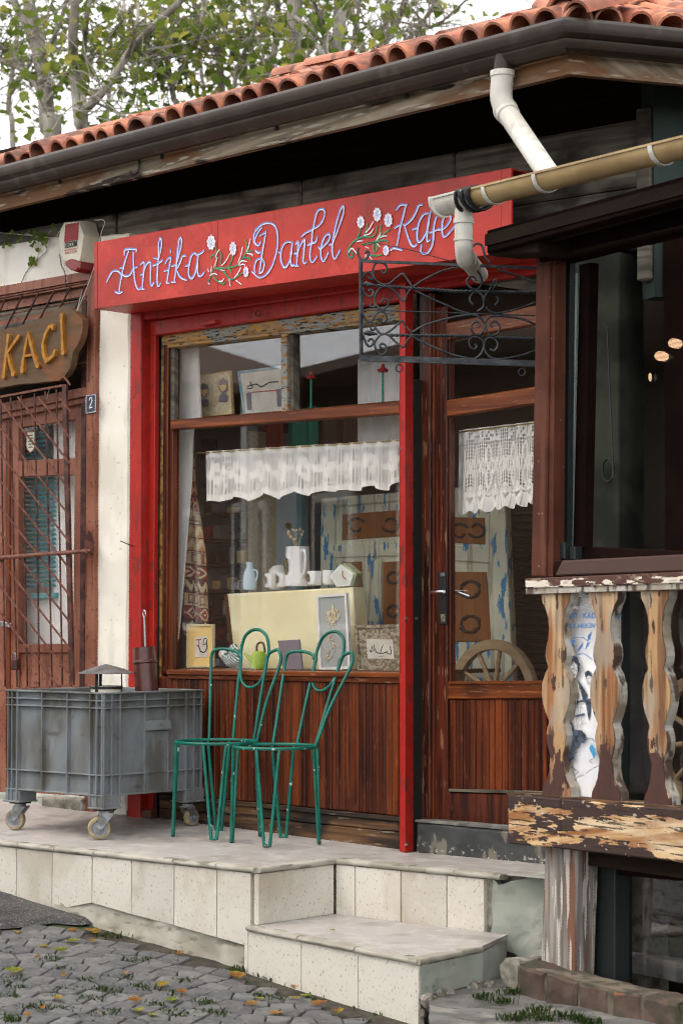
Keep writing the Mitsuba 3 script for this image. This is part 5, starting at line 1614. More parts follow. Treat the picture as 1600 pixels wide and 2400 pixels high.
def chair(cx, cy, turn, label, lean=1.):
    k = thing('garden_chair', label, 'chair', 'green bent rod chairs')
    R, zs_, rr = .212, .488, .0088
    fz = float(floor_z(cx, cy))
    c, s = math.cos(math.radians(turn)), math.sin(math.radians(turn))
    def w(p):
        y = p[1] + max(p[2] - zs_, 0) * .30 * (lean - 1)
        x = p[0] * (1 + max(p[2] - zs_, 0) * .35 * (lean - 1))
        return np.array([cx + x * c - y * s, cy + x * s + y * c, fz + p[2]])
    add = lambda n, pts, r=rr, closed=False, sm=4: part(k, n, tube(smoothline([w(p) for p in pts], sm, closed), r, 9, closed), 'chair_green', smooth=True)
    ring = [(R * math.sin(a), R * math.cos(a), zs_) for a in np.linspace(0, 2 * np.pi, 28, endpoint=False)]
    add('seat_ring', ring, rr, True, 2)
    ring2 = [(R * .86 * math.sin(a), R * .86 * math.cos(a), zs_ + .004) for a in np.linspace(0, 2 * np.pi, 28, endpoint=False)]
    for a in (45, 135, 225, 315):
        t = math.radians(a + 3)
        d, e = np.array([math.sin(t), math.cos(t)]), np.array([math.cos(t), -math.sin(t)])
        P = []
        for sgn in (-1, 1):
            up = np.append(d * R * .97 + e * sgn * .058, zs_ - .004)
            lo = np.append(d * (R + .012) + e * sgn * .016, .026)
            L_ = [up, up * .5 + lo * .5, lo]
            P += L_ if sgn < 0 else L_[::-1]
            if sgn < 0:
                P += [np.append(d * (R + .013) + e * -.010, .0105), np.append(d * (R + .013) + e * .010, .0105)]
        add('leg', P)
    # back: two outer rods into small loops, two inner rods into the tall middle loop with its hanging bow
    at_ = lambda deg: (R * math.sin(math.radians(deg)), R * math.cos(math.radians(deg)))
    for sg_ in (-1, 1):
        o, i = at_(56 * sg_), at_(21 * sg_)
        J = (.098 * sg_, i[1] + .075, .925)
        add('back_rod', [(o[0], o[1], zs_), (o[0] * 1.16, o[1] + .035, .68), (o[0] * 1.42, o[1] + .085, .87), (o[0] * 1.46, o[1] + .095, .925), (o[0] * 1.36, o[1] + .10, .958), (o[0] * 1.12, i[1] + .055, .966), (J[0] + .025 * sg_, J[1] + .0, .95), (J[0] + .006 * sg_, J[1], .925)])
    i0, i1 = at_(-21), at_(21)
    yb_ = i0[1]
    add('middle_loop', [(i0[0], yb_, zs_), (i0[0] - .012, yb_ + .04, .72), (-.096, yb_ + .075, .90), (-.102, yb_ + .085, .96), (-.082, yb_ + .092, 1.03), (-.04, yb_ + .096, 1.062), (0, yb_ + .097, 1.07), (.04, yb_ + .096, 1.062), (.082, yb_ + .092, 1.03), (.102, yb_ + .085, .96), (.096, yb_ + .075, .90), (i1[0] + .012, yb_ + .04, .72), (i1[0], yb_, zs_)])
    add('hanging_bow', [(-.090, yb_ + .078, .93), (-.090, yb_ + .068, .86), (-.070, yb_ + .056, .80), (-.035, yb_ + .05, .772), (0, yb_ + .048, .765), (.035, yb_ + .05, .772), (.070, yb_ + .056, .80), (.090, yb_ + .068, .86), (.090, yb_ + .078, .93)], rr * .85)
    return k


c1, c2 = at(507, 1962, z=.02), at(645, 1979, z=.01)
chair(c1[0], c1[1], 0, 'green bent rod chair nearer the crate, left of the two')
chair(c2[0], c2[1], -9, 'green bent rod chair nearer the red post, right of the two', 1.5)


# ---------------------------------------------------------------- terrace building on the right
TE = thing('terrace_building', 'dark brown timber terrace with open windows at the right edge', 'building')
tq = lambda n, pts, off, dep, m_, b=.005, parent=None, label=None: part(parent or TE, n, AN.quad(pts, off, dep, b), m_, label=label)
tq('post', [(1256, 545), (1289, 545), (1277, 1352), (1243, 1352)], .0, .06, 'terrace_paint', .006)
tq('post_return', [(1285, 560), (1301, 560), (1295, 1352), (1276, 1352)], .012, .06, 'terrace_paint', .003)
tq('track', [(1303, 560), (1311, 560), (1306, 1312), (1297, 1312)], .06, .04, 'terrace_dark', .002)
tq('track', [(1313, 560), (1322, 560), (1317, 1308), (1308, 1308)], .085, .03, 'frame_black', .002)
tq('track', [(1325, 560), (1336, 560), (1328, 1300), (1319, 1300)], .10, .03, 'frame_black', .002)
tq('hinge_block', [(1308, 1272), (1322, 1270), (1322, 1310), (1308, 1313)], .05, .04, 'frame_black')
tq('hinge_block', [(1333, 1282), (1346, 1281), (1346, 1312), (1333, 1313)], .07, .04, 'frame_black')
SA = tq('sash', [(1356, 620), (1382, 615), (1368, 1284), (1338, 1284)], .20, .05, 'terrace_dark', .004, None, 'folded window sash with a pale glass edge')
tq('glass_edge', [(1349, 640), (1354, 640), (1338, 1284), (1332, 1284)], .19, .03, 'glass_edge', .001, SA)
tq('sash_rail', [(1345, 1280), (1720, 1297), (1720, 1340), (1345, 1330)], .22, .05, 'terrace_dark', .004)
tq('sill', [(1315, 1314), (1720, 1293), (1720, 1335), (1300, 1350)], -.02, .16, 'aluminium_brown', .006)
tq('sill_end', [(1299, 1316), (1316, 1314), (1316, 1348), (1299, 1350)], -.012, .10, 'terrace_dark', .003)
tq('lintel', [(1262, 566), (1720, 440), (1720, 496), (1262, 613)], -.03, .16, 'terrace_dark', .006)
tq('lintel_bead', [(1290, 600), (1720, 497), (1720, 502), (1290, 606)], -.036, .05, 'dark_timber', .002)
tq('eave_board', [(1140, 540), (1720, 379), (1720, 432), (1140, 592)], -.24, .03, 'terrace_dark', .004)
tq('eave_board', [(1155, 592), (1720, 434), (1720, 448), (1155, 600)], -.14, .03, 'dark_timber', .004)
tq('beam_end', [(1142, 546), (1260, 512), (1260, 592), (1142, 598)], -.20, .18, 'dark_timber', .006)
rz = [AN.uv(1140, 541, -.24)[1], AN.uv(1720, 379, -.24)[1]]
ru = [AN.uv(1140, 541, -.24)[0], AN.uv(1720, 379, -.24)[0]]
part(TE, 'roof', hull([AN.w(u, z + o * .10 + t, o) for u, z in ((ru[0], rz[0] - .02), (ru[1] + 2, rz[1] + .02)) for o in (-.25, .70) for t in (-.02, .03)]), 'dark_timber')
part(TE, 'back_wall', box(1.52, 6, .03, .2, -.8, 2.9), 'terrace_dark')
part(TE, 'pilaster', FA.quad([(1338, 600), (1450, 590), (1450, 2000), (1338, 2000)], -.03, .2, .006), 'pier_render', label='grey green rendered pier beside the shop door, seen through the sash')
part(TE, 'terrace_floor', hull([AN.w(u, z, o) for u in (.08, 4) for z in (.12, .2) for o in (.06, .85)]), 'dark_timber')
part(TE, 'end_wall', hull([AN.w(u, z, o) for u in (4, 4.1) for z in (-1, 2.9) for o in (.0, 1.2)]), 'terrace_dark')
tq('cable', [(1420, 760), (1422, 760), (1438, 1120), (1435, 1120)], .6, .004, 'black_metal', .001)
part(TE, 'cable_loop', tube([FA.pt(1424 + 13 * math.cos(a), 1102 + 27 * math.sin(a), -.06) for a in np.linspace(0, 2 * np.pi, 24, endpoint=False)], .006, 6, True), 'black_metal', smooth=True)
# windows behind the balusters and below the terrace
gl = [AN.pt(px, py, .17) for px, py in ((1322, 1388), (1720, 1380), (1720, 1925), (1322, 1890))]
part(TE, 'lower_pane', tm(gl, [[0, 2, 1], [0, 3, 2]]), 'glass')
for a in (1452, 1600):
    tq('pane_bead', [(a, 1385), (a + 9, 1385), (a + 7, 1900), (a - 2, 1896)], .15, .03, 'frame_black', .002)
tq('corner_foot', [(1275, 1976), (1353, 1990), (1341, 2318), (1263, 2304)], .0, .115, 'grey_post', .01, None, 'weathered grey corner post below the rail')
tq('basement_frame', [(1377, 1990), (1440, 2004), (1440, 2420), (1377, 2400)], .14, .08, 'frame_black', .004)
tq('basement_frame', [(1430, 1998), (1720, 2062), (1720, 2078), (1430, 2050)], .16, .08, 'terrace_dark', .004)
tq('basement_stile', [(1432, 2040), (1456, 2046), (1456, 2420), (1432, 2410)], .18, .06, 'terrace_dark', .004)
gl = [AN.pt(px, py, .22) for px, py in ((1450, 2040), (1720, 2070), (1720, 2440), (1450, 2400))]
part(TE, 'basement_pane', tm(gl, [[0, 2, 1], [0, 3, 2]]), 'glass')
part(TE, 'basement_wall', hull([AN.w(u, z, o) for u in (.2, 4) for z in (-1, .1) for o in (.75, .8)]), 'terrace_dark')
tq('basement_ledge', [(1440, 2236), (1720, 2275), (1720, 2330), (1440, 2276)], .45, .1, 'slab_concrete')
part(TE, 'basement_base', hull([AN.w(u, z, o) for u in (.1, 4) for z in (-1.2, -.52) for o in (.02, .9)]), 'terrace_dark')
for a, b in (((1497, 1290), (1516, 1292)), ((1552, 1292), (1575, 1294))):
    k = single('orange_cushion', hull([AN.pt(px, py, o) for px, py in ((a[0], a[1] + 4), (a[0] + 4, a[1]), (b[0] - 4, b[1]), (b[0], b[1] + 5)) for o in (.32, .40)] + [AN.pt((a[0] + b[0]) / 2, a[1] + 14, .36)]), 'fallen_orange', f'edge of an orange chair back just above the terrace sill, {"left" if a[0] < 1500 else "right"} of two', 'chair back', None, 35)

# gutter of the terrace: white end piece with tee, black tape, beige trough
TGU = thing('terrace_gutter', 'half round plastic gutter along the terrace roof, beige with a white end piece', 'gutter')
GOF = -.33
gA, gB = AN.pt(1008, 478, GOF), AN.pt(1600, 334, GOF)
gd = (gB - gA) / np.linalg.norm(gB - gA)
go = -AN.n - gd * (-AN.n @ gd)
go /= np.linalg.norm(go)
gzv = np.cross(go, gd)
gzv = gzv if gzv[2] > 0 else -gzv
upx = lambda px: (AN.pt(px, 480 - (px - 1008) * .2466, GOF) - gA) @ gd


def trough(s0, s1, r, t=.004, lip=True):
    g = np.linspace(math.pi, 2 * math.pi, 15)
    out = [(r * math.cos(a), r * math.sin(a)) for a in g]
    if lip:
        out = [(-r - .004, .006), (-r - .006, 0)] + out + [(r + .007, 0.0), (r + .007, .009), (r - .003, .010)]
    inn = [((r - t) * math.cos(a), (r - t) * math.sin(a)) for a in g[::-1]]
    prof = out + inn
    k = len(prof)
    V = [gA + gd * s + go * a + gzv * b for s in np.linspace(s0, s1, 6) for a, b in prof]
    f = []
    for i in range(5):
        for j in range(k):
            f += [[i * k + j, (i + 1) * k + j, (i + 1) * k + (j + 1) % k], [i * k + j, (i + 1) * k + (j + 1) % k, i * k + (j + 1) % k]]
    c = trimesh.creation.triangulate_polygon(sg.Polygon(prof).buffer(0), engine='earcut')
    m = tm(V, f)
    for s in (s0, s1):
        v2, f2 = np.asarray(c[0]), np.asarray(c[1])
        m = cat([m, tm([gA + gd * s + go * a + gzv * b for a, b in v2], f2)])
    return m


RG = .062
part(TGU, 'trough', trough(upx(1120), upx(1600) + 1.4, RG), 'beige_pvc', smooth=35, label='beige trough')
part(TGU, 'end_piece', trough(upx(1042), upx(1116), RG + .005), 'white_pvc', smooth=35, label='white end piece')
cap = sg.Point(0, 0).buffer(RG + .01).intersection(sg.box(-1, -1, 1, .012))
m = extrude(cap, .012)
part(TGU, 'end_cap', tm([gA + gd * (upx(1034) + z) + go * x + gzv * y for x, y, z in m.vertices], m.faces), 'white_pvc')
for px in (1156, 1275, 1548):
    part(TGU, 'clip', trough(upx(px), upx(px) + .022, RG + .007, .004, False), 'white_pvc', smooth=35)
tp = []
for k, (s, tl) in enumerate(((1100, .02), (1108, -.015), (1116, .018), (1122, -.01), (1129, .012))):
    ring = [gA + gd * (upx(s) + tl * math.sin(a)) + go * (RG + .012) * math.cos(a) + gzv * (RG + .012 if math.sin(a) < 0 else .018) * math.sin(a) for a in np.linspace(0, 2 * np.pi, 24, endpoint=False)]
    tp.append(tube(ring, .0085, 6, True))
part(TGU, 'tape', cat(tp), 'black_tape', smooth=True, label='black tape wound round the joint')
part(TGU, 'tape_end', hull([AN.pt(px, py, GOF - .06) for px, py in ((1088, 446), (1092, 460), (1095, 459))] + [AN.pt(1091, 452, GOF - .055)]), 'white_pvc')
c0 = gA + gd * upx(1086) - gzv * RG * .7
zd = lambda d: c0 - np.array([0, 0, d])
p3 = at(1124, 644, y=-.60)
e1, e2 = zd(.17), zd(.19) + (p3 - c0) * .12
path = [c0, zd(.06), zd(.13)] + list(smoothline([zd(.14), zd(.175) + (p3 - c0) * .01, zd(.20) + (p3 - c0) * .09, zd(.21) + (p3 - zd(.21)) * .22], 5))
part(TGU, 'outlet_pipe', tube(path + [zd(.21) + (p3 - zd(.21)) * .98], .039, 20), 'white_pvc', smooth=40, label='white outlet elbow under the gutter end')
for d, r in ((.060, .0435), (.070, .045), (.145, .0435)):
    part(TGU, 'socket_ring', lathe([(r - .004, -.006), (r, -.005), (r, .006), (r - .004, .007)], zd(d), 22), 'white_pvc', smooth=35)
q = zd(.21) + (p3 - zd(.21)) * .20
part(TGU, 'socket_ring', lathe([(.039, -.02), (.045, -.018), (.045, .014), (.039, .016)], q, 22, axis=p3 - zd(.21)), 'white_pvc', smooth=35)

# downpipe from the main eaves
DP = thing('downpipe', 'white plastic downpipe elbowing from the brown gutter to the terrace roof', 'pipe')
o = -.062
a0, a1, a2 = EV.pt(1180, 135, o), EV.pt(1177, 168, o), EV.pt(1175, 205, o)
b0 = EV.pt(1187, 262, o)
b1 = AN.pt(1296, 424, -.15)
part(DP, 'outlet', tube([EV.pt(1181, 120, o), a1], .041, 18), 'gutter_brown', smooth=40)
part(DP, 'elbow', tube(smoothline([a1, EV.pt(1176, 190, o), EV.pt(1174, 222, o), EV.pt(1178, 243, o), b0], 6), .050, 22), 'white_pvc', smooth=40)
part(DP, 'collar', lathe([(.049, -.014), (.055, -.012), (.055, .012), (.049, .014)], a1 - [0, 0, .008], 24), 'white_pvc', smooth=35)
ax = b1 - b0
part(DP, 'collar', lathe([(.048, -.03), (.056, -.026), (.056, -.008), (.052, -.004), (.052, .03), (.048, .034)], b0, 24, axis=ax), 'white_pvc', smooth=35)
part(DP, 'pipe', tube([b0, b0 + ax * .5, b1], .0465, 24), 'white_pvc', smooth=40)

# balustrade
BA = thing('terrace_railing', 'balustrade of flat sawn wooden balusters with flaking brown paint between two rails', 'railing')
part(BA, 'top_rail', AN.quad([(1229, 1356), (1720, 1335), (1720, 1363), (1230, 1379)], -.07, .15, .007), 'flaked_rail', label='top rail with brown paint flaking off white')
part(BA, 'top_rail_fillet', AN.quad([(1231, 1379.5), (1720, 1363.5), (1720, 1377), (1231, 1393)], -.062, .13, .005), 'baluster_edge')
g = AN.quad([(1188, 1862), (1311, 1873), (1312, 1990), (1190, 1978)], -.075, .09, .006)
part(BA, 'bottom_rail', g, 'peeling_rail', label='bottom rail with brown paint peeling from yellow wood')
part(BA, 'bottom_rail', AN.quad([(1312.5, 1873), (1720, 1909), (1720, 2037), (1312.5, 1990)], -.072, .09, .006), 'peeling_rail', label='bottom rail with brown paint peeling from yellow wood')
part(BA, 'rail_cap', AN.quad([(1186, 1858), (1720, 1902), (1720, 1907), (1187, 1863)], -.06, .12, .003), 'rotten_board')
PR = [(190, 132), (270, 124), (330, 95), (420, 68), (520, 61), (620, 68), (700, 89), (780, 95), (840, 84), (880, 70), (900, 74), (940, 97), (1040, 125), (1130, 130), (1220, 120), (1310, 95), (1390, 65), (1410, 66), (1440, 77), (1530, 91), (1620, 80), (1720, 53), (1810, 60), (1890, 72), (1950, 92), (2010, 122), (2120, 132)]
for i, (cx, tx, y0, y1, wd, sd) in enumerate(((1301, 1303, 1390, 1872, 1.0, 1), (1412, 1419, 1385, 1884, 1.02, 1), (1533, 1541, 1381, 1896, .99, 1), (1656, 1666, 1377, 1906, 1.03, 1))):
    pts = []
    for s in (-1, 1):
        q = [(AN.uv(cx + (tx - cx) * ((y - 190) / 1930) + s * hw / 3.92 * wd, y0 + (y - 190) / 1930 * (y1 - y0), -.045)) for y, hw in PR]
        pts += q if s < 0 else q[::-1]
    g = sg.Polygon(pts).buffer(0)
    core_ = AN.ext(g.buffer(-.0015), -.040, .046)
    k = part(BA, 'baluster', core_, 'baluster_edge', label=['first baluster, bare wood above brown paint', 'second baluster, bare orange wood with white edges', 'third baluster, streaked with brown paint', 'fourth baluster, cut by the right edge'][i])
    part(k, 'face', AN.ext(g, -.0445, .0045), 'bare_baluster')
# poster tied behind the balusters
PS = thing('film_poster', 'torn white and blue printed poster fixed behind the first two balusters', 'poster')
POF = .02
g, guv = grid(lambda u, v: AN.pt(1318 + u * 136, 1398 + v * 485 + u * 6, POF + .012 * math.sin(u * 5 + v * 4) + .010 * math.sin(v * 9)), np.linspace(0, 1, 10), np.linspace(0, 1, 40))
back = g.copy()
back.vertices = back.vertices + AN.n * .002
part(PS, 'sheet', cat([g, back]), 'poster_paper', smooth=True)
PO2 = POF - .026
pz = lambda pts, sc=4.525, o_=(1300, 1380): [AN.uv(x / sc + o_[0], y / sc + o_[1], PO2) for x, y in pts]
lettering('n Renkli ZTF Film', 1326, 1427, 1392, 1427, 6, 'poster_grey', PS, 'lettering', PO2, AN)
lettering('ORAY', 1322, 1450, 1354, 1448, 12, 'poster_blue', PS, 'lettering', PO2, AN)
lettering('KAD', 1366, 1449, 1396, 1449, 12, 'poster_blue', PS, 'lettering', PO2, AN)
lettering('N', 1440, 1450, 1451, 1449, 12, 'poster_blue', PS, 'lettering', PO2, AN)
lettering('MET', 1322, 1473, 1350, 1472, 10, 'poster_blue', PS, 'lettering', PO2, AN)
lettering('MEKİN', 1354, 1472, 1393, 1471, 10, 'poster_blue', PS, 'lettering', PO2, AN)


def print_(polys, m_, name, lift=0.):
    part(PS, name, AN.ext(unary_union([sg.Polygon(pz(p)).buffer(0) for p in polys]), PO2 - lift, .001), m_)


def stroke_(lines, w, m_, name, lift=0.):
    part(PS, name, AN.ext(unary_union([sg.LineString(smoothline(pz(l), 4)).buffer(w) for l in lines]).simplify(.0005), PO2 - lift, .001), m_)


stroke_([[(120, 590), (200, 520), (300, 520), (350, 550), (390, 460)], [(350, 550), (330, 640)], [(260, 620), (240, 660)], [(180, 560), (170, 620)], [(240, 700), (310, 690), (400, 760)], [(140, 520), (160, 590), (130, 580)]], .0016, 'poster_blue', 'sprig')
print_([[(345, 500), (390, 455), (370, 540), (350, 550)], [(235, 665), (265, 610), (300, 570), (290, 620), (250, 665)], [(318, 640), (340, 580), (375, 565), (350, 610)], [(170, 560), (200, 540), (220, 550), (190, 600), (170, 620)], [(120, 590), (150, 570), (140, 600)]], 'poster_blue', 'leaf_print')
# two plain printed figures in checked and dark clothes
print_([[(150, 800), (165, 740), (205, 705), (245, 740), (262, 800), (255, 870), (240, 880), (235, 810), (190, 765), (160, 820)], [(315, 890), (350, 865), (385, 890), (392, 930), (350, 920), (325, 960)], [(235, 960), (275, 1010), (345, 1130), (320, 1210), (300, 1200), (270, 1080)], [(320, 1180), (385, 1160), (375, 1320), (360, 1400), (340, 1300)], [(195, 985), (225, 985), (205, 1060)], [(160, 1390), (210, 1500), (280, 1500), (330, 1560), (300, 1640), (230, 1620), (165, 1540)], [(210, 1200), (300, 1175), (300, 1195), (215, 1225)], [(205, 1345), (310, 1320), (315, 1340), (205, 1370)]], 'poster_dark', 'dark_clothes')
print_([[(165, 830), (200, 775), (235, 810), (238, 880), (215, 950), (190, 930)], [(330, 950), (360, 925), (385, 950), (370, 1030), (340, 1010)]], 'poster_grey', 'faces')
stroke_([[(178, 850), (192, 842)], [(212, 858), (226, 862)], [(180, 910), (195, 905), (212, 918)], [(345, 955), (355, 953)]], .0012, 'poster_dark', 'features', .001)
stroke_([[(215, 1000), (225, 1180), (210, 1500)], [(245, 1010), (265, 1200), (270, 1500)], [(205, 1100), (285, 1080)], [(205, 1270), (305, 1250)], [(205, 1430), (320, 1410)]], .0012, 'poster_grey', 'check')
print_([[(135, 1640), (165, 1560), (220, 1600), (255, 1660), (200, 1700), (190, 1760), (200, 1800), (140, 1850), (130, 1760)]], 'poster_dark', 'blue_cloth')
print_([[(360, 1690), (390, 1650), (425, 1700), (430, 1760), (410, 1800), (385, 1740)]], 'poster_cyan', 'blue_spot')
stroke_([[(320, 1600), (380, 1585), (420, 1620)], [(360, 1830), (385, 1815), (420, 1790)], [(135, 1890), (180, 1895), (230, 1935)], [(210, 2040), (240, 2000), (310, 1975)], [(330, 1960), (360, 1935), (400, 1910)], [(405, 1905), (460, 1880)], [(200, 1990), (230, 1960), (250, 1940)], [(215, 1740), (240, 1730)], [(370, 1840), (395, 1850)]], .0013, 'poster_dark', 'scrawl')

# wrought iron sign bracket
IB = thing('iron_bracket', 'black wrought iron sign bracket with scrolls and twisted bars beside the terrace post', 'bracket')
za_ = lambda pts: [(x / 6.533 + 820, y / 6.533 + 560) for x, y in pts]
zb_ = lambda pts: [(x / 6.533 + 820, y / 6.533 + 700) for x, y in pts]
zc_ = lambda pts: [(x / 6.533 + 1040, y / 6.533 + 560) for x, y in pts]
zd_ = lambda pts: [(x / 6.533 + 1040, y / 6.533 + 700) for x, y in pts]
ib = lambda n, px, r, sm=5: part(IB, n, tube(smoothline(BR.line(px), sm), r, 6), 'black_iron', smooth=True)
part(IB, 'frame_bar', bar(BR.pt(842, 611), BR.pt(1285, 629), .012, .012), 'black_iron')
part(IB, 'frame_bar', bar(BR.pt(845, 606), BR.pt(846, 842), .012, .013, (1, 0, 0)), 'black_iron')
g = trimesh.Trimesh(*trimesh.remesh.subdivide_to_size(*(lambda q: (q.vertices, q.faces))(bar(BR.pt(841, 839), BR.pt(1320, 854), .026, .020)), .012))
part(IB, 'bottom_bar', roughen(g, .002, 60, 3), 'black_iron', smooth=40, label='hammered bottom bar with two rings')


def twisted(p, q, r=.006, n=60, turns=16):
    t = np.linspace(0, 1, n)
    d = (q - p) / np.linalg.norm(q - p)
    a = np.cross(d, [0, 0, 1.])
    a /= np.linalg.norm(a)
    b = np.cross(d, a)
    return cat([tube([p + (q - p) * s + (a * math.cos(s * turns * 2 + k) + b * math.sin(s * turns * 2 + k)) * r * .62 for s in t], r * .75, 5) for k in (0, math.pi)])


for a, b in ((za_([(400, 712)])[0], za_([(1560, 795)])[0]), (zc_([(0, 795)])[0], zc_([(1430, 815)])[0]), (zb_([(600, 556)])[0], zb_([(1560, 566)])[0]), (zd_([(0, 566)])[0], zd_([(430, 572)])[0]), (zd_([(760, 592)])[0], zd_([(1390, 612)])[0])):
    part(IB, 'twisted_bar', twisted(BR.pt(*a), BR.pt(*b), .006, 90, int(np.linalg.norm(BR.pt(*a) - BR.pt(*b)) * 75)), 'black_iron', smooth=True)
for px in (za_([(195, 690), (240, 680), (280, 695), (420, 712)]), zb_([(205, 528), (260, 520), (300, 530), (420, 540)])):
    part(IB, 'spear', tube(BR.line(px), [.004, .013, .012, .004], 6), 'black_iron', smooth=True)
for pts in ([(950, 730), (850, 580), (800, 530), (700, 600), (620, 670), (540, 700), (450, 670), (380, 610), (350, 520), (360, 430), (400, 365), (470, 360), (540, 390), (562, 450), (540, 512), (500, 520), (478, 480)],
            [(950, 735), (870, 850), (820, 945), (700, 810), (600, 738), (540, 722), (470, 740), (400, 830), (375, 930), (400, 1010), (490, 1080), (560, 1040), (590, 980), (560, 930), (505, 930), (482, 975)],
            [(185, 600), (240, 520), (300, 510), (350, 560), (340, 612), (300, 612), (280, 570)], [(190, 740), (220, 830), (290, 880), (350, 850), (350, 790), (310, 770), (285, 802)],
            [(130, 130), (118, 200), (150, 280), (210, 312), (270, 272), (288, 212), (258, 182), (228, 222)]):
    ib('scroll', za_(pts), .0052)
for pts in ([(490, 182), (400, 230), (350, 320), (290, 352)], [(490, 185), (550, 240), (562, 310), (512, 366), (460, 320), (470, 290)], [(195, 440), (240, 370), (320, 355), (375, 400), (370, 470), (330, 476), (308, 420)],
            [(380, 60), (385, 100), (350, 125), (310, 110), (298, 75)], [(200, 60), (188, 180), (220, 290), (280, 352)],
            [(390, 440), (450, 520), (520, 540), (640, 470), (730, 390), (800, 340), (870, 440), (950, 520)], [(950, 560), (870, 650), (812, 742), (680, 640), (590, 560), (500, 540), (430, 590), (380, 680), (400, 780), (470, 855), (540, 830), (562, 760), (530, 700), (480, 690), (455, 730), (490, 762)],
            [(200, 560), (230, 650), (290, 727), (350, 690), (352, 630), (300, 620), (278, 660)]):
    ib('scroll', zb_(pts), .0052)
j = lambda *ps: sum((list(p) for p in ps), [])
ib('scroll', j(za_([(955, 740), (1100, 640), (1250, 560), (1400, 490), (1520, 458)]), zc_([(150, 438), (330, 422), (470, 450), (550, 540), (580, 640), (545, 740), (480, 776), (385, 725), (350, 640), (400, 580), (470, 592), (485, 645)])), .0052)
ib('scroll', j(za_([(990, 785), (1200, 890), (1500, 1020)]), zd_([(200, 170), (400, 226)])), .0045)
ib('scroll', j(zb_([(955, 512), (1100, 425), (1300, 352), (1500, 300)]), zd_([(200, 270), (400, 240), (520, 262), (600, 350), (612, 450), (560, 542), (480, 548), (420, 480), (430, 390), (490, 350), (545, 390), (520, 442)])), .0052)
ib('scroll', j(zb_([(955, 575), (1150, 680), (1400, 790)]), zd_([(120, 852), (400, 915), (500, 900), (580, 820), (612, 700), (580, 622), (510, 588), (440, 588), (388, 640), (400, 730), (460, 772), (505, 730), (470, 690)])), .0052)
for pts in ([(1400, 392), (1200, 310), (950, 270), (800, 260), (700, 280), (640, 350), (640, 450), (680, 530), (750, 562), (830, 520), (852, 430), (810, 360), (750, 350), (708, 400), (750, 437)], [(1400, 788), (1200, 860), (950, 912), (780, 920), (680, 870), (620, 770), (620, 680), (660, 610), (740, 600), (800, 640), (822, 720), (770, 792), (698, 770)], [(640, 130), (720, 200), (850, 215), (1000, 185), (1200, 130), (1400, 52)]):
    ib('scroll', zd_(pts), .0052)
for pts in ([(820, 465), (1000, 520), (1200, 590), (1410, 665)], [(790, 600), (802, 690), (740, 770)], [(775, 620), (700, 770), (625, 880), (612, 950), (600, 1040), (510, 1110)], [(450, 1010), (395, 930), (440, 830), (520, 812), (590, 870), (608, 960)], [(800, 870), (832, 940), (780, 1020)], [(420, 230), (430, 130), (500, 68), (580, 100), (612, 200), (640, 290), (710, 372)]):
    ib('scroll', zc_(pts), .0052)
ib('tie_wire', j(za_([(180, 80), (350, 45), (550, 90), (900, 160), (1300, 270), (1560, 340)])), .002)
ib('tie_wire', j(zb_([(200, 165), (800, 190), (1560, 212)]), zd_([(400, 225), (900, 240), (1400, 258)])), .003)
for c in (zb_([(755, 1060)])[0], zd_([(1195, 1120)])[0]):
    part(IB, 'ring', tube([BR.pt(c[0] + 7.6 * math.cos(a), c[1] + 8.6 * math.sin(a)) for a in np.linspace(0, 2 * np.pi, 20, endpoint=False)], .0032, 6, True), 'black_iron', smooth=True)

# lit lamps deep in the terrace
scene['bulb_matte'] = {'type': 'diffuse', 'reflectance': rgb((.5, .4, .3))}
for i, (px, py, rx, ry) in enumerate(((1582, 805, 17, 12), (1550, 835, 17, 12), (1523, 884, 4, 10))):
    c = AN.pt(px, py, .62)
    s = F / ((c - CAM) @ FWD)
    k = thing('terrace_lamp', ['ribbed warm lamp in the dark terrace, right and highest of three', 'ribbed warm lamp in the dark terrace, middle of three', 'small dim lamp in the dark terrace, lowest of three'][i], 'lamp')
    ms = []
    for t in np.linspace(-.85, .85, 8):
        w = math.sqrt(1 - t * t) * rx / s
        ms.append(bar(c + RX * -w + [0, 0, t * ry / s + .002], c + RX * w + [0, 0, t * ry / s - .001], .0028, .004))
    scene[k + '__filament'] = mikit.ply(cat(ms), 'bulb_matte', emitter={'type': 'area', 'radiance': rgb((.12, .07, .038) if i < 2 else (.08, .055, .035))})
    part(k, 'shade', hull([c + AN.n * .03 + RX * a + np.array([0, 0, b]) for a, b in ((-rx / s, -.002), (rx / s, -.002), (0, ry / s), (0, -ry / s))] + [c + AN.n * .05]), 'black_metal')


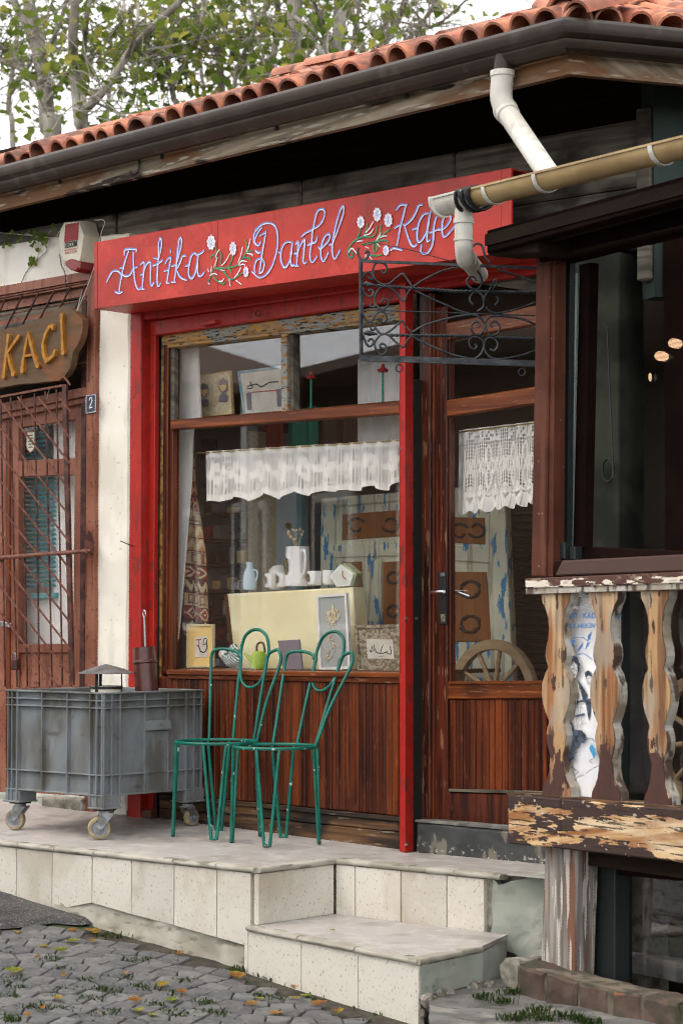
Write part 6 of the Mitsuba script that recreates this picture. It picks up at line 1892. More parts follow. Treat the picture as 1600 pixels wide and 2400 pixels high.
# ---------------------------------------------------------------- things in the shop window
def lace(k, n, corners, off, folds, m_, amp=.016, scallop=0):
    """A gathered curtain between four pixel corners on the plane y = off."""
    (ax_, ay), (bx, by), (cx, cy), (dx, dy) = corners            # top left, top right, bottom right, bottom left
    nu, nv = folds * 14, 10
    ph = U(0, 6.28, folds + 2)

    def fn(u, v):
        t = 1 - v
        p = np.array([ax_ + (bx - ax_) * u, ay + (by - ay) * u]) * (1 - t) + np.array([dx + (cx - dx) * u, dy + (cy - dy) * u]) * t
        wv = math.sin(u * folds * 2 * math.pi + 1.3 * math.sin(u * 9) + ph[0]) * amp * (.55 + .6 * t)
        s = u * folds * .5
        if scallop:
            p[1] += t * abs(math.sin(u * scallop * math.pi)) ** .6 * 12 - t * 6
        else:
            p[1] += t * (5 * math.sin(u * folds * 3.3 + ph[1]) + 4 * math.sin(u * 37))
        q = FA.pt(p[0] + 2.2 * math.cos(u * folds * 2 * math.pi + 1.3 * math.sin(u * 9) + ph[0]) * (.3 + .7 * t), p[1], off)
        return q + np.array([0, wv, 0])
    g, uv_ = grid(fn, np.linspace(0, 1, nu), np.linspace(0, 1, nv))
    return part(k, n, g, m_, smooth=True, uv=uv_)


LC = thing('lace_curtain', 'white crocheted lace half curtain gathered on a rod in the display window', 'curtain')
lace(LC, 'lace', ((480, 1058), (944, 1030), (944, 1138), (478, 1176)), .22, 14, 'lace_net')
part(LC, 'rod', tube([FA.pt(462, 1062, .215), FA.pt(960, 1031, .215)], .004, 8), 'brass', smooth=40)
LD = thing('lace_curtain', 'white lace half curtain with flower ovals and fan hem behind the shop door glass', 'curtain')
lace(LD, 'lace', ((1074, 1008), (1300, 982), (1300, 1172), (1070, 1204)), .22, 6, 'lace_fan', .012, 8)
part(LD, 'rod', tube([FA.pt(1066, 1014, .215), FA.pt(1330, 982, .215)], .004, 8), 'brass', smooth=40)

SHF = part(SH, 'display_shelf', FA.quad([(396, 1566), (960, 1573), (960, 1582), (396, 1576)], .17, .75, .003), 'wood_dark_plain')
KI = thing('kilim', 'patterned woven kilim hanging in folds at the left of the display window', 'rug')
g, guv = grid(lambda u, v: FA.pt(np.interp(v, [0, .2, .55, 1], [446, 440, 428, 425]) + (u) * np.interp(v, [0, .2, .55, 1], [8, 22, 56, 66]), 1065 + v * 420 + 14 * u * v, .34) + np.array([0, .02 * math.sin(u * 11 + 2) + .012 * math.sin(u * 23), 0]), np.linspace(0, 1, 28), np.linspace(0, 1, 40))
guv[:, 1] = guv[:, 1] * 1.0
part(KI, 'cloth', g, 'kilim', smooth=True, uv=guv)
single('white_drape', FA.poly([(396, 800), (462, 796), (470, 985), (452, 1000), (447, 1130), (437, 1250), (425, 1400), (416, 1500), (396, 1500)], .24, .012), 'room_pale', 'plain white drape hanging at the left edge of the display window', 'drape')
# cream cabinet and what stands on it
CA = thing('cream_cabinet', 'pale cream painted cabinet panel standing in the display window', 'cabinet')
part(CA, 'panel', FA.quad([(532, 1392), (826, 1376), (838, 1574), (552, 1574)], .42, .10, .006), 'cream_board')
part(CA, 'edge', FA.quad([(524, 1396), (532, 1391), (553, 1574), (543, 1574)], .44, .2, .003), 'wood_dark_plain')
TZ = .47


def stand(px, py):
    return FA.pt(px, py, TZ)


def upz(px, py):
    return FA.pt(px, py, TZ)[2]


JU = thing('coffee_jug', 'tall white ceramic jug with a dark oval medallion holding dried flowers', 'jug')
b = stand(697, 1374)
hz = upz(697, 1281) - b[2]
s_ = 1 / 437.
jr = 31 * s_
part(JU, 'body', lathe([(0, 0), (jr * .98, 0), (jr * 1.02, .012), (jr * .99, .03), (jr * .96, .10), (jr * .90, hz), (jr * .85, hz), (jr * .9, .05), (0, .03)], b, 10), 'ceramic', smooth=28)
hv = np.array([.82, -.35, 0])
part(JU, 'handle', tube(smoothline([b + hv * jr * .8 + [0, 0, hz * .86], b + hv * jr * 1.5 + [0, 0, hz * .88], b + hv * jr * 1.75 + [0, 0, hz * .66], b + hv * jr * 1.5 + [0, 0, hz * .36], b + hv * jr * .9 + [0, 0, hz * .22]], 6), .0085, 8), 'ceramic', smooth=True)


def medal(k, c, d, rx, rz):
    d = np.asarray(d, float) / np.linalg.norm(d)
    e = np.cross([0, 0, 1.], d)
    m = extrude(sg.Polygon([(rx * math.cos(t), rz * math.sin(t)) for t in np.linspace(0, 2 * np.pi, 24, endpoint=False)]), .003)
    part(k, 'medallion', moved(m, c, e, (0, 0, 1), d), 'medal')


dv = np.array([-.35, -.94, 0])
medal(JU, b + dv * (jr * .95 + .001) + [0, 0, hz * .5], dv, .024, .048)
DF = thing('dried_flowers', 'dried flower heads on thin stalks in the white jug', 'flowers')
fls = []
for k in range(13):
    a = U(0, 6.28)
    t = b + np.array([math.cos(a) * U(.01, .06), math.sin(a) * U(.01, .05), hz + U(.03, .095)])
    fls.append((tube(smoothline([b + [0, 0, hz * .8], b + (t - b) * [.6, .6, .92], t], 3), .0012, 4), t))
part(DF, 'stalks', cat([f[0] for f in fls]), 'straw', kind='stuff')
for f, t in fls:
    h = trimesh.creation.icosphere(1, U(.006, .010))
    h.vertices = h.vertices + t
    part(DF, 'flower_head', h, 'straw', smooth=True)
for px, w_, lb in ((634, 29, 'leftmost white cup with dark medallion, left of the jug'), (662, 29, 'second white cup, half behind the jug foot'), (737, 36, 'white cup with gold brown medallion right of the jug'), (772, 34, 'plain white cup behind the clock')):
    k = thing('cup', lb, 'cup', 'white cups on the cream cabinet')
    c = FA.pt(px, 1378 - (px - 620) * .05, TZ - (.025 if px in (634, 737) else -.02))
    r = w_ * .5 * s_
    part(k, 'body', lathe([(0, 0), (r * .8, 0), (r * .95, .008), (r * 1.0, .04), (r * .97, .078), (r * .90, .078), (r * .9, .02), (0, .015)], c, 20), 'ceramic', smooth=30)
    if px != 772:
        medal(k, c + dv * (r * 1.0) + [0, 0, .042], dv, .02, .023)
CK = thing('table_clock', 'olive five sided table clock with a white dial leaning on the cabinet', 'clock')
pc = [(773, 1350), (797, 1323), (828, 1346), (819, 1373), (788, 1375)]
part(CK, 'case', FA.poly([(776, 1348), (806, 1319), (836, 1344), (827, 1372), (792, 1373)], TZ - .045, .05), 'clock_case')
part(CK, 'case_rim', FA.poly(pc, TZ - .057, .03), 'ceramic')
cc = np.mean(pc, 0)
part(CK, 'dial', FA.poly([tuple(cc + (np.array(p) - cc) * .88) for p in pc], TZ - .059, .004), 'clock_face')
part(CK, 'hands', cat([FA.quad([(801, 1338), (803, 1338), (803, 1352), (801, 1352)], TZ - .062, .002, .0002), FA.quad([(802, 1350), (811, 1356), (810, 1358), (801, 1352)], TZ - .062, .002, .0002)]), 'ink_red')


def frame(name, label, outer, w_, off, fm, mm_, parts_, dep=.02):
    k = thing(name, label, 'picture frame')
    q = sg.Polygon([FA.uv(*p, off) for p in outer])
    part(k, 'frame', FA.ext(q.difference(q.buffer(-w_, join_style=2)), off, dep), fm)
    part(k, 'mount', FA.ext(q.buffer(-w_ * .9, join_style=2), off + .008, .006), mm_)
    for n, pts, m_ in parts_:
        g = sg.Polygon([FA.uv(*p, off) for p in pts]).buffer(0) if len(pts) != 2 else sg.LineString(smoothline([FA.uv(*p, off) for p in pts[0]], 6)).buffer(pts[1])
        if not g.is_empty:
            part(k, n, FA.ext(g, off + (.005 if n != 'script' else .0035), .003), m_)
    return k


z3 = lambda pts: [(x / 2.904 + 400, y / 2.904 + 1240) for x, y in pts]
frame('calligraphy_frame', 'small pale frame with ochre mount and black Arabic letter, left in the window', [(437, 1463), (498, 1463), (497, 1564), (436, 1565)], .010, .20, 'pale_frame', 'ochre_mount',
      [('paper', z3([(160, 735), (245, 730), (246, 872), (162, 872)]), 'print_paper'), ('script', (z3([(218, 790), (222, 752), (238, 748), (240, 775), (222, 790)]), .0022), 'ink'), ('script', (z3([(240, 770), (242, 810), (225, 838), (200, 832), (186, 800)]), .0034), 'ink'),
       ('script', (z3([(170, 755), (205, 752)]), .003), 'ink_red'), ('script', (z3([(185, 755), (188, 790), (172, 792)]), .0025), 'ink_red')])
FW = frame('flower_frame', 'tall white frame with a pale dried flower picture leaning on the cream cabinet', [(740, 1395), (811, 1390), (820, 1568), (748, 1572)], .014, .26, 'white_frame', 'grey_mount', [])
fl = []
for k in range(46):
    c = z3([(1100 + 55 * math.cos(k * 2.4) * (.2 + .8 * (k % 7) / 7), 590 + 75 * math.sin(k * 2.4) * (.2 + .8 * (k % 5) / 5))])[0] if k < 32 else z3([(1095 + U(-45, 45), 700 + (k - 32) * 14)])[0]
    q = FA.uv(*c, .26)
    a = U(0, 3.14)
    fl.append(sg.LineString(smoothline([q + np.array([math.cos(a), math.sin(a)]) * U(.014, .03) * t + np.array([-math.sin(a), math.cos(a)]) * .008 * (t * t) for t in (-1, 0, 1)], 3)).buffer(.0018))
part(FW, 'dried_flower', FA.ext(unary_union(fl).simplify(.0008), .262, .003), 'straw')
frame('calligraphy_frame', 'ornate frame with white Arabic script card, lower right in the window', [(830, 1466), (950, 1462), (950, 1573), (838, 1574)], .016, .24, 'gilt_frame', 'gilt_frame',
      [('paper', z3([(1325, 750), (1505, 752), (1515, 885), (1335, 882)]), 'print_paper'), ('script', (z3([(1490, 800), (1495, 850), (1470, 845)]), .0022), 'ink'), ('script', (z3([(1470, 835), (1440, 845), (1400, 842), (1385, 815)]), .0022), 'ink'), ('script', (z3([(1440, 790), (1425, 830)]), .002), 'ink'), ('script', (z3([(1378, 790), (1375, 835)]), .002), 'ink'), ('script', (z3([(1365, 800), (1360, 838), (1350, 825)]), .002), 'ink'), ('script', (z3([(1410, 868), (1440, 866)]), .001), 'ink')])
frame('calligraphy_frame', 'blue framed sheet of Arabic script in the upper left window light', [(556, 870), (664, 856), (664, 968), (570, 974)], .012, .33, 'blue_frame', 'print_paper',
      [('script', ([(578, 905), (600, 900), (610, 906), (630, 896), (650, 894)], .003), 'ink'), ('script', ([(585, 895), (590, 908), (578, 910)], .0025), 'ink'), ('band', [(575, 920), (586, 919), (588, 960), (578, 961)], 'mauve_card'), ('band', [(646, 912), (658, 910), (658, 952), (648, 953)], 'mauve_card'), ('rule', [(588, 918), (646, 913), (646, 915), (588, 920)], 'ink_red')])
VP = frame('vase_panel', 'pale wooden panel with two painted vases in the upper left window light', [(467, 880), (538, 868), (544, 970), (468, 978)], .004, .36, 'ochre_mount', 'straw', [])
for cx, cy in ((478, 925), (522, 914)):
    part(VP, 'vase', FA.poly([(cx - 9, cy - 22), (cx, cy - 28), (cx + 9, cy - 22), (cx + 10, cy - 5), (cx + 3, cy + 8), (cx + 10, cy + 14), (cx + 9, cy + 26), (cx - 9, cy + 27), (cx - 9, cy + 15), (cx - 3, cy + 8), (cx - 10, cy - 4)], .355, .004), 'mauve_card')
    part(VP, 'vase_glaze', FA.poly([(cx - 8, cy - 12), (cx + 8, cy - 13), (cx + 7, cy - 4), (cx, cy + 3), (cx - 7, cy - 3)], .352, .003), 'ochre_mount')
part(SH, 'upper_shelf', FA.quad([(400, 985), (960, 936), (960, 944), (400, 993)], .30, .35, .003), 'wood_dark_plain')
for i, (px, y0, y1) in enumerate(((729, 884, 958), (897, 868, 944))):
    k = thing('plunger_stick', 'green stick with a red top in the upper right window light, ' + ('left' if i == 0 else 'right') + ' of two', 'stick')
    part(k, 'stick', tube([FA.pt(px, y1, .42), FA.pt(px, y0, .42)], .006, 8), 'dowel_green', smooth=40)
    t = FA.pt(px, y0, .42)
    part(k, 'top', lathe([(0, .035), (.008, .034), (.012, .012), (.030, .006), (.026, -.008), (0, -.012)], t, 14), 'red_plastic', smooth=40)
k = thing('kettle', 'lime green enamel kettle on the window ledge behind the left chair', 'kettle')
b = FA.pt(607, 1568, .30)
part(k, 'body', lathe([(0, 0), (.046, 0), (.050, .02), (.040, .08), (.028, .095), (0, .10)], b, 20), 'lime_enamel', smooth=35)
part(k, 'handle', tube(smoothline([b + [-.02, 0, .09], b + [-.012, 0, .135], b + [.03, 0, .14], b + [.045, 0, .09]], 5), .006, 7), 'wood_dark_plain', smooth=True)
part(k, 'spout', tube([b + [-.04, 0, .03], b + [-.10, -.01, .085]], [.014, .007], 8), 'lime_enamel', smooth=True)
k = thing('striped_cloth_bird', 'striped grey green cloth figure on the window ledge at the left', 'figure')
b = FA.pt(545, 1566, .28)
g = trimesh.creation.icosphere(3, 1.)
g.vertices = g.vertices * [.062, .035, .040] + b + [0, 0, .042]
h = trimesh.creation.icosphere(2, .026)
h.vertices = h.vertices + b + [-.075, 0, .075]
w = trimesh.creation.icosphere(2, 1.)
w.vertices = w.vertices * [.036, .02, .05] + b + [.02, -.01, .085]
part(k, 'body', cat([g, w, tube([b + [-.05, 0, .05], b + [-.075, 0, .075]], [.026, .022], 10)]), 'zebra', smooth=True)
part(k, 'head', h, 'ceramic', smooth=True)
single('mauve_card', FA.quad([(650, 1502), (700, 1499), (708, 1570), (662, 1571)], .30, .012, .002), 'mauve_card', 'plain mauve card propped on the ledge behind the chairs', 'card')
single('hanging_cloth', grid(lambda u, v: FA.pt(838 + u * 120, 842 + v * 205 - u * 10, .62) + np.array([0, .02 * math.sin(u * 14), 0]), np.linspace(0, 1, 24), np.linspace(0, 1, 4))[0], 'room_pale', 'pale cloth hanging inside at the right of the window', 'cloth', None, True)
# old carved double door leaning inside
OD = thing('carved_door', 'old cream double door with flaking blue paint and brown carved panels leaning in the shop', 'door')
DY = 1.0
part(OD, 'leaf', FA.quad([(752, 1168), (965, 1151), (968, 1640), (745, 1640)], DY, .05, .006), 'flaked_cream')
part(OD, 'leaf', FA.quad([(969, 1151), (1180, 1134), (1202, 1640), (972, 1640)], DY, .05, .006), 'flaked_cream')
for q in ([(752, 1168), (965, 1151), (965, 1172), (752, 1190)], [(752, 1168), (784, 1166), (778, 1640), (745, 1640)], [(752, 1280), (965, 1272), (965, 1302), (752, 1308)], [(860, 1308), (892, 1306), (890, 1640), (858, 1640)], [(1140, 1140), (1180, 1134), (1202, 1640), (1152, 1640)], [(1030, 1280), (1150, 1285), (1150, 1320), (1030, 1312)]):
    part(OD, 'rail', FA.quad(q, DY - .018, .03, .005), 'flaked_cream')
for q in ([(801, 1206), (948, 1194), (948, 1256), (800, 1266)], [(800, 1318), (846, 1316), (846, 1600), (797, 1600)], [(896, 1318), (948, 1314), (948, 1470), (896, 1470)], [(1060, 1212), (1133, 1214), (1134, 1276), (1060, 1272)], [(1060, 1340), (1138, 1341), (1148, 1504), (1060, 1504)]):
    pn = part(OD, 'panel', FA.quad(q, DY - .010, .02, .004), 'carved_wood')
    c = np.mean(q, 0)
    w_, h_ = (q[1][0] - q[0][0]) / 2, (q[2][1] - q[1][1]) / 2
    for sx in (-1, 1):
        for sy in ((0,) if w_ > h_ else (-.5, .5)):
            a0 = np.linspace(.5, 5.8, 16) + (0 if sx < 0 else math.pi)
            rr_ = min(w_, h_) * .62
            cx_, cy_ = c[0] + sx * w_ * (.55 if w_ > h_ else 0), c[1] + sy * h_
            part(pn, 'scroll', tube(smoothline([FA.pt(cx_ + rr_ * 1.1 * math.cos(t) * (.6 + .4 * (k / 15)), cy_ + rr_ * .8 * math.sin(t), DY - .014) for k, t in enumerate(a0)], 2), .007, 6), 'carved_dark', smooth=True)
# slatted shutter and wheel behind the door glass
SHU = thing('slatted_shutter', 'dark ribbed shutter inside behind the shop door', 'shutter')
part(SHU, 'backing', FA.quad([(1120, 1180), (1380, 1160), (1380, 1640), (1120, 1640)], 1.62, .02), 'carved_dark')
for i in range(25):
    py = 1196 + i * 17.2
    part(SHU, 'slat', hull([FA.pt(px, py + dy, o) for px in (1122, 1378) for dy, o in ((0, 1.615), (4, 1.585), (8, 1.585), (11, 1.615))]), 'shutter_slat', smooth=30)


def wheel(label, c, R_, ex, spokes=12, m_='wood_wheel'):
    k = thing('cart_wheel', label, 'wheel', None)
    ex = np.asarray(ex, float)
    n = np.cross(ex, [0, 0, 1.])
    pt = lambda r, a, o=0.: c + ex * r * math.cos(a) + np.array([0, 0, r * math.sin(a)]) + n * o
    part(k, 'rim', lathe([(R_ - .05, -.022), (R_ - .004, -.024), (R_, -.018), (R_, .018), (R_ - .004, .024), (R_ - .05, .022), (R_ - .054, 0), (R_ - .05, -.022)], c, 48, axis=n), m_, smooth=35)
    part(k, 'hub', lathe([(0, -.07), (.035, -.07), (.05, -.03), (.05, .03), (.035, .07), (0, .07)], c, 16, axis=n), m_, smooth=35)
    for a in np.arange(spokes) * 2 * np.pi / spokes + .15:
        part(k, 'spoke', tube([pt(.03, a), pt(R_ * .5, a), pt(R_ - .04, a)], [.016, .013, .012], 7), m_, smooth=True)
    return k


wc = FA.pt(1158, 1624, .62)
wheel('wooden cart wheel inside the shop behind the door glass', wc, (FA.pt(1158, 1624, .62) - FA.pt(1158, 1624, .62))[2] + (FA.pt(1158, 1499, .62)[2] - wc[2]), (1, 0, 0), 10)
wheel('wooden cart wheel leaning behind the terrace balusters', np.array([1.86, -.14, .62]), .30, (1, 0, 0), 10)
single('chest', box(wc[0] - .5, wc[0] + .5, wc[1] - .25, wc[1] + .25, -.02, wc[2] - .305, .01), 'wood_dark_plain', 'dark low chest under the cart wheel inside the shop', 'chest')
# shelves and things at the back of the room
BS = thing('bookshelf', 'dark shelves full of boxes at the left back of the shop', 'shelf')
YS = 1.0
for py in (1130, 1200, 1262, 1318, 1380, 1440, 1500, 1560):
    part(BS, 'shelf', FA.quad([(470, py + 6), (590, py), (590, py + 5), (470, py + 11)], YS, .35, .003), 'wood_dark_plain')
part(BS, 'side', FA.quad([(580, 1010), (590, 1010), (590, 1600), (580, 1600)], YS - .01, .36, .003), 'straw')
ON = ['first', 'second', 'third', 'fourth', 'fifth', 'sixth', 'seventh']
SC = {'wood_dark_plain': 'brown', 'mauve_card': 'mauve', 'ochre_mount': 'ochre', 'ink': 'black', 'carved_wood': 'light brown', 'pale_blue_door': 'pale blue', 'ink_red': 'red', 'room_wall': 'grey brown'}
for i in range(34):
    r = i % 7
    py = (1200, 1262, 1318, 1380, 1440, 1500, 1560)[r]
    px = 476 + (i // 7) * 19 + U(-3, 3)
    h = U(14, 46)
    m_ = ['wood_dark_plain', 'mauve_card', 'ochre_mount', 'ink', 'carved_wood', 'pale_blue_door', 'ink_red', 'room_wall'][RNG.integers(8)]
    single('shelf_box', FA.quad([(px, py - h + 4), (px + 15, py - h + 3), (px + 15, py + 1), (px, py + 2)], YS + .02 + U(0, .1), .15, .004), m_, f'{SC[m_]} box, {ON[i // 7]} from the left on the {ON[r]} shelf from the top', 'box', 'boxes on the dark shelves')
BD = thing('pale_blue_door', 'pale blue painted door at the back of the shop', 'door')
part(BD, 'leaf', FA.quad([(604, 1020), (694, 1014), (694, 1600), (604, 1600)], 1.2, .04), 'pale_blue_door')
part(BD, 'frame', FA.quad([(592, 1010), (604, 1009), (604, 1600), (592, 1600)], 1.17, .06), 'teal_blind')
part(BD, 'frame', FA.quad([(694, 1004), (706, 1003), (706, 1600), (694, 1600)], 1.17, .06), 'teal_blind')
part(BD, 'knob', lathe([(0, 0), (.012, 0), (.02, .02), (.012, .035), (0, .036)], FA.pt(680, 1232, 1.19), 12, axis=(0, -1, 0)), 'brass', smooth=40)

# more of the shop's clutter
for i, (a, b, m_, lb) in enumerate(((612, 668, 'ink_red', 'dark red rug hanging at the back, left of three'), (670, 742, 'dowel_green', 'green rug hanging at the back, middle of three'), (744, 832, 'wood_dark_plain', 'brown rug hanging at the back, right of three'))):
    g, guv = grid(lambda u, v: FA.pt(a + (b - a) * u, 960 + 130 * v - 8 * u, 1.1) + np.array([0, .03 * math.sin(u * 12 + i), 0]), np.linspace(0, 1, 16), np.linspace(0, 1, 4))
    single('hanging_rug', g, m_, lb, 'rug', 'rugs hanging at the back of the shop', True)
k = thing('glass_pitcher', 'pale blue glass pitcher at the left end of the cream cabinet', 'pitcher')
b = FA.pt(585, 1382, TZ)
part(k, 'body', lathe([(0, 0), (.035, 0), (.04, .03), (.034, .09), (.018, .13), (.022, .155), (.018, .155), (.014, .13), (0, .1)], b, 18), 'pale_blue_door', smooth=40)
part(k, 'handle', tube(smoothline([b + [.03, 0, .11], b + [.06, 0, .10], b + [.055, 0, .06], b + [.035, 0, .045]], 4), .005, 6), 'pale_blue_door', smooth=True)
k = thing('silver_box', 'small tarnished silver box beside the glass pitcher', 'box')
part(k, 'box', box(b[0] - .13, b[0] - .06, b[1] - .03, b[1] + .03, b[2], b[2] + .045, .004), 'zinc')
part(k, 'lid', box(b[0] - .132, b[0] - .058, b[1] - .032, b[1] + .032, b[2] + .046, b[2] + .056, .004), 'steel')
k = thing('storage_jar', 'pale rounded jar behind the glass pitcher', 'jar')
part(k, 'body', lathe([(0, 0), (.05, 0), (.065, .05), (.055, .11), (.03, .135), (0, .14)], b + [.09, .14, 0], 18), 'ceramic', smooth=40)
for i, (px, py, w_, h_) in enumerate(((716, 1150, 18, 60), (722, 1230, 14, 44), (470, 1030, 34, 46))):
    frame('wall_picture', ['narrow picture on the dark wall right of the pale blue door, upper', 'narrow picture on the dark wall right of the pale blue door, lower', 'picture on the dark wall above the shelves'][i], [(px, py), (px + w_, py - 2), (px + w_, py + h_ - 2), (px, py + h_)], .012, 2.0, 'gilt_frame', 'mauve_card', [])


# ---------------------------------------------------------------- trees behind the roof
def leaf_mesh(n, pts, size, spread, drop=.5):
    """n leaves of five faces, each folded along its midrib, about the given points."""
    C = pts[RNG.integers(len(pts), size=n)] + RNG.normal(0, spread, (n, 3))
    s = U(size * .6, size * 1.3, n)
    a, tilt, roll = U(0, 6.283, n), U(-1.2, .35, n), U(-.8, .8, n)
    d = np.stack([np.cos(a) * np.cos(tilt), np.sin(a) * np.cos(tilt), np.sin(tilt)], 1)
    e = np.cross(d, [0, 0, 1.])
    e /= np.linalg.norm(e, axis=1, keepdims=True)
    nn = np.cross(e, d)
    e = e * np.cos(roll)[:, None] + nn * np.sin(roll)[:, None]
    nn = np.cross(e, d)
    shape = [(0, 0, 0), (.25, .38, .10), (.62, .30, .09), (1.0, 0, -.10), (.62, -.30, .09), (.25, -.38, .10), (.55, 0, 0)]
    V = np.stack([C + s[:, None] * (d * x + e * y + nn * z) for x, y, z in shape], 1).reshape(-1, 3)
    base = np.array([[0, 6, 1], [1, 6, 2], [2, 6, 3], [3, 6, 4], [4, 6, 5], [5, 6, 0]])
    return tm(V, (np.arange(n)[:, None, None] * 7 + base).reshape(-1, 3))


def tree(label, Y, limbs, leaves, twigs=26, yellow=.22, bark='bark', size=.118, seed=0):
    leaves = int(leaves * .27)
    """limbs: pixel polylines on the plane y = Y with a width in pixels; the first reaches to the ground."""
    k = thing('tree', label, 'tree')
    tips = []
    tw = []
    for i, (pts, w0, w1) in enumerate(limbs):
        P = np.array([FA.pt(*p, Y + U(-.3, .3) * (j > 0)) for j, p in enumerate(pts)])
        sc = F / ((P[0] - CAM) @ FWD)
        if i == 0:
            P = np.vstack([[P[0][0] - .1, P[0][1], -.4], P])
        last = P[-1] - P[-2]
        P = np.vstack([P, P[-1] + last / np.linalg.norm(last) * 1.1 + [U(-.2, .2), U(-.3, .3), .1]])
        Q = smoothline(P, 6)
        part(k, 'trunk' if i == 0 else 'limb', tube(Q, np.linspace(w0, w1, len(Q)) * .68 / sc, 9), bark, smooth=True)
        lo = 10 if i == 0 else 3
        for _ in range(int(twigs * .75)):
            q = Q[RNG.integers(lo, len(Q))]
            if q[2] < 3.2:
                continue
            v = RNG.normal(0, 1, 3) * [1, 1, .7] + [0, 0, .35]
            v /= np.linalg.norm(v)
            L_ = U(.35, 1.15)
            mid = q + v * L_ * .5 + RNG.normal(0, .07, 3)
            endp = q + v * L_ + RNG.normal(0, .14, 3)
            c = smoothline([q, mid, endp], 4)
            tw.append(tube(c, np.linspace(.010, .003, len(c)), 4, cap=False))
            tips += list(c[3:])
            for _ in range(3):
                a = c[RNG.integers(3, len(c))]
                b = a + RNG.normal(0, .2, 3) + [0, 0, -.03]
                tw.append(tube([a, b], [.0045, .002], 3, cap=False))
                tips += [b, (a + b) / 2]
    if tw:
        part(k, 'twigs', cat(tw), bark, kind='stuff')
        ny = int(leaves * yellow)
        part(k, 'crown', leaf_mesh(leaves - ny, np.array(tips), size, .07), 'tree_leaf', kind='stuff')
        if ny:
            part(k, 'crown', leaf_mesh(ny, np.array(tips), size, .11), 'tree_leaf_yellow', kind='stuff')


tree('grey trunked tree at the far left behind the roof', 7.0, [([(122, 400), (113, 300), (101, 180), (75, 40), (58, -40)], 36, 18), ([(99, 165), (60, 60), (20, -30)], 15, 8), ([(101, 190), (62, 170), (30, 130), (-30, 80)], 14, 7), ([(95, 215), (60, 170), (0, 138), (-60, 120)], 10, 6), ([(100, 130), (130, 80), (150, 20), (165, -50)], 10, 5), ([(110, 240), (160, 170), (230, 120)], 8, 4)], 1900, 22)
tree('forked tree with a long leaning limb, left of centre behind the roof', 6.2, [([(192, 400), (186, 290), (175, 170), (171, 80), (177, -40)], 24, 15), ([(197, 258), (240, 215), (296, 133), (345, 75), (420, 5), (480, -60)], 17, 9), ([(196, 250), (195, 150), (203, 40), (210, -50)], 12, 7), ([(296, 133), (320, 60), (322, -30)], 7, 4), ([(215, 235), (270, 262), (330, 300)], 6, 3)], 1900, 24)
tree('slender leafy tree behind the middle of the roof', 7.6, [([(420, 420), (405, 220), (385, 110), (370, -40)], 13, 8), ([(405, 200), (440, 130), (470, 60), (470, -40)], 8, 4), ([(400, 190), (350, 140), (310, 90)], 7, 4)], 2300, 34, .4)
tree('dark stemmed tree whose limb crosses behind the centre of the roof', 8.4, [([(535, 420), (520, 215), (510, 115), (475, 60), (440, -40)], 15, 9), ([(590, 330), (575, 170), (540, 100), (520, 30)], 17, 8), ([(515, 110), (560, 90), (600, 60), (650, -20)], 7, 4), ([(520, 120), (470, 118), (430, 105)], 5, 3)], 2100, 26, .3)
tree('tall straight grey trunk right of the middle behind the roof', 7.2, [([(693, 380), (691, 155), (690, 20), (690, -90)], 30, 26), ([(700, 60), (745, 110), (760, 140)], 12, 8), ([(690, 40), (730, 70), (765, 120), (775, 200)], 9, 5)], 1100, 12, .25)
tree('second straight trunk beside the tall one behind the roof', 7.8, [([(796, 330), (793, 140), (797, 20), (799, -70)], 26, 22), ([(793, 130), (760, 60), (730, -10)], 11, 6), ([(600, 230), (640, 130), (650, 40), (645, -30)], 13, 9), ([(545, 220), (560, 150), (598, 60), (580, -30)], 9, 6)], 1500, 14, .3)
tree('pale many branched tree at the right behind the roof', 8.8, [([(872, 330), (888, 140), (930, 50), (965, -40)], 17, 10), ([(870, 230), (850, 110), (815, -20)], 11, 7), ([(895, 160), (955, 95), (1010, 20), (1030, -40)], 9, 5), ([(880, 150), (900, 60), (905, -40)], 8, 5), ([(940, 120), (985, 60), (1020, 60), (1080, 10)], 6, 4), ([(830, 260), (825, 120), (845, -20)], 9, 6)], 1000, 40, .25, 'bark_pale')
tree('leafy tree farther back between the grey trunks', 11., [([(620, 400), (640, 220), (620, 60), (630, -60)], 12, 7), ([(640, 200), (720, 130), (760, 20)], 8, 4), ([(630, 150), (560, 90), (540, -20)], 7, 4), ([(500, 330), (470, 150), (480, 20)], 8, 5)], 2600, 30, .3)
tree('leafy tree farther back at the left edge', 10.5, [([(30, 420), (20, 250), (40, 80), (30, -60)], 12, 7), ([(25, 220), (80, 130), (120, 10)], 8, 4), ([(250, 420), (255, 220), (290, 60), (280, -50)], 9, 5)], 1900, 24, .2)

# ---------------------------------------------------------------- grass and fallen leaves
tuft = [(110, 2256), (120, 2250), (145, 2275), (205, 2300), (30, 2298), (20, 2310), (140, 2325), (165, 2322), (250, 2325), (235, 2322), (265, 2330), (335, 2322), (330, 2316), (395, 2330), (405, 2334), (470, 2352), (480, 2358), (492, 2376), (270, 2378), (250, 2384), (60, 2365), (80, 2368), (432, 2302), (310, 2256), (345, 2252), (560, 2275), (545, 2280), (575, 2272), (622, 2290), (600, 2336), (612, 2340), (735, 2345), (200, 2345), (230, 2348), (390, 2376), (360, 2360), (10, 2230), (70, 2206), (255, 2196), (270, 2200), (520, 2384), (430, 2384), (690, 2310), (640, 2298), (50, 2320), (300, 2296), (150, 2370), (120, 2366), (20, 2340), (650, 2345)]
bl = []


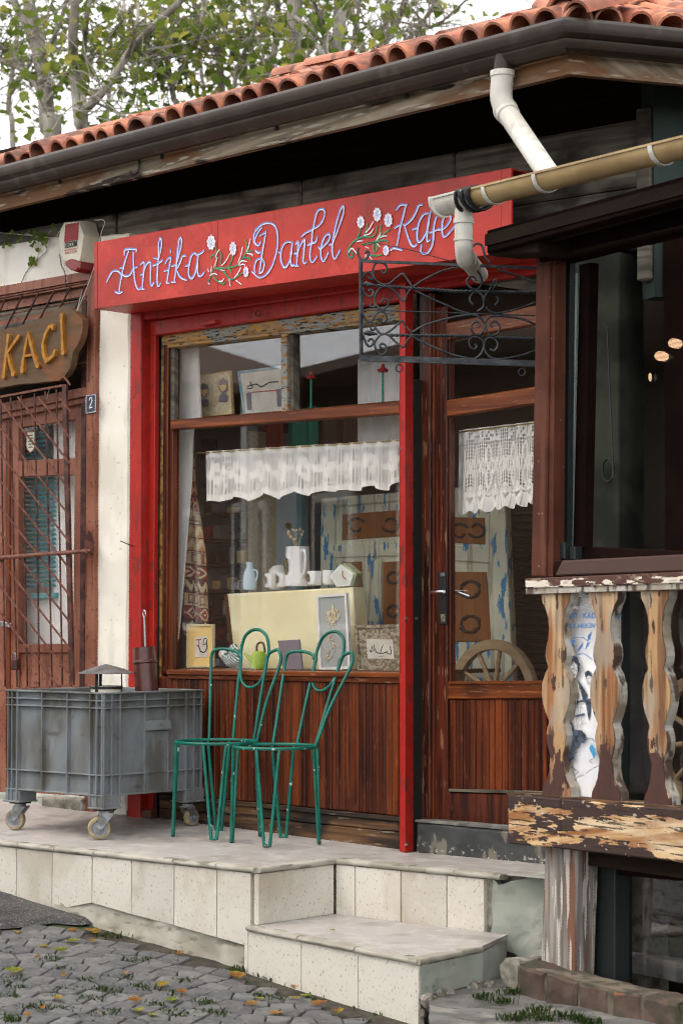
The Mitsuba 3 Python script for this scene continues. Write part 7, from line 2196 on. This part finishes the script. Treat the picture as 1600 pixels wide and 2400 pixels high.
def blades(p, n, r, h):
    for _ in range(n):
        c = p + np.array([*RNG.normal(0, r, 2), 0])
        a, L_ = U(0, 6.28), U(.4, 1.2) * h
        d = np.array([math.cos(a), math.sin(a), 0])
        e = np.array([-d[1], d[0], 0]) * U(.0016, .0034)
        b1, b2 = c + d * L_ * U(.15, .4) + [0, 0, L_ * .7], c + d * L_ * U(.5, 1.1) + [0, 0, L_ * U(.6, 1.0)]
        bl.append(tm([c - e, c + e, b1 + e, b1 - e, b2], [[0, 1, 2], [0, 2, 3], [3, 2, 4]]))


for px, py in tuft:
    blades(ground(px, py), 34, .028, .026)
for _ in range(50):
    blades(ground(U(-20, 960), U(2225, 2400)), 10, .022, .016)
for px, py, h in ((630, 2262, .07), (640, 2256, .09), (655, 2282, .05), (590, 2268, .06), (700, 2300, .05), (30, 2400, .05)):
    blades(ground(px, py), 40, .02, h)
for px, py in ((1180, 2352), (1130, 2342), (1320, 2385), (1275, 2392), (1240, 2384), (1200, 2392), (1380, 2400), (1200, 2330), (1350, 2392), (1260, 2372)):
    blades(at(px, py, z=-.425), 60, .025, .032)
single('grass', cat(bl), 'grass_leaf', 'short green grass growing between the cobbles and slab cracks', 'grass')
labels['grass']['kind'] = 'stuff'
FL = [(217, 2192, .055, 'o'), (226, 2196, .05, 'y'), (168, 2216, .05, 'g'), (145, 2239, .045, 'g'), (41, 2198, .04, 'y'), (36, 2290, .06, 'g'), (418, 2246, .045, 'o'), (561, 2302, .055, 'o'), (553, 2298, .04, 'y'), (403, 2356, .055, 'g'), (321, 2382, .055, 'g'), (587, 2366, .04, 'o'), (745, 2366, .05, 'o'), (645, 2387, .04, 'o'), (428, 2338, .035, 'o'), (168, 2192, .035, 'o'), (219, 2216, .04, 'y'), (102, 2228, .03, 'y'), (293, 2294, .035, 'o'), (132, 2351, .04, 'y'), (97, 2376, .035, 'o'), (691, 2328, .035, 'o'), (65, 2392, .03, 'o'), (357, 2390, .04, 'g'), (318, 2358, .04, 'o'), (718, 2345, .035, 'g'), (380, 2322, .045, 'y'), (150, 2298, .03, 'y'), (790, 2385, .05, 'y'), (90, 2253, .02, 'o'), (690, 2350, .03, 'y'), (555, 2296, .04, 'g'), (610, 2352, .03, 'g')]
from collections import Counter
FL.sort(key=lambda q: q[1])
seen, total, names = Counter(), Counter(), []
for px, py, s, c in FL:
    s *= .88
    row = ['topmost', 'upper', 'middle', 'lower', 'bottom'][int(np.searchsorted([2212, 2262, 2312, 2355], py))]
    side = ['far left', 'left', 'left of centre', 'centre', 'right of centre', 'right', 'far right'][int(np.searchsorted([80, 190, 300, 390, 520, 660], px))]
    size_ = 'large' if s > .048 else 'medium' if s > .036 else 'small'
    names.append(f'{size_} {dict(o="brownish orange", y="yellow", g="yellow green")[c]} fallen leaf in the {row} row of the cobbles, {side}')
    total[names[-1]] += 1
for i, (px, py, s, c) in enumerate(FL):
    p = ground(px, py) + [0, 0, .018]
    s *= .88
    a0 = U(0, 6.28)
    ring = [(math.cos(a) * s * (1 if j % 2 else .72) * (1.15 if abs(a) < 1 else .85), math.sin(a) * s * (.62 if j % 2 else .5)) for j, a in enumerate(np.linspace(-3.1, 3.1, 14))]
    cu = U(.5, 1.5)
    V = [np.array([x * math.cos(a0) - y * math.sin(a0), x * math.sin(a0) + y * math.cos(a0), cu * (abs(y) * .7 + x * x * 6 * U(.5, 1))]) for x, y in [(0, 0)] + ring]
    m = tm(np.array(V) + p, [[0, j + 1, (j + 1) % 14 + 1] for j in range(14)])
    seen[names[i]] += 1
    lab = names[i] + ('' if total[names[i]] == 1 else ', ' + ['upper', 'lower'][min(seen[names[i]], 2) - 1] + ' of two')
    col, mm_ = {'o': ('brownish orange', 'fallen_orange'), 'y': ('yellow', 'fallen_yellow'), 'g': ('yellow green', 'fallen_green')}[c]
    single('fallen_leaf', m, mm_, lab, 'leaf', 'fallen leaves on the cobbles')
p = at(777, 2183, z=-.26)
single('fallen_leaf', tm([p + [x, y, z] for x, y, z in ((0, 0, .004), (.02, .004, .006), (.004, .012, .008), (-.02, 0, .006), (0, -.012, .008))], [[0, 1, 2], [0, 2, 3], [0, 3, 4], [0, 4, 1]]), 'fallen_yellow', 'tiny yellow leaf lying alone on the tread of the stone step', 'leaf')
p = at(1322, 2350, z=-.425)
single('fallen_leaf', tm([p + [x, y, z] for x, y, z in ((0, 0, .01), (.03, .006, .02), (.004, .022, .012), (-.03, 0, .02), (0, -.022, .012))], [[0, 1, 2], [0, 2, 3], [0, 3, 4], [0, 4, 1]]), 'fallen_yellow', 'yellow leaf lying alone on the concrete slab below the brick kerb', 'leaf')

# ---------------------------------------------------------------- across the street (seen in the window glass)
OH = thing('opposite_house', 'brown timber house with a tiled roof across the street, reflected in the window', 'building')
oe = np.array([-.926, -.376, 0])
on = np.array([.376, -.926, 0]) * -1
OP = Plane((-3.2, -6.6, 0), oe, -on)


def ob(n, u0, u1, z0, z1, o0, o1, m_):
    part(OH, n, OP.box(u0, u1, z0, z1, o0, o1, .01), m_)


ob('wall', 2., 17, -.7, 3.62, .0, 5, 'opposite_wood')
part(OH, 'roof', hull([OP.w(u, z, o) for u in (1.2, 17.6) for z, o in ((3.58, -.9), (3.68, -.9), (3.8, 2.5), (3.6, 5.6))]), 'opposite_roof')
for u in (3.4, 5.4, 7.6, 9.6, 11.8, 14):
    f = part(OH, 'window', OP.box(u, u + 1.0, 1.0, 2.5, -.06, .02, .01), 'opposite_wall')
    part(f, 'pane', OP.box(u + .1, u + .9, 1.1, 2.4, -.066, -.061, .001), 'frame_black')
ob('white_post', 6.7, 6.85, -.7, 3.55, -.7, -.55, 'opposite_wall')
ob('white_post', 10.9, 11.05, -.7, 3.55, -.7, -.55, 'opposite_wall')
OW = thing('opposite_white_house', 'plain white house farther up the street, seen only in reflections', 'building')
part(OW, 'wall', box(-34, -22, -24, -15, -.6, 5.5, .02), 'opposite_wall')
part(OW, 'roof', hull([(x, y, z) for x, y, z in ((-34.6, -24.6, 5.4), (-21.4, -24.6, 5.4), (-34.6, -14.4, 5.4), (-21.4, -14.4, 5.4), (-31, -19.5, 7.2), (-25, -19.5, 7.2))]), 'opposite_roof')
